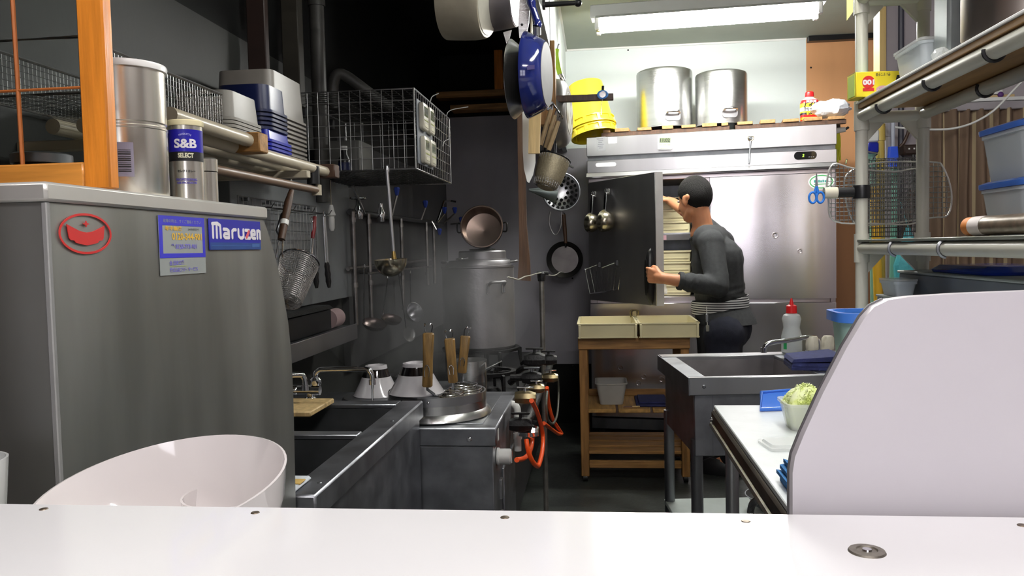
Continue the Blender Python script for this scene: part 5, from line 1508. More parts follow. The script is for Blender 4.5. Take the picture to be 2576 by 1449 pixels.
# perforated skimmer, funnel, loop, small pan, all on the grey wall side
q = at(1410, 484, Y=4.3)
t = thing('perforated_ladle', 'round perforated steel skimmer hanging under the golden strainer', 'skimmer', q)
t_sk = t
axv = Vector((.18, -.96, .05)).normalized()
M = along(q, q - axv)
rS = .100
part('dish', MB().lathe([(rS, -.03), (rS * .9, -.012), (rS * .6, .008), (rS * .3, .016), (.002, .018)], 40, M, cap0=False), STEEL, t, angle=60)
part('hanger', MB().tube([q + Vector((0, .02, rS * .95)), q + Vector((-.02, .02, rS + .1)), Vector((XP - .015, q.y + .02, 1.94))], .003, 6), STEEL_DULL, t)
part('rim', MB().tube([M @ Vector((rS * math.cos(a), rS * math.sin(a), -.03)) for a in [2 * PI * i / 36 for i in range(36)]], .004, 8, True), STEEL_DULL, t)
for ring, nh, z in ((.85, 20, -.006), (.62, 15, .006), (.40, 9, .0125)):
    for k in range(nh):
        a = 2 * PI * k / nh + ring
        p = Vector((rS * ring * math.cos(a), rS * ring * math.sin(a), z - .002))
        part('hole', MB().lathe([(.0085, -.003), (.0085, .002)], 12, M @ T(p) @ T(0, 0, -.0035)), BLACK, t)
q = at(1395, 490, Y=4.0); tipq = at(1326, 477, Y=3.96)
t = thing('funnel', 'grey green metal funnel hanging sideways with its tip to the left', 'funnel', q)
FUN = mat('galvanised funnel', (0.24, .28, .27, 1), .45, .8, .25, 12)
part('cone', MB().lathe([(.046, 0), (.047, .003), (.014, .105), (.006, .139), (.004, .139), (.012, .104), (.044, .002)], 32, along(at(1398, 488, Y=4.0), tipq)), FUN, t)
part('hanger', MB().tube([at(1404, 464, Y=4.0), Vector((XP - .02, 4.0, 1.94))], .002, 6), STEEL_DULL, t)
part('lug', MB().tube([at(1398, 467, Y=4.0), at(1404, 462, Y=4.0), at(1406, 470, Y=4.0)], .003, 6), FUN, t)
c0 = [at(x, y, Y=4.3) for x, y in ((1384, 532), (1381, 560), (1388, 582), (1396, 590), (1405, 582), (1412, 560), (1411, 532))]
part('wire_handle', MB().tube(spline(c0, 5), .0035, 8), STEEL, t_sk)
q = at(1421, 653, Y=5.45)
t = thing('small_frying_pan', 'small dark frying pan hanging face out low on the grey wall', 'pan', q)
M = along(q, q + Vector((.03, 1, -.02)))
part('bowl', MB().lathe([(.125, -.028), (.124, -.03), (.121, -.028), (.096, .0), (.09, .004), (.096, .008), (.12, -.02)], 48, M, cap0=False, cap1=False), mat('dark worn steel', (0.05, .048, .046, 1), .4, .7, .3, 12), t)
part('floor', MB().lathe([(.094, 0), (.002, .001)], 48, M @ T(0, 0, .003)), mat('scoured pan floor', (0.20, .185, .18, 1), .4, .9, .3, 8, (1, 1, 1)), t)
a, b = at(1423, 612, Y=5.42), at(1418, 540, Y=5.43)
part('neck', MB().tube([at(1423, 622, Y=5.43), a], .007, 8), CHROME, t)
part('handle', MB().tube([a, a.lerp(b, .5), b], [.011, .015, .013], 10), WOOD_DARK, t)
part('nail', MB().cyl(b + Vector((0, .0, .012)), b + Vector((0, .21, .012)), .003), IRON, t)

# ================================================================ REFRIGERATOR
f0, f1 = at(1475, 347, Y=4.95), at(2105, 310, Y=4.75)
f0.z = f1.z = 0
FU = (f1 - f0).normalized(); FW = (f1 - f0).length
FV = Vector((-FU.y, FU.x, 0))
MFR = basis(f0, FU, FV, (0, 0, 1))
def fr(x, y):
    """Photo pixel -> (u, z) on the refrigerator front."""
    v = c_f + c_r * ((x - 1288) / F_PX) - c_u * ((y - 724.5) / F_PX)
    o = Vector((0, 0, CAM_Z))
    tt = (f0 - o).dot(FV) / v.dot(FV)
    p = o + v * tt
    return (p - f0).dot(FU), p.z
t = thing('refrigerator', 'large four door stainless refrigerator with its upper left door open', 'refrigerator', M=MFR)
ZTF = 1.93
z1 = fr(2100, 363)[1]; z2 = fr(2100, 374)[1]; z3 = fr(2100, 408)[1]; z4 = fr(2100, 421)[1]
zd1, zd0 = fr(1950, 440)[1], fr(1950, 751)[1]
FD = .62
us = fr(1788, 600)[0]
def fp(name, lo, hi, m, b=.003, parent=None, **k): return part(name, MB().box(lo, hi, b), m, parent or t, False, **k)
fp('fascia_panel', (0, 0, z1), (FW, .06, ZTF), FASCIA_STEEL)
fp('fascia_groove', (.004, .025, z2), (FW - .004, .06, z1), STEEL_DULL, 0)
fp('lower_fascia', (0, .004, z3), (FW, .06, z2), FASCIA_STEEL)
part('drip_ledge', MB().loft([[(u, .06, z3), (u, .0, z3), (u, -.018, z4 + .006), (u, -.014, z4), (u, .06, z4)] for u in (-.002, FW + .002)]), FASCIA_STEEL, t, False)
fp('left_side', (0, .06, .12), (.03, FD, ZTF), STEEL_DULL)
fp('right_side', (FW - .03, .06, .12), (FW, FD, ZTF), STEEL_DULL)
fp('back_panel', (.03, FD - .03, .12), (FW - .03, FD, ZTF), STEEL_DULL)
fp('top_panel', (.03, .06, ZTF - .03), (FW - .03, FD - .03, ZTF), STEEL_DULL)
FRAME = mat('pinkish frame steel', (0.55, .50, .52, 1), .3, 1, .08, 6)
fp('head_frame', (.0, .05, zd1 + .004), (FW, .10, z4), FRAME)
fp('left_frame', (0, .05, .12), (.042, .10, zd1 + .004), FRAME)
fp('right_frame', (FW - .03, .05, .12), (FW, .10, zd1 + .004), FRAME)
fp('centre_stile', (us - .05, .05, .12), (us + .02, .12, zd1 + .004), FRAME)
fp('mid_rail', (.042, .05, zd0 - .06), (us - .05, .12, zd0 + .012), FRAME)
fp('mid_rail', (us + .02, .05, zd0 - .06), (FW - .03, .12, zd0 + .012), FRAME)
INN = mat('cooler liner', (0.20, .19, .19, 1), .4, .6, .15, 6)
fp('liner_floor', (.03, .12, zd0 - .02), (us, FD - .03, zd0 + .006), INN, 0)
fp('liner_ceiling', (.03, .10, zd1 + .004), (us, FD - .03, zd1 + .02), INN, 0)
fp('liner_wall', (us - .012, .12, zd0), (us, FD - .03, zd1 + .004), INN, 0)
zs_ = fr(1690, 585)[1]
fp('wire_shelf', (.032, .13, zs_ - .012), (us - .013, FD - .035, zs_), STEEL, .002)
fp('shelf_lip', (.042, .118, zs_ - .045), (us - .02, .128, zs_ - .012), INN, .001)
lp = fr(1672, 612)
part('shelf_label', MB().box((.25, .116, zs_ - .043), (.47, .118, zs_ - .014)), PINK_PRINT, t, False)
for z in (zs_ + .08, zs_ + .16, zd0 + .1, zd0 + .2):
    part('shelf_peg', MB().boxc((us - .022, .2, z), (.02, .05, .018), .003), BLACK_PLASTIC, t, False)
# doors
DT = .05
rd = part('door', MB().loft([[(a, yy, z) for a, z in ((us, zd0), (FW - .004, zd0), (FW - .004, zd1), (us, zd1))] for yy in (.0, .048)]), FRIDGE_STEEL, t, False)
part('door_edge', MB().box((us - .004, .002, zd0), (us, .046, zd1)), STEEL_DULL, rd, False)
for (u0, u1) in ((.004, us - .016), (us, FW - .004)):
    ld = part('door', MB().box((u0, 0, .20), (u1, .048, zd0 - .022), .004), FRIDGE_STEEL, t, False)
    part('door_handle', MB().box((u0 + .02 if u0 > .1 else u1 - .06, -.012, .52), (u0 + .06 if u0 > .1 else u1 - .02, 0, .70), .005), BLACK_PLASTIC, ld, False)
fp('kick_plate', (0, .02, .12), (FW, .06, .19), STEEL_DULL)
for u in (.06, FW - .06):
    for v in (.08, FD - .06):
        part('foot', MB().cyl((u, v, 0), (u, v, .121), .022), BLACK_PLASTIC, t, False)
# dents on the lower left door
for x, y in ((1561, 925), (1619, 948), (1606, 964), (1664, 955)):
    u, z = fr(x, y)
    part('dent', MB().lathe([(.019, .0004), (.012, .0012), (.008, -.001), (.001, -.004)], 18, MFR.inverted() @ MFR @ basis((u, 0, z), (1, 0, 0), (0, 0, 1), (0, -1, 0)), cap0=False), FRIDGE_STEEL, t, False, angle=80)
for x, y, w in ((1950, 592, .020), (2012, 632, .016)):
    u, z = fr(x, y)
    part('dent', MB().lathe([(w, .0003), (w * .6, .0014), (w * .4, -.0008), (.001, -.003)], 18, basis((u, 0, z), (1, 0, 0), (0, 0, 1), (0, -1, 0)), cap0=False), FRIDGE_STEEL, t, False, angle=80)
# fascia fittings
u, z = fr(2026, 391)
w_ = .062
dp_ = part('display', MB().loft([[(a, b, zz) for a, b in rrect(2 * w_, .046, .022, 6)] for zz in (0, .004)], basis((u, .004, z), (1, 0, 0), (0, 0, 1), (0, -1, 0))), mat('black display', C(14, 14, 16), .1, coat=.5), t, False)
part('display_digit', text_mb('2', .022, None, .0006, basis((u - .012, -.0012, z), (1, 0, 0), (0, 0, 1), (0, -1, 0)), shear=.2), mat('green led', C(150, 220, 60), .4, emit=1.2), dp_, False)
for k in range(3):
    part('display_key', MB().boxc((u + .02 + k * .012, -.0008, z - .010), (.007, .001, .004)), mat('dim print', C(120, 120, 125), .5), dp_, False)
u, z = fr(1524, 414)
part('name_strip', MB().loft([[(a, b, zz) for a, b in rrect(.125, .024, .012, 6)] for zz in (0, .0015)], basis((u, .004, z), (1, 0, 0), (0, 0, 1), (0, -1, 0))), WHITE_PLASTIC, t, False)
u, z = fr(1541, 353)
part('white_label', MB().boxc((u, -.0005, z), (.052, .001, .036)), WHITE_PLASTIC, t, False)
u, z = fr(1512, 362)
pp_ = part('notice_print', MB().boxc((u, -.0003, z), (.055, .0006, .085)), mat('dim notice film', (0.50, .50, .52, 1), .35, .9), t, False)
for k in range(6):
    part('notice_line', MB().boxc((u - .005 + .004 * (k % 2), -.0008, z + .03 - .011 * k), (.036 - .006 * (k % 3), .0004, .0035)), mat('dim print line', C(95, 95, 100), .5), pp_, False)
# oval sticker
u, z = fr(2066, 457)
MO = basis((u, -.0003, z), (1, 0, 0), (0, 0, 1), (0, -1, 0))
so = part('oval_sticker', MB().prism(circ(.071, 40, .045), .0006, MO), WHITE_PRINT, t, False)
part('sticker_ring', MB().loft([[(a, b, zz) for a, b in circ(ra_, 40, rb_2)] for ra_, rb_2, zz in ((.064, .039, .0006), (.064, .039, .0010), (.058, .033, .0010), (.058, .033, .0006))], MO, closed=True), GREEN_PRINT, so, False)
for k in range(7):
    part('blurred_mark', MB().box((-.040 + k * .0115, -.004, .0006), (-.031 + k * .0115, .010 - .003 * (k % 2), .0011), 0, MO), mat('teal green print', C(60, 150, 140), .5), so, False)
part('sticker_line', MB().box((-.04, -.016, .0006), (.04, -.012, .001), 0, MO), GREEN_PRINT, so, False)

# open left door
hx, hy = .004, 0.0
H0 = MFR @ Vector((.004, -.002, 0))
free = at(1650, 600, Y=4.33)
DU = Vector((free.x - H0.x, free.y - H0.y, 0)).normalized()
DN = Vector((-DU.y, DU.x, 0))           # into the door (inner side)
DWID = us - .02
MDW = basis(H0, DU, DN, (0, 0, 1))
Ml = MFR.inverted() @ MDW
od = part('open_door', MB().box((0, 0, zd0), (DWID, .048, zd1), .003, Ml), mat('darkened door steel', (0.36, .35, .36, 1), .42, 1, .15, 5, (1, 1, .15), .05, 4, rvar=.05), t, False)  # refrigerator steel darkened: the dim room it mirrors is in the colour
part('door_edge_strip', MB().box((DWID, .0, zd0 + .001), (DWID + .003, .048, zd1 - .001), 0, Ml), mat('pale door edge', (0.60, .59, .58, 1), .45, .5), od, False)
part('door_gasket', MB().box((.02, .048, zd0 + .02), (DWID - .02, .056, zd1 - .02), .003, Ml), mat('grey gasket', C(120, 118, 118), .6), od, False)
# curved pull near the free edge
hz = 1.09
pl_ = MB()
rings = []
for i in range(17):
    a = -1 + 2 * i / 16
    w = .030 * math.sqrt(max(1 - a * a, .004))
    dep = .006 + .034 * math.sqrt(max(1 - a * a, 0))
    rings.append([(DWID - .045 + w * math.cos(b), -dep * max(math.sin(b), -.05), hz + .155 * a) for b in [2 * PI * k / 16 for k in range(16)]])
pl_.loft(rings, Ml)
part('pull_handle', pl_, BLACK_PLASTIC, od, False, angle=60)
rings = []
for i in range(11):
    a = -1 + 2 * i / 10
    w = .016 * math.sqrt(max(1 - a * a, .01))
    rings.append([(DWID - .040 + w * math.cos(b), -.040 - .003 * math.sin(b), hz + .10 * a) for b in [2 * PI * k / 10 for k in range(10)]])
part('pull_recess', MB().loft(rings, Ml), mat('dark recess', C(12, 12, 13), .5), od, False)

# noodle boxes inside
def noodle_box(u0, u1, v0, v1, z, h, lab, grp='noodle boxes stacked in the open refrigerator'):
    M = MFR @ T((u0 + u1) / 2, (v0 + v1) / 2, z)
    t = thing('noodle_box', lab, 'box', group=grp, M=M)
    w, d = u1 - u0, v1 - v0
    part('tray', MB().tub(w - .02, d - .02, w - .012, d - .012, h - .002, .003, .012, .005, rimh=.010), CREAM, t, False)
    part('foot_rib', MB().box((-w / 2 + .02, -d / 2 + .006, .018), (w / 2 - .02, -d / 2 + .0105, .024)), CREAM, t, False)
    return t
ub = fr(1722, 560)[0] + .035
for k in range(3):
    noodle_box(.09, ub, .14, .52, zs_ + .001 + k * .0735, .073, ('bottom', 'middle', 'top')[k] + ' cream noodle box on the upper shelf of the open refrigerator')
for k in range(4):
    noodle_box(.09, ub, .14, .52, zd0 + .0135 + k * .0705, .070, ('bottom', 'second', 'third', 'top')[k] + ' cream noodle box on the floor of the open refrigerator')
cb = MFR @ Vector((.36, .125, zd0 + .06))
rnd = random.Random(3)
pts = []
bm_ = MB()
nx, nz = 10, 10
vs = [MFR @ Vector((.27 + .022 * i + .004 * math.sin(j * 1.3), .118 + .010 * rnd.random() + .004 * math.sin(i * 2 + j), zd0 + .02 + .013 * j + .006 * rnd.random())) for j in range(nz) for i in range(nx)]
bm_.add(vs, [(j * nx + i, j * nx + i + 1, (j + 1) * nx + i + 1, (j + 1) * nx + i) for j in range(nz - 1) for i in range(nx - 1)])
bm_.add([v + FV * .004 for v in vs], [(j * nx + i, j * nx + i + 1, (j + 1) * nx + i + 1, (j + 1) * nx + i) for j in range(nz - 1) for i in range(nx - 1)])
solid('plastic_bag', bm_, mat('thin clear film', (0.9, .9, .88, 1), .1, 0, .05, 12, alpha=.28), 'crinkled clear plastic bag hanging over the lower noodle boxes', 'bag')

# small ladles and wire rack on the open door
def door_pt(x, y, off=-.002):
    v = c_f + c_r * ((x - 1288) / F_PX) - c_u * ((y - 724.5) / F_PX)
    o = Vector((0, 0, CAM_Z))
    tt = ((H0 + DN * off) - o).dot(DN) / v.dot(DN)
    return o + v * tt
def door_hook(x, y, lab):
    p = door_pt(x, y)
    h = thing('adhesive_hook', lab, 'hook', p, 'white hooks on the open door')
    part('plate', MB().boxc((0, -.002, 0), (.026, .004, .034), .002, basis(p, DU, DN, (0, 0, 1))), mat('hook grey', C(170, 168, 165), .35, .5), h)
    part('prong', MB().tube([p - DN * .003 + Vector((0, 0, -.006)), p - DN * .018 + Vector((0, 0, -.012)), p - DN * .022 + Vector((0, 0, -.002))], .003, 6), CHROME, h)
    return p
def door_ladle(x, y, bx, by, r, lab):
    p = door_hook(x, y, lab[0])
    q = door_pt(bx, by, -.055)
    axd = (-DN * .35 - DU * .80 + Vector((0, 0, .25))).normalized() if False else (DU * -.85 - DN * .30 + Vector((0, 0, .12))).normalized()
    t = thing('soup_ladle', lab[1], 'ladle', p - DN * .02, 'soup ladles on the open door')
    M = along(q, q + axd)
    prof = [(r * math.sin(a), -r * .95 * math.cos(a)) for a in [PI / 2 * i / 8 for i in range(9)]] + [(r * 1.04, .006)] + [(r * .96 * math.sin(a), -r * .9 * math.cos(a)) for a in [PI / 2 * (8 - i) / 8 for i in range(9)]]
    part('bowl', MB().lathe(prof, 32, M), LAD, t)
    top = p - DN * .020 + Vector((0, 0, -.005))
    e = q + Vector((0, 0, r * .9))
    part('handle', MB().loft([[tuple(pp + DU * (sx * w) + DN * (sy * .0025)) for sx, sy in ((-1, -1), (1, -1), (1, 1), (-1, 1))] for pp, w in ((top, .006), (top.lerp(e, .3), .011), (top.lerp(e, .8), .010), (e, .008))]), CHROME, t)
    part('hanging_ring', MB().tube([top + DU * (.010 * math.cos(a)) + Vector((0, 0, .010 + .013 * math.sin(a))) for a in [2 * PI * i / 14 for i in range(14)]], .0022, 5, True), CHROME, t)
door_ladle(1497, 489, 1487, 560, .058, ('left adhesive hook on the open refrigerator door', 'left soup ladle hanging on the open refrigerator door'))
door_ladle(1531, 482, 1521, 556, .063, ('right adhesive hook on the open refrigerator door', 'right soup ladle hanging on the open refrigerator door'))
t = thing('door_rack', 'thin wire lid rack on two long hooks on the open refrigerator door', 'rack', door_pt(1520, 735, -.05))
for x, y in ((1508, 667), (1552, 662)):
    p = door_pt(x, y)
    part('hook_arm', MB().tube([p, p - DN * .02, p - DN * .085 - Vector((0, 0, .025)) - DU * .03], .0032, 6), CHROME, t)
    part('hook_plate', MB().boxc(p, (.02, .02, .03), .003), BLACK_PLASTIC, t)
pa = [door_pt(x, y, -.012) for x, y in ((1484, 675), (1497, 738), (1556, 729), (1562, 672))]
pb = [p_ - DN * .035 for p_ in pa]
part('frame', MB().tube(pa, .0020, 5), CHROME, t)
part('frame', MB().tube(pb, .0020, 5), CHROME, t)
for k in range(9):
    kk = k / 8
    a, b = pa[1].lerp(pa[2], kk), pb[1].lerp(pb[2], kk)
    part('wire', MB().tube([pa[0].lerp(pa[3], kk), a, b, pb[0].lerp(pb[3], kk)], .0011, 4), WIRE_DARK, t)

# timer and bottle opener on the fascia
u, z = fr(1673, 360)
timer(MFR @ basis((u, -.0008, z), (1, 0, 0), (0, 0, 1), (0, -1, 0)) @ rot('Z', -3), 'white digital timer showing the hour on the refrigerator fascia', '11:02', None, (.086, .086, .014), C(128, 132, 112))
u, z = fr(1886, 378)
a, b = MFR @ Vector((fr(1888, 356)[0], -.010, fr(1888, 356)[1])), MFR @ Vector((fr(1884, 412)[0], -.028, fr(1884, 412)[1]))
t = thing('bottle_opener', 'steel bottle opener hanging on the refrigerator fascia', 'opener', a)
part('shaft', MB().tube([a, b], .0055, 8), STEEL_DULL, t)
part('head', MB().tube(spline([a, a + FU * .014 + Vector((0, 0, .012)), a + FU * .016 + Vector((0, 0, .026)), a + FU * -.012 + Vector((0, 0, .028)), a - FU * .012 + Vector((0, 0, .012)), a], 4), .003, 6), mat('brass wire', (0.6, .5, .3, 1), .3, 1), t)
part('magnet', MB().boxc(a + FV * .004 + Vector((0, 0, .018)), (.018, .012, .02), .003), STEEL_DULL, t)

# ------------------------------------------------ on top of the refrigerator
def pallet(lab, slats, y_ref):
    us_ = [(fr(a, y_ref)[0], fr(b, y_ref)[0]) for a, b in slats]
    u0, u1 = us_[0][0], us_[-1][1]
    t = thing('wooden_pallet', lab, 'pallet', M=MFR @ T(u0, 0, ZTF))
    L_ = u1 - u0
    for v in (.02, .24, .44):
        part('stringer', MB().box((-.012, v, .0), (L_ + .008, v + .03, .026), .002), WOOD_DARK, t, False)
    for k, (a, b) in enumerate(us_):
        part('slat', MB().box((a - u0, .012, .026), (b - u0, .50, .044 + .003 * (k % 2)), .002), WOOD_PALLET, t, False)
    return t
pallet('left slatted pallet on the refrigerator under the two upturned pots', [(1516, 1534), (1546, 1581), (1603, 1638), (1665, 1693), (1714, 1750), (1766, 1804), (1815, 1832)], 325)
pallet('right slatted pallet on the refrigerator under the red bottle', [(1855, 1894), (1913, 1951), (1970, 2011), (2024, 2070), (2084, 2127)], 312)
def upturned(x, r, ytop, v, lab, hx):
    u = fr(x, 320)[0] * 1.04
    c = MFR @ Vector((u, v, ZTF + .0475))
    H = at(x, ytop, Y=c.y).z - c.z
    t = thing('upturned_pot', lab, 'pot', c, 'upturned steel pots on the refrigerator')
    part('body', MB().lathe([(r + .006, 0), (r + .006, .004), (r, .007), (r, H - .016), (r - .004, H - .006), (r - .016, H), (.002, H)], 64, T(c)), POT_STEEL, t)
    a = math.atan2(-.95, (hx - x) / 200 * 1.1)
    o = Vector((math.cos(a), math.sin(a), 0))
    p = c + o * r + Vector((0, 0, .068))
    sd = Vector((-o.y, o.x, 0))
    h = part('handle', MB().tube(spline([p - sd * .036, p - sd * .034 + o * .026 + Vector((0, 0, .012)), p + o * .034 + Vector((0, 0, .014)), p + sd * .034 + o * .026 + Vector((0, 0, .012)), p + sd * .036], 5), .0065, 10), CHROME, t)
    part('handle_plate', MB().loft([[(a_, b_, z) for a_, b_ in rrect(.095, .05, .02)] for z in (0, .003)], basis(p - Vector((0, 0, .012)), sd, (0, 0, 1), o)), STEEL, h)
    return t
upturned(1660, .171, 181, .20, 'larger upturned steel stock pot on the left of the refrigerator top', 1695)
upturned(1802, .155, 186, .20, 'smaller upturned steel stock pot right of the larger one', 1832)

def bucket(lab, dz):
    rc_, sc_ = at(1492, 322, Y=5.03), at(1472, 214, Y=5.06)
    ax = (sc_ - rc_).normalized()
    ax = (ax + Vector((0, .06, 0))).normalized()
    c = rc_ - ax * dz
    M = along(c, c + ax)
    t = thing('yellow_bucket', lab, 'bucket', c, 'yellow buckets nested upside down')
    h = .285
    part('shell', MB().lathe([(.138, 0), (.136, .02), (.131, .05), (.128, .06), (.108, h - .004), (.104, h), (.002, h - .002)] , 56, M, cap0=False), YELLOW, t)
    part('rim', MB().lathe([(.138, 0), (.146, .0), (.146, .008), (.138, .010)], 56, M, cap0=False, cap1=False), YELLOW, t)
    part('collar', MB().lathe([(.131, .040), (.141, .042), (.141, .048), (.130, .050)], 56, M, cap0=False, cap1=False), YELLOW, t)
    for k in range(10):
        a = 2 * PI * k / 10
        part('rib', MB().box((.130, -.010, .010), (.142, .010, .042), .001, M @ rot('Z', math.degrees(a))), YELLOW, t)
bucket('outer yellow bucket upside down and tilted at the end of the refrigerator top', 0)
bucket('inner yellow bucket peeking below the outer one at the refrigerator end', .056)
# red and yellow bottle, white bag
u = fr(2028, 300)[0] * 1.03
c = MFR @ Vector((u, .18, ZTF + .0475))
t = thing('cleaner_bottle', 'red and yellow cleaner bottle with red cap on the right pallet', 'bottle', c)
H = at(2029, 231, Y=c.y).z - c.z
part('body', MB().loft([[(a, b, z) for a, b in rrect(w, d, .02)] for w, d, z in ((.096, .06, 0), (.102, .064, .004), (.102, .064, H * .62), (.092, .056, H * .70), (.05, .036, H * .77), (.044, .034, H * .80))], T(c)), RED, t)
part('shoulder', MB().loft([[(a, b, z) for a, b in rrect(w, d, .018)] for w, d, z in ((.093, .057, H * .70), (.052, .038, H * .775), (.046, .036, H * .82))], T(c) @ T(0, 0, .001)), WHITE_PLASTIC, t)
part('cap', MB().lathe([(.025, H * .82), (.026, H * .84), (.024, H * .97), (.018, H)], 20, T(c)), RED, t)
def bl(z0, z1, m, nm='label_band'): return part(nm, MB().loft([[(a, b, z) for a, b in rrect(.104, .066, .02)] for z in (H * z0, H * z1)], T(c)), m, t)
yl_ = bl(.46, .585, YELLOW)
bl(.32, .45, WHITE_PLASTIC); bl(.20, .27, BLACK_PRINT); bl(.27, .31, YELLOW); bl(.03, .12, mat('orange print', C(240, 140, 30), .4))
Mb = T(c) @ basis((0, -.0345, 0), (1, 0, 0), (0, 0, 1), (0, -1, 0))
part('lettering', text_mb('パイプ', .034, .082, .0022, Mb @ T(0, H * .525, 0)), BLACK_PRINT, yl_)
part('lettering', text_mb('クリーナー', .022, .08, .0012, Mb @ T(0, H * .385, 0)), BLACK_PRINT, yl_)
part('lettering', text_mb('業務用', .016, .06, .0006, Mb @ T(0, H * .64, 0)), WHITE_PRINT, yl_)
part('lettering', text_mb('強力', .018, .05, .0008, Mb @ T(0, H * .235, .0)), YELLOW, yl_)
u0 = fr(2082, 300)[0] * 1.025
rnd = random.Random(5)
bag = MB()
cB = MFR @ Vector((u0, .13, ZTF + .0475))
bag.sphere((0, 0, .052), (.108, .08, .052), 28, 14)
bag.v = [cB + Vector((v.x * (1 + .10 * math.sin(5 * v.z * 60 + v.x * 40)), v.y * (1 + .08 * math.sin(v.x * 70)), max(0, v.z * (1 + .10 * math.sin(v.x * 46 + v.y * 30)) + .010 * rnd.random()))) for v in bag.v]
solid('white_bag', bag, WHITE_BAG, 'crumpled white plastic bag on the right pallet beside the red bottle', 'bag', angle=25)
# glove holder on the right side of the refrigerator
q = at(2112, 342, Y=4.80)
t = thing('rubber_glove', 'lime rubber glove with white knob hanging on the side of the refrigerator', 'glove', (1.42, 4.84, q.z - .09))
side_u = MFR @ Vector((FW + .012, .10, 0))
part('cuff', MB().loft([[(side_u.x + a, side_u.y + b, q.z + dz) for a, b in rrect(w, .016, .007)] for w, dz in ((.030, .03), (.046, .0), (.050, -.05), (.044, -.075))]), LIME_GLOVE, t)
for k in range(4):
    part('finger', MB().capsule((side_u.x - .016 + k * .011, side_u.y, q.z - .07), (side_u.x - .019 + k * .013, side_u.y, q.z - .13 - .012 * (k in (1, 2))), .0065, .0055, 8), LIME_GLOVE, t)
part('peg', MB().cyl((side_u.x - .012, side_u.y - .01, q.z + .035), (side_u.x + .045, side_u.y - .02, q.z + .04), .018, .014), WHITE_PLASTIC, t)
part('peg_tip', MB().cyl((side_u.x + .045, side_u.y - .02, q.z + .04), (side_u.x + .062, side_u.y - .022, q.z + .052), .007), BLACK_PLASTIC, t)

# ================================================================ WOODEN CART WITH TRAYS
KX0, KX1, KY0, KY1 = -.108, .468, 4.22, 4.68
t = thing('wooden_cart', 'old pine cart with slatted shelves standing before the refrigerator', 'cart', (.18, 4.45, 0))
LG = .045
for x in (KX0, KX1 - LG):
    for y in (KY0, KY1 - LG):
        part('leg', MB().box((x, y, .03), (x + LG, y + LG, .735), .004), WOOD_CART, t)
        part('caster', MB().cyl((x + LG / 2 - .012, y + LG / 2, .0205), (x + LG / 2 + .012, y + LG / 2, .0205), .02), BLACK_PLASTIC, t)
part('front_apron', MB().box((KX0 - .004, KY0 - .012, .715), (KX1 + .004, KY0 + .012, .778), .004), WOOD_CART_H, t)
part('back_apron', MB().box((KX0, KY1 - .02, .715), (KX1, KY1, .778), .004), WOOD_CART_H, t)
for x in (KX0, KX1 - .02):
    part('side_apron', MB().box((x, KY0 + .012, .715), (x + .02, KY1 - .02, .778), .003), WOOD_CART_H, t)
for k in range(4):
    y = KY0 + .012 + k * .108
    part('top_board', MB().box((KX0 + .02, y + .002, .762), (KX1 - .02, y + .104, .778), .002), WOOD_CART_H, t)
for k in range(3):
    x = KX0 + .022 + k * .182
    part('middle_board', MB().box((x, KY0 + .01, .372), (x + .168, KY1 - .03, .392), .003), mat('yellow pine shelf', (0.50, .28, .08, 1), .5, 0, .4, 8, (7, .7, 7), .1, 30), t)
part('shelf_batten', MB().box((KX0 + LG, KY1 - .06, .392), (KX1 - LG, KY1 - .042, .43), .002), WOOD_CART_H, t)
for x in (KX0 + .01, KX1 - .04):
    part('shelf_cleat', MB().box((x + .002, KY0 + LG, .335), (x + .027, KY1 - LG, .371), .002), WOOD_CART, t)
for k, (y, z) in enumerate(((KY0 + .01, .150), (KY0 + .13, .15), (KY0 + .25, .150), (KY0 + .36, .15))):
    part('lower_slat', MB().box((KX0 + .01, y, z), (KX1 - .01, y + .085, z + .018), .003), WOOD_CART_H, t)
part('lower_rail', MB().box((KX0 + LG, KY0 + .006, .075), (KX1 - LG, KY0 + .026, .115), .003), WOOD_CART_H, t)
for x in (KX0 + .008, KX1 - .038):
    part('lower_cleat', MB().box((x, KY0 + LG, .10), (x + .03, KY1 - LG, .149), .002), WOOD_CART, t)

def tray(x0, x1, lab):
    t = thing('noodle_tray', lab, 'tray', ((x0 + x1) / 2, 4.40, .779), 'cream trays on the wooden cart')
    w = x1 - x0
    M = T((x0 + x1) / 2, 4.39, .779)
    d = .46
    part('tray', MB().tub(w - .022, d - .03, w - .014, d - .018, .078, .004, .010, .009, M=M, rimh=.006), CREAM, t)
    part('base_flange', MB().box((x0 + .002, 4.39 - d / 2 + .004, .7795), (x1 - .002, 4.39 - d / 2 + .0095, .787), .001), CREAM, t)
    for s in (-1, 1):
        part('corner_lug', MB().box(((x0 + x1) / 2 + s * (w / 2 - .012) - .006, 4.39 - d / 2 - .002, .779), ((x0 + x1) / 2 + s * (w / 2 - .012) + .006, 4.39 - d / 2 + .008, .852), .002), CREAM, t)
    return t
xm_ = at(1606, 840, Y=4.17).x
xa_, xb_ = at(1452, 810, Y=4.17).x, at(1763, 838, Y=4.17).x
tray(xa_, xm_ - .001, 'left cream plastic tray on the wooden cart holding a clear lid')
tray(xm_ + .001, xb_ - .004, 'right cream plastic tray on the wooden cart holding white tongs')
for dz, lab in ((.0, 'lower brown latch clip between the cream trays'),):
    solid('tray_clip', MB().boxc((xm_, 4.61, .865), (.030, .02, .045), .004).tube(spline([(xm_ - .02, 4.60, .85), (xm_ - .022, 4.595, .89), (xm_ + .02, 4.595, .888), (xm_ + .02, 4.6, .86)], 4), .004, 6), BRASS_DIM, 'brass clip joining the two cream trays at the back', 'clip')
q = at(1535, 805, Y=4.40)
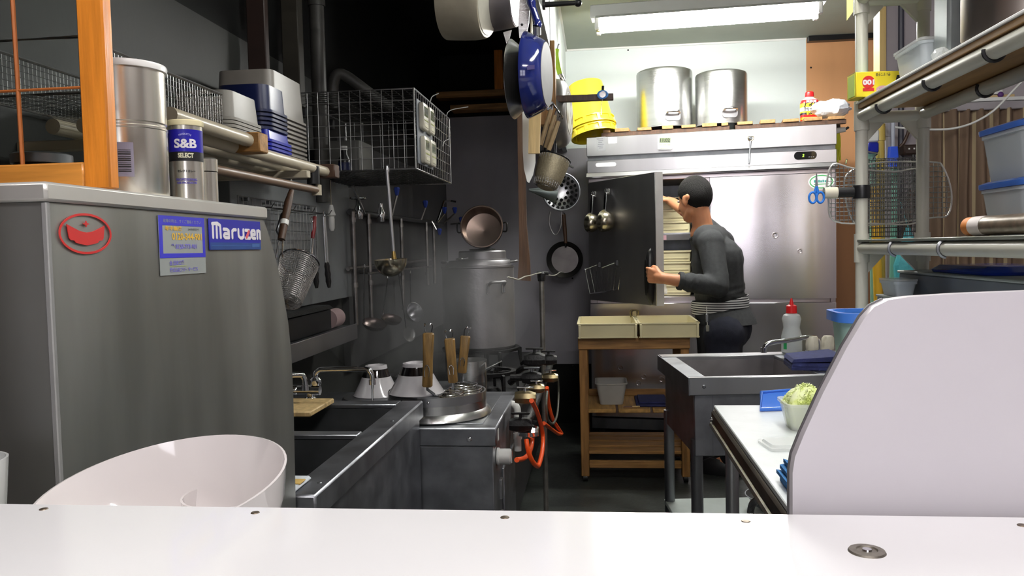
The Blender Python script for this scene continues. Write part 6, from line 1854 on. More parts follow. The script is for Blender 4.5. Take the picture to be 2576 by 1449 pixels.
solid('clear_lid', MB().loft([[(a + q.x, b + 4.39, z) for a, b in rrect(w, d, .015)] for w, d, z in ((.11, .14, .789), (.115, .145, .795), (.10, .13, .806))]), CLEAR, 'small clear plastic lid lying in the left cream tray', 'lid')
q = at(1662, 803, Y=4.42)
t = thing('plastic_scoop', 'white plastic scoop lying in the right cream tray', 'utensil', (q.x, 4.42, .8))
part('blade', MB().box((q.x - .07, 4.38, .7895), (q.x + .06, 4.44, .802), .005), WHITE_PLASTIC, t)
part('handle', MB().capsule((q.x + .06, 4.41, .796), (q.x + .13, 4.415, .796), .006), WHITE_PLASTIC, t)
# on the middle shelf
q = at(1538, 1010, Y=4.40)
t = thing('food_tub', 'translucent plastic tub on the middle shelf of the wooden cart', 'tub', (q.x, 4.42, .393))
part('tub', MB().tub(.125, .16, .165, .20, .12, .003, .02, .006, M=T(q.x, 4.43, .393)), mat('dim translucent plastic', (0.62, .60, .56, 1), .3, 0, .1, trans=.35, ior=1.2), t)
q = at(1640, 1012, Y=4.40)
t = thing('blue_tray', 'flat navy blue folded cloth on the middle shelf of the wooden cart', 'cloth', (q.x, 4.40, .393))
part('cloth', MB().box((q.x - .09, 4.28, .3935), (q.x + .085, 4.56, .404), .004), NAVY_CLOTH, t)
part('fold', MB().box((q.x - .075, 4.31, .4042), (q.x + .08, 4.54, .414), .004), NAVY_CLOTH, t)
q = at(1582, 1022, Y=4.28)
t = thing('copper_scraper', 'small copper coloured scraper on the middle shelf of the cart', 'utensil', (q.x, 4.28, .393))
part('blade', MB().box((q.x - .03, 4.255, .3935), (q.x + .02, 4.285, .398), .0015), mat('copper', (.6, .35, .22, 1), .3, 1), t)
part('handle', MB().capsule((q.x + .02, 4.27, .398), (q.x + .055, 4.275, .398), .004), WOOD_PALE, t)

# ================================================================ THE COOK
man = thing('person', 'person with short black hair and charcoal shirt reaching into the open refrigerator', 'person', (.66, 4.46, 0))
head = at(1747, 502, Y=4.50)
neck0 = at(1768, 588, Y=4.50); neck1 = at(1752, 545, Y=4.50)
Lsh, Rsh = at(1788, 612, Y=4.345), at(1815, 610, Y=4.66)
Lel = at(1806, 722, Y=4.23); Lwr = at(1668, 700, Y=4.19)
Rel = at(1766, 562, Y=4.73); Rwr = at(1690, 508, Y=4.93); Rhd = at(1650, 489, Y=5.03)
chest = at(1803, 655, Y=4.50); waist = at(1806, 755, Y=4.50); hip = at(1823, 822, Y=4.47)
Lhip = at(1818, 840, Y=4.37); Rhip = at(1812, 835, Y=4.57)
Lkn = Vector((Lhip.x + .02, 4.345, .46)); Rkn = Vector((Rhip.x - .02, 4.58, .46))
Lan = Vector((Lhip.x + .04, 4.38, .085)); Ran = Vector((Rhip.x + .0, 4.60, .085))
hf = Vector((-.70, .66, -.20)).normalized()            # where the face points
hup = (Vector((.02, .06, 1)) - hf * Vector((.02, .06, 1)).dot(hf)).normalized()
hl = hup.cross(hf)                                      # person's left
MH = basis(head, hl, -hf, hup)                          # local -y is the face
B_ = MB()
B_.sphere((0, .006, .020), (.076, .094, .098), 24, 16, MH)           # skull
B_.sphere((0, -.040, -.028), (.058, .052, .070), 20, 14, MH)         # face
B_.sphere((0, -.050, -.088), (.040, .036, .030), 16, 10, MH)         # chin
B_.capsule(MH @ Vector((-.045, -.010, -.07)), MH @ Vector((-.022, -.055, -.095)), .022, .016)
B_.capsule(MH @ Vector((.045, -.010, -.07)), MH @ Vector((.022, -.055, -.095)), .022, .016)
B_.capsule(MH @ Vector((0, -.088, .012)), MH @ Vector((0, -.106, -.030)), .009, .014)     # nose
B_.sphere((0, -.084, -.062), (.024, .012, .010), 12, 8, MH)          # mouth
for s in (-1, 1):
    B_.sphere((s * .079, .012, -.012), (.010, .020, .033), 12, 10, MH @ rot('Z', s * -14))
    B_.sphere((s * .082, .016, .004), (.011, .014, .018), 10, 8, MH)
B_.capsule(neck0 + Vector((.01, 0, -.02)), MH @ Vector((0, .024, -.045)), .060, .050)
B_.capsule(Lsh.lerp(neck0, .5), Rsh.lerp(neck0, .5), .07, .07)
B_.capsule(chest, neck0, .12, .07)
B_.capsule(hip, chest, .125, .13)
B_.capsule(Lsh, Lel, .052, .043); B_.capsule(Lel, Lwr, .044, .029)
B_.capsule(Rsh, Rel, .052, .043); B_.capsule(Rel, Rwr, .043, .029)
B_.capsule(neck0, Lsh, .06, .055); B_.capsule(neck0, Rsh, .06, .055)
for h_, k_, a_ in ((Lhip, Lkn, Lan), (Rhip, Rkn, Ran)):
    B_.capsule(h_, k_, .082, .055); B_.capsule(k_, a_, .055, .038); B_.capsule(hip, h_, .10, .085)
    B_.capsule(a_, a_ + Vector((-.10, .03, -.045)), .036, .030)

def hand(wrist, dirv, palm_n, side, scale, curl, fist=False):
    """Palm and five fingers: dirv along the hand, palm_n out of the palm, side toward the thumb."""
    d, nrm, sd = Vector(dirv).normalized(), Vector(palm_n).normalized(), Vector(side).normalized()
    k = scale
    wr = Vector(wrist)
    pc = wr + d * .05 * k
    for s in (-.75, -.25, .25, .75):
        B_.capsule(wr + sd * s * .020 * k, wr + d * .082 * k + sd * s * .040 * k, .016 * k, .0125 * k, 10)
    B_.capsule(wr - d * .01, wr + d * .03 * k, .027, .024 * k, 12)
    for i, (s, L) in enumerate(((.030, .072), (.0105, .080), (-.0095, .075), (-.029, .058))):
        p = wr + d * .084 * k + sd * s * k
        ang = 0
        r = .0095 * k
        for j, f in enumerate((.45, .30, .25)):
            ang += curl[j] * (1 + .08 * i)
            q = p + (d * math.cos(ang) + nrm * math.sin(ang)) * L * f * k
            B_.capsule(p, q, r, r * .92, 10)
            p, r = q, r * .92
    b = wr + d * .022 * k + sd * .022 * k
    m1 = b + (d * .55 + sd * .65 + nrm * .35).normalized() * .040 * k
    m2 = m1 + (d * .75 + sd * .05 + nrm * .65).normalized() * .032 * k
    m3 = m2 + (d * .6 - sd * .35 + nrm * .7).normalized() * .022 * k
    B_.capsule(b, m1, .015 * k, .0115 * k, 10); B_.capsule(m1, m2, .0112 * k, .010 * k, 10); B_.capsule(m2, m3, .010 * k, .009 * k, 10)

# left hand closed on the pull of the open door, right hand inside the cooler
grip = at(1634, 693, Y=4.24)
dl = (grip - Lwr)
hand(Lwr + dl.normalized() * .002, dl.normalized() * .9 + Vector((-.1, .1, .05)), Vector((.25, .95, .0)) * 1, (0, .12, 1), 1.02, (R(52), R(68), R(48)))
dr = (Rhd - Rwr)
hand(Rwr, dr, (-.2, .1, -1), (-.55, -.75, .2), 1.0, (R(14), R(20), R(16)))
organic_part('body', B_, SKIN, man, .0052, 5, .45)
# face features
for s in (-1, 1):
    e = part('eye', MB().sphere((s * .030, -.082, .008), (.012, .010, .008), 12, 8, MH), mat('eye white', C(225, 222, 216), .2), man)
    part('iris', MB().sphere((s * .030, -.0905, .008), (.005, .003, .005), 10, 6, MH), BLACK, e)
    part('eyebrow', MB().tube([MH @ Vector((s * .014, -.094, .026)), MH @ Vector((s * .030, -.094, .031)), MH @ Vector((s * .046, -.082, .026))], .0035, 6), HAIR, man)
part('lips', MB().sphere((0, -.096, -.062), (.019, .004, .005), 12, 6, MH), mat('lips', C(165, 92, 80), .5), man)
# hair: cap with a sloping hairline, cropped sides
hr = MB()
n_u, n_v = 64, 26
vs, fs = [], []
for j in range(n_v + 1):
    for i in range(n_u):
        a = 2 * PI * i / n_u
        fwd = -math.sin(a)                 # 1 at the face, -1 at the nape
        low = -1.12 if fwd < -.2 else (-.52 if fwd < .35 else .30)
        # smooth hairline between nape, ear and brow
        tt = (fwd + 1) / 2
        low = -1.05 + 1.55 * (tt ** 1.7) if tt < .62 else (-.36 + (tt - .62) / .38 * .98)
        el_ = PI / 2 + (max(low, -1.15) - PI / 2) * j / n_v
        thick = 1.085 + .05 * max(0, math.sin(el_)) + .012 * math.sin(i * 2.7 + j * 1.9) - .05 * (j / n_v) ** 3
        cx_ = math.cos(el_)
        vs.append((.078 * thick * cx_ * math.cos(a), .006 + .096 * thick * cx_ * math.sin(a), .020 + .100 * thick * math.sin(el_)))
for j in range(n_v):
    for i in range(n_u):
        k = (i + 1) % n_u
        fs.append((j * n_u + i, j * n_u + k, (j + 1) * n_u + k, (j + 1) * n_u + i))
hr.add(vs, fs, MH)
hr.add([(x * .93, y * .93 + .0005, .02 + (z - .02) * .93) for x, y, z in vs], [tuple(reversed(f)) for f in fs], MH)
part('hair', hr, HAIR, man, angle=80)

# clothes
sh = MB()
sh.capsule(neck0.lerp(chest, .25) + Vector((.008, 0, -.005)), chest, .098, .148)
sh.capsule(chest + Vector((0, -.035, 0)), waist + Vector((.008, -.02, .02)), .138, .132)
sh.capsule(chest + Vector((0, .035, 0)), waist + Vector((.008, .02, .02)), .138, .132)
sh.capsule(Lsh.lerp(neck0, .35), Rsh.lerp(neck0, .35), .085, .085)
sh.capsule(Lsh, Lsh.lerp(neck0, .55), .075, .075); sh.capsule(Rsh, Rsh.lerp(neck0, .55), .075, .075)
lc = Lel.lerp(Lwr, .55)
sh.capsule(Lsh, Lel, .072, .060); sh.capsule(Lel, lc, .058, .049)
rc = Rel.lerp(Rwr, .12)
sh.capsule(Rsh, Rel, .072, .058); sh.capsule(Rel, rc, .056, .048)
for k in range(7):                                       # creases round the bent elbow and waist
    p = Lel + Vector((.0, 0, .0)) + (Lsh - Lel) * (.10 + .09 * k)
    sh.add(*[(lambda mb: (mb.v, mb.f))(MB().tube([p + Vector((.056 * math.cos(a), .056 * math.sin(a), .018 * math.sin(a * 2 + k) + .01 * math.cos(a + k))) for a in [2 * PI * i / 18 for i in range(18)]], .0085 + .002 * (k % 2), 6, True))][0])
for k in range(4):
    p = Lel.lerp(lc, .2 + .25 * k)
    dv = (lc - Lel).normalized(); u1_ = dv.cross(Vector((0, 0, 1))).normalized(); u2_ = dv.cross(u1_)
    mbt = MB().tube([p + (u1_ * math.cos(a) + u2_ * math.sin(a)) * .050 + dv * .010 * math.sin(a * 2 + k) for a in [2 * PI * i / 18 for i in range(18)]], .007, 6, True)
    sh.add(mbt.v, mbt.f)
for k in range(3):
    p = waist + Vector((.008, 0, .035 + .022 * k))
    mbt = MB().tube([p + Vector((.132 * math.cos(a), .155 * math.sin(a), .012 * math.sin(a * 2 + k * 1.3))) for a in [2 * PI * i / 30 for i in range(30)]], .008, 6, True)
    sh.add(mbt.v, mbt.f)
organic_part('shirt', sh, SHIRT, man, .0075, 8, .5)
MC = along(neck0.lerp(chest, .02), neck1)
part('collar', MB().tube([neck0 + Vector((.0, 0, -.012)) + Vector((.073 * math.cos(a) + .006, .078 * math.sin(a), .026 * math.cos(a) + .010)) for a in [2 * PI * i / 36 for i in range(36)]], .0075, 8, True), SHIRT, man)
part('left_cuff', MB().lathe([(.0475, -.022), (.0485, -.004), (.046, .001), (.038, .001)], 24, along(lc, Lwr) @ T(0, 0, .050)), SHIRT, man)
tr = MB()
for h_, k_, a_ in ((Lhip, Lkn, Lan), (Rhip, Rkn, Ran)):
    tr.capsule(hip + Vector((.015, 0, .02)), h_ + Vector((.012, 0, 0)), .128, .116)
    tr.capsule(h_, k_, .106, .080); tr.capsule(k_, a_ + Vector((0, 0, .02)), .078, .062)
tr.capsule(waist + Vector((.008, -.02, -.03)), hip + Vector((.015, -.03, 0)), .118, .128)
tr.capsule(waist + Vector((.008, .02, -.03)), hip + Vector((.015, .03, 0)), .118, .128)
organic_part('trousers', tr, TROUSERS, man, .009, 5, .5)
# dark apron over the hips and front
ap = MB()
rings = []
zt_, zb_ = waist.z - .005, .58
for k in range(12):
    z = zt_ + (zb_ - zt_) * k / 11
    ww = .134 + .024 * min(1, k / 4) - .012 * max(0, (k - 6) / 5)
    c = waist.lerp(hip, min(1, k / 4)) if k < 5 else hip + Vector((.0, 0, 0))
    ring = []
    for i in range(27):
        a = R(70) + R(220) * i / 26 if k > 3 else R(40) + R(280) * i / 26
        fl = .006 * math.sin(i * 1.4 + k * .4) * min(1, k / 4)
        ring.append((c.x + .010 + (ww + fl) * math.cos(a), c.y + (ww + .018 + fl) * math.sin(a), z))
    rings.append(ring)
vs = [p for r_ in rings for p in r_]
fs = [(j * 27 + i, j * 27 + i + 1, (j + 1) * 27 + i + 1, (j + 1) * 27 + i) for j in range(11) for i in range(26)]
ap.add(vs, fs)
cxy = hip
ap.add([(p[0] + (cxy.x - p[0]) * .035, p[1] + (cxy.y - p[1]) * .035, p[2]) for p in vs], [tuple(reversed(f)) for f in fs])
part('apron', ap, APRON, man, angle=70)
jk = MB()
rings = []
for k in range(8):
    z = waist.z - .02 - .105 * k / 7
    c = waist.lerp(hip, k / 7)
    ww = .145 + .016 * math.sin(PI * .55 * k / 7)
    rings.append([(c.x + .012 + ww * math.cos(a), c.y + (ww + .012) * math.sin(a), z + .022 * max(0, -math.cos(a)) * 0) for a in [R(-178) + R(356) * i / 22 for i in range(23)]])
vs = [p for r_ in rings for p in r_]
fs = [(j * 23 + i, j * 23 + i + 1, (j + 1) * 23 + i + 1, (j + 1) * 23 + i) for j in range(7) for i in range(22)]
jk.add(vs, fs)
jk.add([(p[0] + (hip.x - p[0]) * .04, p[1] + (hip.y - p[1]) * .04, p[2]) for p in vs], [tuple(reversed(f)) for f in fs])
part('shirt_tail', jk, SHIRT, man, angle=70)
def strap(z0, z1, tilt, hgt, nm, off=0.0):
    rr = []
    for i in range(41):
        a = 2 * PI * i / 40
        cxw = waist.x + .010
        rx, ry = .149 + off, .168 + off
        zc_ = waist.z + z0 + tilt * math.cos(a)
        rr.append([(cxw + (rx + e) * math.cos(a), waist.y + (ry + e) * math.sin(a), zc_ + dz) for e, dz in ((0, -hgt / 2), (.004, -hgt / 2), (.004, hgt / 2), (0, hgt / 2))])
    return part(nm, MB().loft(rr), BELT, man)
strap(-.022, 0, .030, .048, 'apron_string')
strap(-.020, 0, .006, .040, 'apron_string', .003)
q = at(1778, 800, Y=4.29)
kt = part('key_tag', MB().boxc((q.x, q.y - .005, q.z), (.016, .006, .045), .004), STEEL_DULL, man)
part('key_tag_lower', MB().boxc((q.x + .003, q.y - .005, q.z - .055), (.018, .006, .035), .004), mat('pale tag', C(140, 140, 130), .5), kt)
part('key_cord', MB().tube([(q.x, q.y, q.z + .06), (q.x, q.y - .005, q.z + .02), (q.x + .002, q.y - .005, q.z - .04)], .002, 6), WHITE_PLASTIC, kt)
for a_ in (Lan, Ran):
    s_ = part('shoe', MB().loft([[(a_.x + x, a_.y - x * .3 + y, z) for x, y in ((w * math.cos(b) * 1.0 - .055, w * .42 * math.sin(b)) for b in [2 * PI * i / 20 for i in range(20)])] for w, z in ((.115, .001), (.122, .012), (.118, .035), (.095, .065), (.060, .085))]), SHOE, man)

# ================================================================ RIGHT SINK
sA = R(6)
so_ = at(1734, 951, Z=.85)
su, sv_ = Vector((math.cos(sA), math.sin(sA), 0)), Vector((-math.sin(sA), math.cos(sA), 0))
MS2 = basis((so_.x, so_.y, 0), su, sv_, (0, 0, 1))
SW, SD, SZ = .80, .53, .85
t = thing('prep_sink', 'steel prep sink with deep basin standing before the refrigerator at right', 'sink', M=MS2)
def sp(name, lo, hi, m=STEEL_SINK, b=.002, par=None): return part(name, MB().box(lo, hi, b), m, par or t, False)
sp('front_rim', (0, 0, SZ - .055), (SW, .025, SZ), STEEL)
sp('left_rim', (0, .025, SZ - .02), (.055, SD - .07, SZ), STEEL_DULL)
sp('right_rim', (.41, .025, SZ - .012), (SW, SD - .07, SZ - .001), STEEL_SINK)
sp('back_rim', (0, SD - .07, SZ - .02), (SW, SD, SZ + .002), STEEL)
sp('left_edge', (-.003, 0, SZ - .055), (.003, SD, SZ), STEEL_DULL, .001)
BAS = mat('grey basin steel', (0.33, .31, .31, 1), .38, 1, .25, 10, rvar=.08)
part('basin', MB().loft([[(x, y, SZ - .012) for x, y in ((.055, .025), (.41, .025), (.41, SD - .07), (.055, SD - .07))], [(x, y, SZ - .24) for x, y in ((.075, .045), (.39, .045), (.39, SD - .09), (.075, SD - .09))]], cap0=False), BAS, t, False)
sp('front_panel', (.02, .022, SZ - .25), (SW - .02, .034, SZ - .056), STEEL_SINK)
sp('left_panel', (.02, .034, SZ - .25), (.030, SD - .03, SZ - .021), STEEL_SINK)
sp('panel_seam', (.075, .0212, SZ - .25), (.077, .022, SZ - .056), STEEL_DULL, 0)
part('rivet', MB().lathe([(.006, 0), (.004, .002)], 10, basis((.045, 0, SZ - .028), (1, 0, 0), (0, 0, 1), (0, -1, 0))), STEEL_DULL, t, False)
for x in (.030, SW - .035):
    for y in (.042, SD - .04):
        part('leg', MB().cyl((x, y, 0), (x, y, SZ - .2), .019), STEEL_DULL, t, False)
PALEB = mat('pale undershelf', (0.52, .58, .55, 1), .45, 0, .12, 8)
sp('undershelf', (.012, .03, .295), (SW - .01, SD - .02, .31), PALEB)
sp('undershelf_lip', (.01, .03, .27), (SW - .01, .040, .295), STEEL_DULL)
# faucet with two pale knobs
fb = MS2.inverted() @ at(2055, 895, Y=so_.y + .47 * sv_.y + .05)
fc = Vector((.47, SD - .095, SZ + .0005))
pf = lambda x, y: MS2.inverted() @ at(x, y, Y=(MS2 @ fc).y)
t = thing('mixer_faucet', 'chrome mixer faucet with two pale knobs on the right prep sink', 'faucet', M=MS2 @ T(fc))
Mi2 = MS2 @ T(0, 0, 0)
def fw(p): return MS2 @ Vector(p)
tip = pf(1916, 878); el1 = pf(1930, 862); el2 = pf(2035, 848); el3 = pf(2056, 856); bs = pf(2063, 900)
for p_ in (tip, el1, el2, el3, bs): p_.y = fc.y - .012
zb = fc.z
part('spout', MB().tube(spline([fw(bs) + Vector((0, 0, -.01)), fw(bs.lerp(el3, .6)), fw(el3), fw(el2), fw(el2.lerp(el1, .5)), fw(el1), fw(tip)], 5), .0085, 12), CHROME, t)
part('nozzle', MB().lathe([(.011, 0), (.011, .018)], 14, T(fw(tip)) @ T(0, 0, -.010)), CHROME, t)
k1, k2 = pf(2042, 868), pf(2083, 886)
part('base', MB().box(fw((min(k1.x, bs.x) - .02, fc.y - .03, zb)), fw((k2.x + .02, fc.y + .01, zb + .022)), .004), CHROME, t)
KN = mat('pale cream knob', C(222, 215, 196), .35)
for p_ in (k1, k2):
    w = fw((p_.x, fc.y - .012, zb + .02))
    part('stem', MB().cyl(w, w + Vector((0, 0, max(.02, p_.z - zb - .04))), .012), CHROME, t)
    part('knob', MB().lathe([(.020, 0), (.023, .004), (.0235, .02), (.022, .042), (.016, .050)], 8, T(w) @ T(0, 0, max(.0, p_.z - zb - .045))), KN, t)
# squeeze bottle
bq = at(1995, 888, Y=3.0)
lb_ = MS2.inverted() @ bq
c = MS2 @ Vector((lb_.x, SD - .034, SZ + .003))
t = thing('squeeze_bottle', 'clear squeeze bottle with red nozzle cap standing behind the right sink', 'bottle', c)
H = at(1993, 750, Y=c.y).z - c.z
r = .037
part('body', MB().lathe([(r * .9, 0), (r, .004), (r, H * .30), (r * .78, H * .46), (r * .84, H * .54), (r * .93, H * .62), (r * .80, H * .69), (r * .45, H * .725)], 36, T(c)), mat('frosted bottle', (0.86, .90, .90, 1), .25, 0, .04, trans=.4, ior=1.2), t)
part('liquid', MB().lathe([(r * .88, .002), (r * .975, .006), (r * .975, H * .30), (r * .76, H * .44), (r * .77, H * .455)], 32, T(c)), mat('pale mint liquid', C(196, 228, 214), .3), t)
cp = part('cap', MB().lathe([(r * .50, H * .725), (r * .53, H * .73), (r * .50, H * .86), (r * .30, H * .88)], 24, T(c)), RED, t)
part('nozzle', MB().lathe([(r * .22, H * .87), (r * .18, H * .93), (r * .07, H)], 16, T(c)), RED, cp)
part('label_mark', cyl_patch(r + .0004, R(-62), R(-40), .015, .045, T(c)), mat('green mark', C(40, 160, 90), .5), t)
# navy sponge pouch
q = MS2.inverted() @ at(2080, 925, Z=.88)
t = thing('scouring_cloth', 'navy scouring cloth folded on the right part of the prep sink', 'cloth', MS2 @ Vector((q.x, q.y, SZ)))
pts_ = [(q.x - .055, .10), (q.x + .10, .07), (q.x + .11, .24), (q.x - .03, .25)]
w8 = MB()
for k in range(3):
    w8.loft([[(x, y, SZ + .0005 + .012 * k + (.006 if (k == 2 and i in (1, 2)) else 0)) for i, (x, y) in enumerate(pts_)], [(x + .004 * k, y, SZ + .0115 + .012 * k + (.012 if (k == 2 and i in (1, 2)) else 0)) for i, (x, y) in enumerate(pts_)]], MS2)
part('cloth', w8, NAVY_CLOTH, t)
q = at(1845, 1180, Z=.312)
u_ = MS2.inverted() @ q
t = thing('steel_bowl', 'dark steel bowl lying on the undershelf of the right prep sink', 'bowl', MS2 @ Vector((u_.x, min(u_.y, .36), .3105)))
part('bowl', MB().lathe([(.04, 0), (.07, .02), (.095, .055), (.098, .055), (.093, .05), (.068, .022), (.002, .006)], 36, MS2 @ T(u_.x, min(u_.y, .36), .3108)), STEEL_DULL, t)

# ================================================================ WHITE WORK TABLE
TX0, TX1, TY0, TY1, TZ = .287, 1.02, .80, 2.05, .85
t = thing('work_table', 'white topped work table with grimy steel edge at right', 'table', (.65, 1.4, 0))
part('table_top', MB().box((TX0, TY0, TZ - .012), (TX1, TY1, TZ), .002), BOARD_WHITE, t)
GRIME = mat('grimy steel edge', (0.14, .115, .09, 1), .4, .8, .5, 20, (1, .4, 1))
part('edge_rail', MB().box((TX0 - .006, TY0, TZ - .045), (TX0 + .018, TY1 + .004, TZ - .0125), .005), GRIME, t)
part('edge_rail', MB().box((TX0 + .018, TY1 - .018, TZ - .045), (TX1, TY1 + .004, TZ - .0125), .004), STEEL_DULL, t)
part('edge_bead', MB().tube([(TX0 - .004, TY0, TZ - .05), (TX0 - .004, TY1, TZ - .05)], .008, 8), mat('grimy bead', (0.25, .23, .2, 1), .35, .9, .4, 20), t)
part('corner_bolt', MB().sphere((TX0 - .006, TY1 - .012, TZ - .035), .006, 8, 6), CHROME, t)
for x, y in ((TX0 + .035, TY1 - .06), (TX1 - .04, TY1 - .06), (TX0 + .035, TY0 + .05), (TX1 - .04, TY0 + .05)):
    part('leg', MB().cyl((x, y, 0), (x, y, TZ - .04), .0165), STEEL, t)
hp = [at(x, y, X=TX0 + .03) for x, y in ((1925, 1248), (1905, 1258), (1892, 1270), (1888, 1290))]
fh = MB().tube(spline(hp, 6), .0065, 8)
sp_ = spline(hp, 8)
for k in range(0, len(sp_) - 1):
    fh.cyl(sp_[k], sp_[k].lerp(sp_[k + 1], .5), .0078, n=8)
solid('flexible_hose', fh, STEEL, 'ribbed steel flexible hose under the edge of the white work table', 'hose')

# tub of shredded cabbage, lids, cloth
q = at(2020, 1085, Z=TZ)
cx_, cy_ = q.x + .015, q.y + .035
t = thing('cabbage_tub', 'clear square tub heaped with shredded cabbage on the white table', 'tub', (cx_, cy_, TZ + .0005))
Hc = .060
part('tub', MB().tub(.075, .075, .098, .098, Hc, .0016, .012, .004, M=T(cx_, cy_, TZ + .0005)), CLEAR, t)
rnd = random.Random(11)
cb = MB()
rings = []
for w, z in ((.070, .003), (.078, .02), (.084, .040), (.088, .056), (.080, .068), (.058, .082), (.030, .092)):
    rings.append([(a + cx_ + .002 * rnd.uniform(-1, 1), b + cy_ + .002 * rnd.uniform(-1, 1), TZ + z + .002 * rnd.uniform(-1, 1)) for a, b in rrect(w, w, .02)])
cb.loft(rings)
for k in range(2200):
    a = rnd.uniform(0, 2 * PI); rr = .050 * math.sqrt(rnd.random())
    z = .056 + .040 * (1 - (rr / .050) ** 1.6) * rnd.uniform(.8, 1.06)
    p = Vector((cx_ + rr * math.cos(a), cy_ + rr * math.sin(a), TZ + z))
    d = Vector((rnd.uniform(-1, 1), rnd.uniform(-1, 1), rnd.uniform(-.5, .6))).normalized() * rnd.uniform(.0025, .0065)
    n_ = Vector((-d.y, d.x, 0)).normalized() * .0008
    cb.add([p - d - n_, p - d + n_, p + d + n_ + Vector((0, 0, .001)), p + d - n_ + Vector((0, 0, .001)), p + Vector((0, 0, .0012))], [(0, 1, 4), (1, 2, 4), (2, 3, 4), (3, 0, 4)])
part('shredded_cabbage', cb, CABBAGE, t, kind='stuff')
def lid(name, label, x, y, w, d, ang, m, tilt=0, h=.012):
    q = at(x, y, Z=TZ)
    M = T(q.x, q.y, TZ + .0008) @ rot('Z', ang) @ rot('X', tilt)
    t = thing(name, label, 'lid', M=M)
    part('rim', MB().loft([[(a, b, z) for a, b in rrect(ww, dd, .012)] for ww, dd, z in ((w, d, 0), (w, d, h * .5), (w - .012, d - .012, h * .5), (w - .012, d - .012, 0))], closed=True), m, t, False)
    part('panel', MB().loft([[(a, b, z) for a, b in rrect(ww, dd, .012)] for ww, dd, z in ((w - .012, d - .012, h * .25), (w - .016, d - .016, h), (w - .022, d - .022, h))]), m, t, False)
    return t
lid('container_lid', 'clear plastic lid lying flat in front of the cabbage tub', 1985, 1122, .105, .085, 8, CLEAR, 0, .010)
q = at(1945, 1032, Z=TZ)
M = T(q.x + .018, q.y + .01, TZ + .001) @ rot('Z', 12)
t = thing('container_lid', 'clear blue lid leaning against the back of the cabbage tub', 'lid', M=M)
part('panel', MB().loft([[(-.055, -.02, 0), (.055, -.02, 0), (.055, -.014, 0), (-.055, -.014, 0)], [(-.022, .050, .030), (.062, .050, .034), (.062, .054, .031), (-.022, .054, .028)]]), BLUE_LID, t, False)
part('rim', MB().tube([(-.057, -.018, .005), (.057, -.018, .005), (.064, .053, .035), (-.024, .053, .032)], .005, 8, True), BLUE_LID, t, False)
q = at(1985, 1228, Z=TZ)
t = thing('blue_cloth', 'blue folded cloth on the white table beside the splash guard', 'cloth', (q.x + .02, q.y, TZ))
cl = MB()
for k in range(5):
    n_ = 12
    cl.loft([[(q.x - .006 + .006 * math.sin(k * 2.1) + .085 * i / n_, q.y - .035 + y + .004 * math.sin(i * .9 + k), TZ + .001 + k * .0075 + dz + .003 * math.sin(i * 1.1 + k * 2)) for y, dz in ((0, 0), (.075, 0), (.075, .006), (0, .006))] for i in range(n_ + 1)])
part('cloth', cl, BLUE_CLOTH, t)

# ================================================================ RIGHT-HAND PIPE SHELF
PX0, PX1, PY0, PY1 = .643, .785, 1.10, 2.03
t = thing('pipe_rack', 'ivory coated pipe rack with board shelves standing on the white table', 'shelf', (.71, 1.6, TZ))
zu = at(2168, 292, X=PX0).z
zl = at(2168, 624, X=PX0).z
zt_ = 1.84
for x, y in ((PX0, PY1), (PX1, PY1), (PX0, PY0), (PX1, PY0)):
    part('post', MB().tube([(x, y, TZ + .0005), (x, y, 2.25)], .0145, 14), PIPE_WHITE, t)
    for z in (zu, zl, zt_):
        part('joint', MB().lathe([(.0175, -.035), (.0175, .035)], 16, T(x, y, z)), PIPE_WHITE, t)
for x in (PX0, PX1):
    for z in (zu, zl, zt_):
        part('long_pipe', MB().tube([(x, PY1, z), (x, PY0, z)], .0145, 14), PIPE_WHITE, t)
for z in (zu, zl, zt_):
    for y in (PY1, PY0):
        part('cross_pipe', MB().tube([(PX0, y, z - .004), (PX1, y, z - .004)], .0142, 14), PIPE_WHITE, t)
        for s, x in ((1, PX0), (-1, PX1)):
            part('gusset', MB().prism([(0, 0), (s * .045, 0), (0, -.05)] if s > 0 else [(0, 0), (0, -.05), (s * .045, 0)], .010, basis((x + s * .012, y + .005, z - .012), (1, 0, 0), (0, 0, 1), (0, -1, 0))), PIPE_WHITE, t)
SHB = mat('shelf plywood', (0.42, .24, .09, 1), .5, 0, .3, 8, (6, .6, 6))
part('shelf_board', MB().box((PX0 - .012, PY0, zu + .015), (PX1 + .02, PY1 - .01, zu + .027), .001), SHB, t)
part('shelf_sheet', MB().box((PX0 - .016, PY0, zu + .0275), (PX1 + .024, PY1 - .004, zu + .0325), .001), WHITE_PLASTIC, t)
part('shelf_board', MB().box((PX0 - .014, PY0, zl + .015), (PX1 + .02, PY1 - .005, zl + .021), .001), mat('grey green shelf sheet', (0.24, .25, .21, 1), .4, .3, .3, 9), t)
part('shelf_board', MB().box((PX0 - .012, PY0, zt_ + .015), (PX1 + .02, PY1 - .01, zt_ + .027), .001), SHB, t)
for y in (1.88, 1.62, 1.38):
    part('pipe_clip', MB().tube([(PX0 + .0165 * math.cos(a), y, zu + .0165 * math.sin(a)) for a in [R(170) + R(200) * i / 10 for i in range(11)]], .0035, 6), BLACK_PLASTIC, t)
part('pipe_clip', MB().tube([(PX1 + .0165 * math.cos(a), 1.72, zu + .0165 * math.sin(a)) for a in [R(150) + R(200) * i / 10 for i in range(11)]], .0035, 6), BLACK_PLASTIC, t)
for y in (1.80, 1.55):
    part('pipe_clip', MB().tube([(PX0 + .0165 * math.cos(a), y, zl + .0165 * math.sin(a)) for a in [R(100) + R(160) * i / 10 for i in range(11)]], .0035, 6), STEEL_DULL, t)
ZU, ZL = zu + .033, zl + .0215

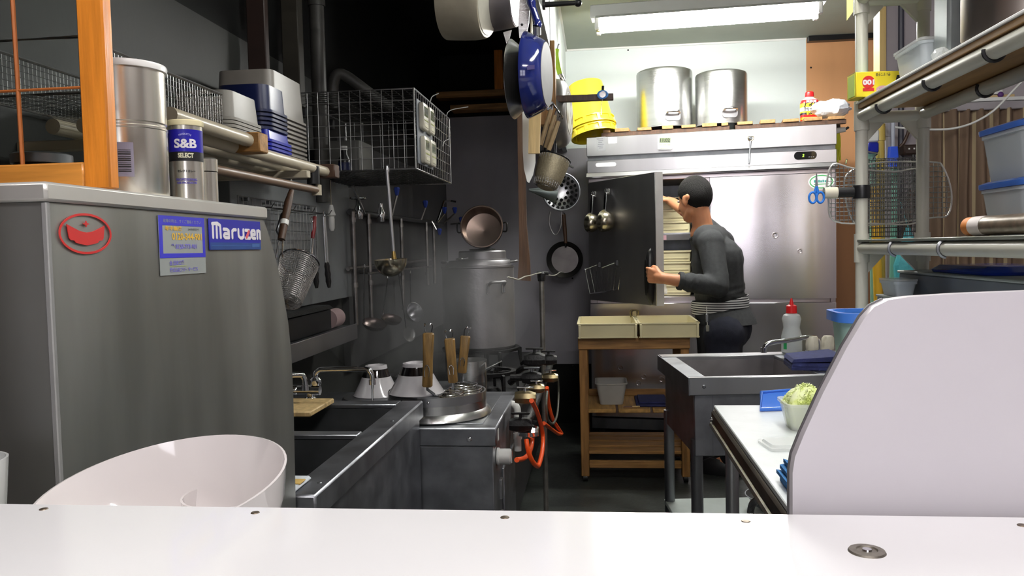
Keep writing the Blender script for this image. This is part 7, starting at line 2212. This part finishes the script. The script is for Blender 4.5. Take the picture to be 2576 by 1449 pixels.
# taped stub with roll and scissors on the left of the post
ts = at(2170, 482, Y=PY1 - .012)
t = thing('taped_stub', 'black taped arm with pale tape roll sticking out from the rack post', 'arm', (PX0, PY1, ts.z))
xe = at(2072, 484, Y=PY1).x
part('arm', MB().tube([(PX0 - .02, PY1 - .002, ts.z), (xe + .01, PY1 - .002, ts.z)], .0125, 12), BLACK_PLASTIC, t)
part('wrap', MB().lathe([(.0195, -.016), (.0205, -.012), (.0205, .012), (.0195, .016)], 16, T(PX0, PY1, ts.z)), BLACK_PLASTIC, t)
part('tape_roll', MB().cyl((xe, PY1 - .002, ts.z), (at(2105, 484, Y=PY1).x, PY1 - .002, ts.z), .0138), mat('pale tape', C(214, 208, 188), .6), t)
q = at(2054, 497, Y=PY1 - .016)
t = thing('scissors', 'blue handled scissors hanging on the pale tape roll', 'scissors', q)
for s in (-1, 1):
    part('finger_ring', MB().tube([(q.x + s * .009 + .0085 * math.cos(a), q.y, q.z + .0 + .013 * math.sin(a)) for a in [2 * PI * i / 20 for i in range(20)]], .0028, 8, True), mat('bright blue grip', C(40, 120, 215), .35), t)
    part('shank', MB().tube([(q.x + s * .004, q.y, q.z + .011), (q.x, q.y, q.z + .027)], .0035, 8), mat('bright blue grip', C(40, 120, 215), .35), t)
    part('blade', MB().prism([(-.003, 0), (.003, 0), (.0006, .034), (-.0006, .034)], .0012, basis((q.x + s * .0008, q.y + s * .001, q.z + .024), (1, 0, 0), (0, 0, 1), (0, -1, 0))), STEEL_DULL, t)
part('peg', MB().tube([(q.x + .006, q.y, q.z + .012), (xe + .004, PY1 - .003, ts.z)], .0025, 6), STEEL_DULL, t)

# grill nets hung on the back of the rack
def net(lab, outline, Y, nx, nz, m=WIRE, rr=.0022, tilt=0):
    P_ = [at(x, y, Y=Y) for x, y in outline]
    c = sum(P_, Vector()) / len(P_)
    t = thing('grill_net', lab, 'net', c, 'grill nets on the pipe rack')
    part('frame', MB().tube(spline(P_, 4, True), rr, 6, True), mat('pale wire', (0.66, .65, .62, 1), .35, .7), t)
    xs = [p.x for p in P_]; zs = [p.z for p in P_]
    def span(val, ax):
        o = 1 - ax
        hits = []
        S_ = spline(P_, 4, True)
        for a, b in zip(S_, S_[1:] + S_[:1]):
            va, vb = (a.x, b.x) if ax == 0 else (a.z, b.z)
            if (va - val) * (vb - val) < 0:
                k = (val - va) / (vb - va)
                hits.append((a.z + (b.z - a.z) * k) if ax == 0 else (a.x + (b.x - a.x) * k))
        return (min(hits), max(hits)) if len(hits) > 1 else None
    mb = MB()
    for i in range(1, nx):
        x = min(xs) + (max(xs) - min(xs)) * i / nx
        s = span(x, 0)
        if s: mb.tube([(x, Y, s[0]), (x, Y, s[1])], rr * .5, 4)
    for j in range(1, nz):
        z = min(zs) + (max(zs) - min(zs)) * j / nz
        s = span(z, 1)
        if s: mb.tube([(s[0], Y + rr * .6, z), (s[1], Y + rr * .6, z)], rr * .5, 4)
    part('wires', mb, m, t, kind='stuff')
    part('hanger', MB().tube([P_[0] + Vector((.03, 0, 0)), (P_[0].x + .03, PY1 + .015, P_[0].z + .01)], .002, 5), CHROME, t)
    return t
net('long wire grill net hung left behind the rack posts', [(2096, 413), (2150, 424), (2250, 432), (2312, 428), (2318, 500), (2305, 560), (2200, 562), (2098, 556), (2084, 500), (2080, 460)], PY1 + .022, 22, 14)
net('second wire grill net behind the first reaching past the right post', [(2130, 440), (2200, 410), (2342, 408), (2372, 420), (2393, 482), (2385, 540), (2340, 548), (2200, 566), (2150, 560), (2127, 500)], PY1 + .034, 24, 12)
t = thing('wire_rack_basket', 'small rectangular wire basket between the two rack posts', 'basket', at(2250, 540, Y=PY1 + .07))
wa, wb = at(2186, 400, Y=PY1 + .052), at(2318, 592, Y=PY1 + .052)
cxx, czz = (wa.x + wb.x) / 2, (wa.z + wb.z) / 2
part('front_grid', MB().grid_wires(13, 18, wb.x - wa.x, wa.z - wb.z, .0009, basis((cxx, PY1 + .052, czz), (1, 0, 0), (0, 1, 0), (0, 0, 1)), 4, .0018), WIRE_DARK, t, kind='stuff')
part('back_grid', MB().grid_wires(13, 18, wb.x - wa.x, wa.z - wb.z, .0009, basis((cxx, PY1 + .092, czz), (1, 0, 0), (0, 1, 0), (0, 0, 1)), 4, .0018), WIRE_DARK, t, kind='stuff')
part('floor_grid', MB().grid_wires(13, 4, wb.x - wa.x, .04, .0009, basis((cxx, PY1 + .072, wb.z), (1, 0, 0), (0, 0, -1), (0, 1, 0)), 4), WIRE_DARK, t, kind='stuff')
part('hanger', MB().tube([(wa.x + .01, PY1 + .052, wa.z), (wa.x + .01, PY1 + .02, wa.z + .01), (PX0 + .01, PY1, wa.z + .014)], .002, 5), CHROME, t)

# yellow box, tub, pots on the upper shelf
c0_, c1_ = at(2149, 250, Y=1.955), at(2266, 190, Y=1.955)
zb0 = ZU + .0005
bw_, bh_ = c1_.x - c0_.x, .058
Mbx = T(c0_.x + .004, 1.955, zb0) @ rot('Z', 4)
t = thing('glove_box', 'yellow carton with red 100 badge lying upside down on the upper rack shelf', 'box', M=Mbx)
YB_ = mat('yellow carton', C(226, 206, 40), .45, 0, .06, 6)
part('carton', MB().box((0, 0, 0), (bw_, .055, bh_), .001), YB_, t, False)
part('end_print', MB().box((-.0006, .008, .004), (0, .047, bh_ - .004)), mat('pale lime print', C(190, 215, 90), .5), t, False)
part('top_print', MB().box((.0, .004, bh_), (bw_, .052, bh_ + .0005)), mat('soft green print', C(160, 205, 110), .5), t, False)
Mf = basis((0, -.0001, 0), (1, 0, 0), (0, 0, 1), (0, -1, 0))
bd = part('badge', MB().prism(circ(.0145, 28, .0150), .0006, Mf @ T(.0285, .0335, 0)), RED_PRINT, t, False)
part('badge_ribbon', MB().boxc((.0285, -.0004, .0165), (.026, .0006, .007)), RED_PRINT, bd, False)
part('lettering', text_mb('100', .0155, .027, .0008, Mf @ T(.0285, .0335, .0008) @ rot('Z', 180)), WHITE_PRINT, bd, False)
part('oval_badge', MB().prism(circ(.016, 28, .0085), .0006, Mf @ T(.062, .0165, 0)), PINK_PRINT, t, False)
part('lettering', text_mb('抗菌', .007, .018, .0002, Mf @ T(.062, .0165, .0008) @ rot('Z', 180)), mat('plum print', C(140, 70, 90), .5), t, False)
part('lettering', text_mb('使いすて手袋', .008, .034, .0002, Mf @ T(.062, .0505, .0003) @ rot('Z', 180)), mat('olive print', C(120, 110, 50), .5), t, False)
part('big_print', MB().prism([(0, 0), (.009, 0), (.014, .022), (.006, .022)], .0006, Mf @ T(.088, .026, 0)).prism([(0, 0), (.006, 0), (.012, .020), (.008, .020)], .0006, Mf @ T(.106, .028, 0)), BLACK_PRINT, t, False)
part('lettering', text_mb('ポリ', .013, .030, .0006, Mf @ T(.094, .020, .0004) @ rot('Z', 180)), BLACK_PRINT, t, False)
qa = at(2316, 195, X=.725)
t = thing('white_tub', 'milky plastic tub on the upper rack shelf beside the steel pot', 'tub', (.725, qa.y, ZU + .0005))
part('tub', MB().tub(.085, .13, .10, .145, .075, .002, .012, .004, M=T(.722, 1.82, ZU + .0005)), MILKY, t)
part('lid', MB().loft([[(a + .722, b + 1.82, ZU + z) for a, b in rrect(w, d, .014)] for w, d, z in ((.112, .157, .0762), (.112, .157, .081), (.100, .145, .084))]), CLEAR, t)
t = thing('square_can', 'pale blue grey square can on the upper rack shelf behind the steel pot', 'can', (.735, 1.70, ZU))
part('body', MB().box((.690, 1.665, ZU + .0005), (.775, 1.735, ZU + .20), .006), mat('blue grey tinplate', (0.48, .53, .54, 1), .35, .4, .15, 10), t)
part('wire_handle', MB().tube(spline([(.70, 1.664, ZU + .20), (.695, 1.655, ZU + .17), (.712, 1.655, ZU + .145), (.73, 1.66, ZU + .20)], 5), .0025, 6), IRON, t)
PZ0 = ZU + .0065
t = thing('shelf_pot', 'big round dull steel pot on the near part of the upper rack shelf', 'pot', (.74, 1.50, ZU))
part('body', MB().lathe([(.083, 0), (.092, .003), (.096, .012), (.096, .20), (.093, .20), (.093, .012), (.002, .004)], 56, T(.742, 1.49, PZ0)), mat('warm dull pot steel', (0.42, .37, .34, 1), .33, 1, .3, 6, (1, 1, .3)), t)
solid('black_tray', MB().box((.645, 1.37, ZU + .0005), (.835, 1.62, ZU + .006), .002), BLACK_PLASTIC, 'thin black tray under the round pot on the upper rack shelf', 'tray')
pbg = MB().sphere((.672, 1.655, ZU + .018), (.016, .02, .018), 14, 8)
rnd = random.Random(2)
pbg.v = [v + Vector((rnd.uniform(-.003, .003), rnd.uniform(-.003, .003), rnd.uniform(0, .003))) for v in pbg.v]
solid('wrap_scrap', pbg, CLEAR, 'crumpled clear plastic scrap on the upper rack shelf edge', 'wrap', angle=10)
pg = at(2136, 30, Y=PY1 - .01)
t = thing('paper_slip', 'yellow paper slip hanging left of the rack post at the top', 'paper', (pg.x, PY1 - .01, pg.z - .03))
part('paper', MB().loft([[tuple(at(x, y, Y=PY1 - .02) + Vector((0, dy, 0))) for dy in (0, .0008)] + [tuple(at(x2, y2, Y=PY1 - .02) + Vector((0, dy, 0))) for dy in (.0008, 0)] for x, y, x2, y2 in ((2130, -60, 2146, -60), (2130, 0, 2146, 0), (2130, 52, 2146, 30))]), mat('yellow paper', C(240, 228, 150), .7), t)

# lower shelf: containers and roll
def food_container(lab, z, h):
    t = thing('food_container', lab, 'container', (.765, 1.475, z), 'blue lidded containers on the rack')
    part('tub', MB().tub(.118, .138, .136, .156, h, .002, .018, .003, M=T(.768, 1.475, z)), MILKY, t)
    part('contents', MB().loft([[(a + .768, b + 1.475, z + zz) for a, b in rrect(w, d, .016)] for w, d, zz in ((.110, .130, .004), (.120, .140, h * .55), (.09, .11, h * .62))]), mat('dim container contents', (0.42, .38, .36, 1), .6, 0, .6, 18, col2=(0.75, .76, .74, 1)), t)
    l = part('lid', MB().loft([[(a + .768, b + 1.475, z + zz) for a, b in rrect(w, d, .022)] for w, d, zz in ((.148, .168, h + .0008), (.150, .170, h + .004), (.150, .170, h + .010), (.132, .152, h + .014), (.128, .148, h + .011))]), BLUE_LID, t)
food_container('lower blue lidded container on the lower rack shelf', ZL + .0005, .082)
food_container('upper blue lidded container stacked on the lower rack shelf', ZL + .0005 + .097, .082)
t = thing('film_roll', 'cardboard film roll with orange end lying on the lower rack shelf', 'roll', (.668, 1.40, ZL))
ra_ = .0165
a, b = Vector((.660, 1.50, ZL + .0175)), Vector((.672, 1.22, ZL + .0175))
Mr = along(a, b); Lr = (b - a).length
part('core', MB().lathe([(ra_ * .8, 0), (ra_, 0), (ra_, .022), (ra_ * .8, .022)], 28, Mr), mat('orange card', C(206, 124, 52), .6), t)
part('paper_band', MB().lathe([(ra_ + .0005, .022), (ra_ + .0005, .060)], 28, Mr), mat('white card', C(222, 212, 208), .6), t)
part('film', MB().lathe([(ra_ + .0002, .060), (ra_ + .0002, Lr - .02)], 28, Mr), mat('brown film', (0.24, .18, .13, 1), .3, .3, .4, 60), t)
part('bore', MB().lathe([(ra_ * .8, .0), (ra_ * .8, .06), (.002, .06)], 24, Mr, cap0=False), mat('dark bore', C(52, 46, 36), .7), t)

# grey boxes under the rack
t = thing('grey_bin', 'tall grey open plastic bin under the rack with a blue lid on top', 'bin', (.80, 1.6, TZ))
part('left_wall', MB().box((.720, 1.20, TZ + .001), (.726, 2.0, TZ + .33), .002), GREY_BOX, t)
part('far_wall', MB().box((.726, 1.994, TZ + .001), (.93, 2.0, TZ + .33), .002), GREY_BOX, t)
part('right_wall', MB().box((.924, 1.20, TZ + .001), (.93, 1.994, TZ + .33), .002), GREY_BOX, t)
part('top', MB().box((.716, 1.19, TZ + .3305), (.934, 2.004, TZ + .337), .002), mat('pale bin rim', (0.36, .40, .38, 1), .45), t)
part('base', MB().box((.726, 1.20, TZ + .001), (.924, 1.994, TZ + .006), 0), GREY_BOX, t)
t = thing('small_grey_bin', 'low grey open bin beside the rack post with a cloudy tub on it', 'bin', (.68, 1.85, TZ))
part('left_wall', MB().box((.6635, 1.70, TZ + .001), (.668, 1.985, TZ + .275), .002), GREY_BOX, t)
part('top', MB().box((.662, 1.69, TZ + .2755), (.716, 1.99, TZ + .281), .0015), mat('pale bin rim', (0.36, .40, .38, 1), .45), t)
part('right_wall', MB().box((.710, 1.70, TZ + .001), (.7155, 1.985, TZ + .275), .002), GREY_BOX, t)
part('far_wall', MB().box((.668, 1.98, TZ + .001), (.710, 1.985, TZ + .275), .001), GREY_BOX, t)
t = thing('cloudy_tub', 'small cloudy lidded tub on the low grey bin behind the rack post', 'tub', (.69, 1.93, TZ + .2815))
part('tub', MB().tub(.036, .09, .046, .10, .034, .0015, .008, .003, M=T(.6885, 1.92, TZ + .2815)), MILKY, t)
part('lid', MB().loft([[(a + .6885, b + 1.92, TZ + .2815 + z) for a, b in rrect(.054, .108, .01)] for z in (.0345, .039)]), CLEAR, t)
t = thing('blue_container_lid', 'shiny deep blue lid lying on top of the tall grey bin', 'lid', (.80, 1.7, TZ + .3375))
part('lid', MB().loft([[(a + .815, b + 1.73, TZ + .3375 + z) for a, b in rrect(w, d, .03)] for w, d, z in ((.16, .28, 0), (.165, .285, .006), (.14, .26, .016))]), mat('deep blue lid', C(34, 70, 190), .2, 0, .1, coat=.4), t)
# bucket with blue rim
bq = Vector((.555, 1.74, TZ + .001))
t = thing('blue_rim_bucket', 'pale green bucket with blue rim half hidden by the splash guard', 'bucket', bq)
HB = at(2150, 782, Y=1.74).z - bq.z
part('body', MB().tub(.075, .075, .112, .112, HB - .012, .002, .03, 0, M=T(bq)), mat('pale mint plastic', C(170, 200, 190), .35, 0, .08, trans=.25), t)
part('rim', MB().loft([[(a + bq.x, b + bq.y, bq.z + z) for a, b in rrect(w, w, .034)] for w, z in ((.116, HB - .022), (.132, HB - .020), (.132, HB), (.112, HB), (.108, HB - .014))], closed=True), mat('clear blue rim', C(70, 125, 215), .25, 0, .08), t)

# ================================================================ RIGHT-HAND WALL: CURTAIN, NOTE, CABLE, HANDLES
YW = 3.595
cu = MB()
n_ = 160
x0, x1 = 1.40, 2.28
vs = []
for i in range(n_ + 1):
    x = x0 + (x1 - x0) * i / n_
    y = YW - .035 + .018 * math.sin(i * .62) + .008 * math.sin(i * .23 + 1)
    for k in range(9):
        z = 1.80 - (1.80 - .35) * k / 8
        vs.append((x + .004 * math.sin(k * .9 + i * .3), y + .006 * math.sin(k * 1.2 + i * .2), z))
fs = [(i * 9 + k, (i + 1) * 9 + k, (i + 1) * 9 + k + 1, i * 9 + k + 1) for i in range(n_) for k in range(8)]
cu.add(vs, fs)
cu.add([(a, b + .002, c) for a, b, c in vs], [tuple(reversed(f)) for f in fs])
t = thing('curtain', 'brown striped curtain hanging from a pale rail on the mauve wall', 'curtain', (1.84, YW, .35))
part('cloth', cu, CURTAIN, t, angle=80)
part('heading', MB().box((x0, YW - .045, 1.795), (x1, YW - .012, 1.828), .004), mat('grey heading tape', (0.36, .33, .35, 1), .8), t)
q0, q1 = at(2475, 240, Y=YW), at(2551, 286, Y=YW)
t = thing('wall_note', 'cream card pinned on the mauve wall above the curtain', 'note', ((q0.x + q1.x) / 2, YW, q1.z))
part('card', MB().box((q0.x, YW - .004, q1.z), (q1.x, YW, q0.z), .001), mat('cream card', C(208, 180, 132), .7), t)
p = at(2517, 238, Y=YW - .012)
part('pin', MB().sphere(p, .012, 10, 8), mat('purple pin', C(92, 50, 120), .4), t)
part('slip', MB().box((p.x - .03, YW - .008, p.z + .004), (p.x + .01, YW - .005, p.z + .02), 0), WHITE_PLASTIC, t)
cab = [(2228, 312), (2252, 320), (2300, 324), (2350, 326), (2400, 323), (2450, 308), (2500, 278), (2545, 232), (2576, 200), (2620, 160)]
solid('white_cable', MB().tube(spline([at(x, y, Y=YW - .085 - .03 * k / 9) for k, (x, y) in enumerate(cab)], 6), .0045, 7), WHITE_PLASTIC, 'white cable looping across the mauve wall below the upper rack shelf', 'cable')
def stick(name, lab, x0, y0, x1, y1, Y, r, m, cat='handle', head=None):
    a, b = at(x0, y0, Y=Y), at(x1, y1, Y=Y)
    d = (b - a).normalized()
    zend = .02
    e = a + d * ((zend - a.z) / d.z)
    t = thing(name, lab, cat, (e.x, e.y, 0))
    part('shaft', MB().tube([a, b, Vector((e.x, e.y, .001))], r, 10), m, t)
    part('grip', MB().tube([a, a.lerp(b, .12)], r * 1.25, 10), m, t)
    return t, a
stick('broom', 'yellow broom handle standing behind the rack posts', 2213, 312, 2216, 660, 3.45, .017, mat('yellow lacquer', (0.62, .45, .10, 1), .4))
stick('mop', 'pale green mop handle standing leftmost behind the rack', 2192, 365, 2197, 680, 3.40, .013, mat('pale green lacquer', C(140, 190, 168), .4))
stick('floor_squeegee', 'grey tube handle standing between the broom and the hanging basket', 2236, 300, 2238, 660, 3.48, .016, mat('grey tube', C(140, 138, 148), .4))
stick('deck_brush', 'light green handle leaning right of the grey tube behind the rack', 2252, 420, 2246, 680, 3.38, .012, mat('sea green lacquer', C(120, 180, 160), .4))
stick('wooden_stick', 'dark brown stick leaning behind the right rack post', 2296, 480, 2264, 700, 3.36, .017, WOOD_DARK)
stick('yellow_ladder_pole', 'bright yellow pole in front of the yellow broom behind the rack', 2200, 470, 2208, 690, 3.32, .018, mat('bright yellow lacquer', C(226, 176, 50), .4))
a = at(2197, 345, Y=3.36)
t = thing('cleaning_brush', 'white and blue brush hanging at the top left behind the rack', 'brush', a)
part('head', MB().box((a.x - .025, a.y - .012, a.z - .02), (a.x + .02, a.y + .012, a.z + .03), .006), WHITE_PLASTIC, t)
part('bristles', MB().box((a.x - .022, a.y - .014, a.z - .065), (a.x + .018, a.y + .012, a.z - .021), .006), BLUE_PLASTIC, t)
part('hanger', MB().tube([(a.x, a.y, a.z + .03), (a.x - .005, a.y + .02, a.z + .07), (a.x, YW, a.z + .075)], .004, 6), IRON, t)
a = at(2246, 395, Y=3.30)
t = thing('blue_brush', 'bright blue brush hanging in front of the grey tube', 'brush', a)
part('head', MB().loft([[(a.x + x, a.y + y, a.z + z) for x, y in rrect(w, .02, .006)] for w, z in ((.030, -.04), (.040, .0), (.034, .04))]), mat('vivid blue plastic', C(50, 90, 220), .35), t)
part('handle', MB().tube([(a.x, a.y, a.z + .04), (a.x + .002, a.y, a.z + .16)], .007, 8), mat('clear handle', C(170, 175, 190), .3), t)
part('hanger', MB().tube([(a.x + .002, a.y, a.z + .155), (a.x + .002, YW, a.z + .165)], .003, 6), IRON, t)
a = at(2298, 375, Y=3.5)
t = thing('plug_socket', 'dark brown plug and socket with cable on the mauve wall', 'socket', a)
part('body', MB().box((a.x - .03, a.y + .02, a.z - .02), (a.x + .03, YW, a.z + .022), .006), mat('brown bakelite', C(52, 38, 32), .4), t)
for s in (-1, 1):
    part('slot', MB().boxc((a.x + s * .01, a.y + .019, a.z + .004), (.006, .003, .006)), WHITE_PLASTIC, t)
part('cable', MB().tube(spline([(a.x + .01, a.y + .03, a.z - .02), (a.x + .012, a.y + .03, a.z - .10), (a.x + .002, a.y + .03, a.z - .2)], 4), .007, 8), BLACK_PLASTIC, t)
ca = [at(x, y, Y=3.57) for x, y in ((2290, 310), (2284, 335), (2274, 358), (2262, 372))]
solid('dark_cord', MB().tube(spline(ca, 5), .007, 8), WOOD_DARK, 'dark cord hanging on the mauve wall left of the brown socket', 'cord')
a = at(2284, 635, Y=3.30)
tb = MB()
rnd = random.Random(4)
tb.loft([[(a.x + x * k + rnd.uniform(-.004, .004), a.y + y * k + rnd.uniform(-.004, .004), a.z + dz) for x, y in circ(.055, 18, .03)] for k, dz in ((.12, .10), (.35, .06), (.7, .0), (.95, -.05), (1.0, -.10), (.7, -.13))])
t = thing('teal_bag', 'teal plastic bag hanging behind the rack above the bins', 'bag', a)
part('bag', tb, TEAL_BAG, t, angle=20)
part('tie', MB().tube([a + Vector((0, 0, .098)), a + Vector((.01, .1, .2)), Vector((a.x + .015, YW, a.z + .26))], .003, 6), TEAL_BAG, t)
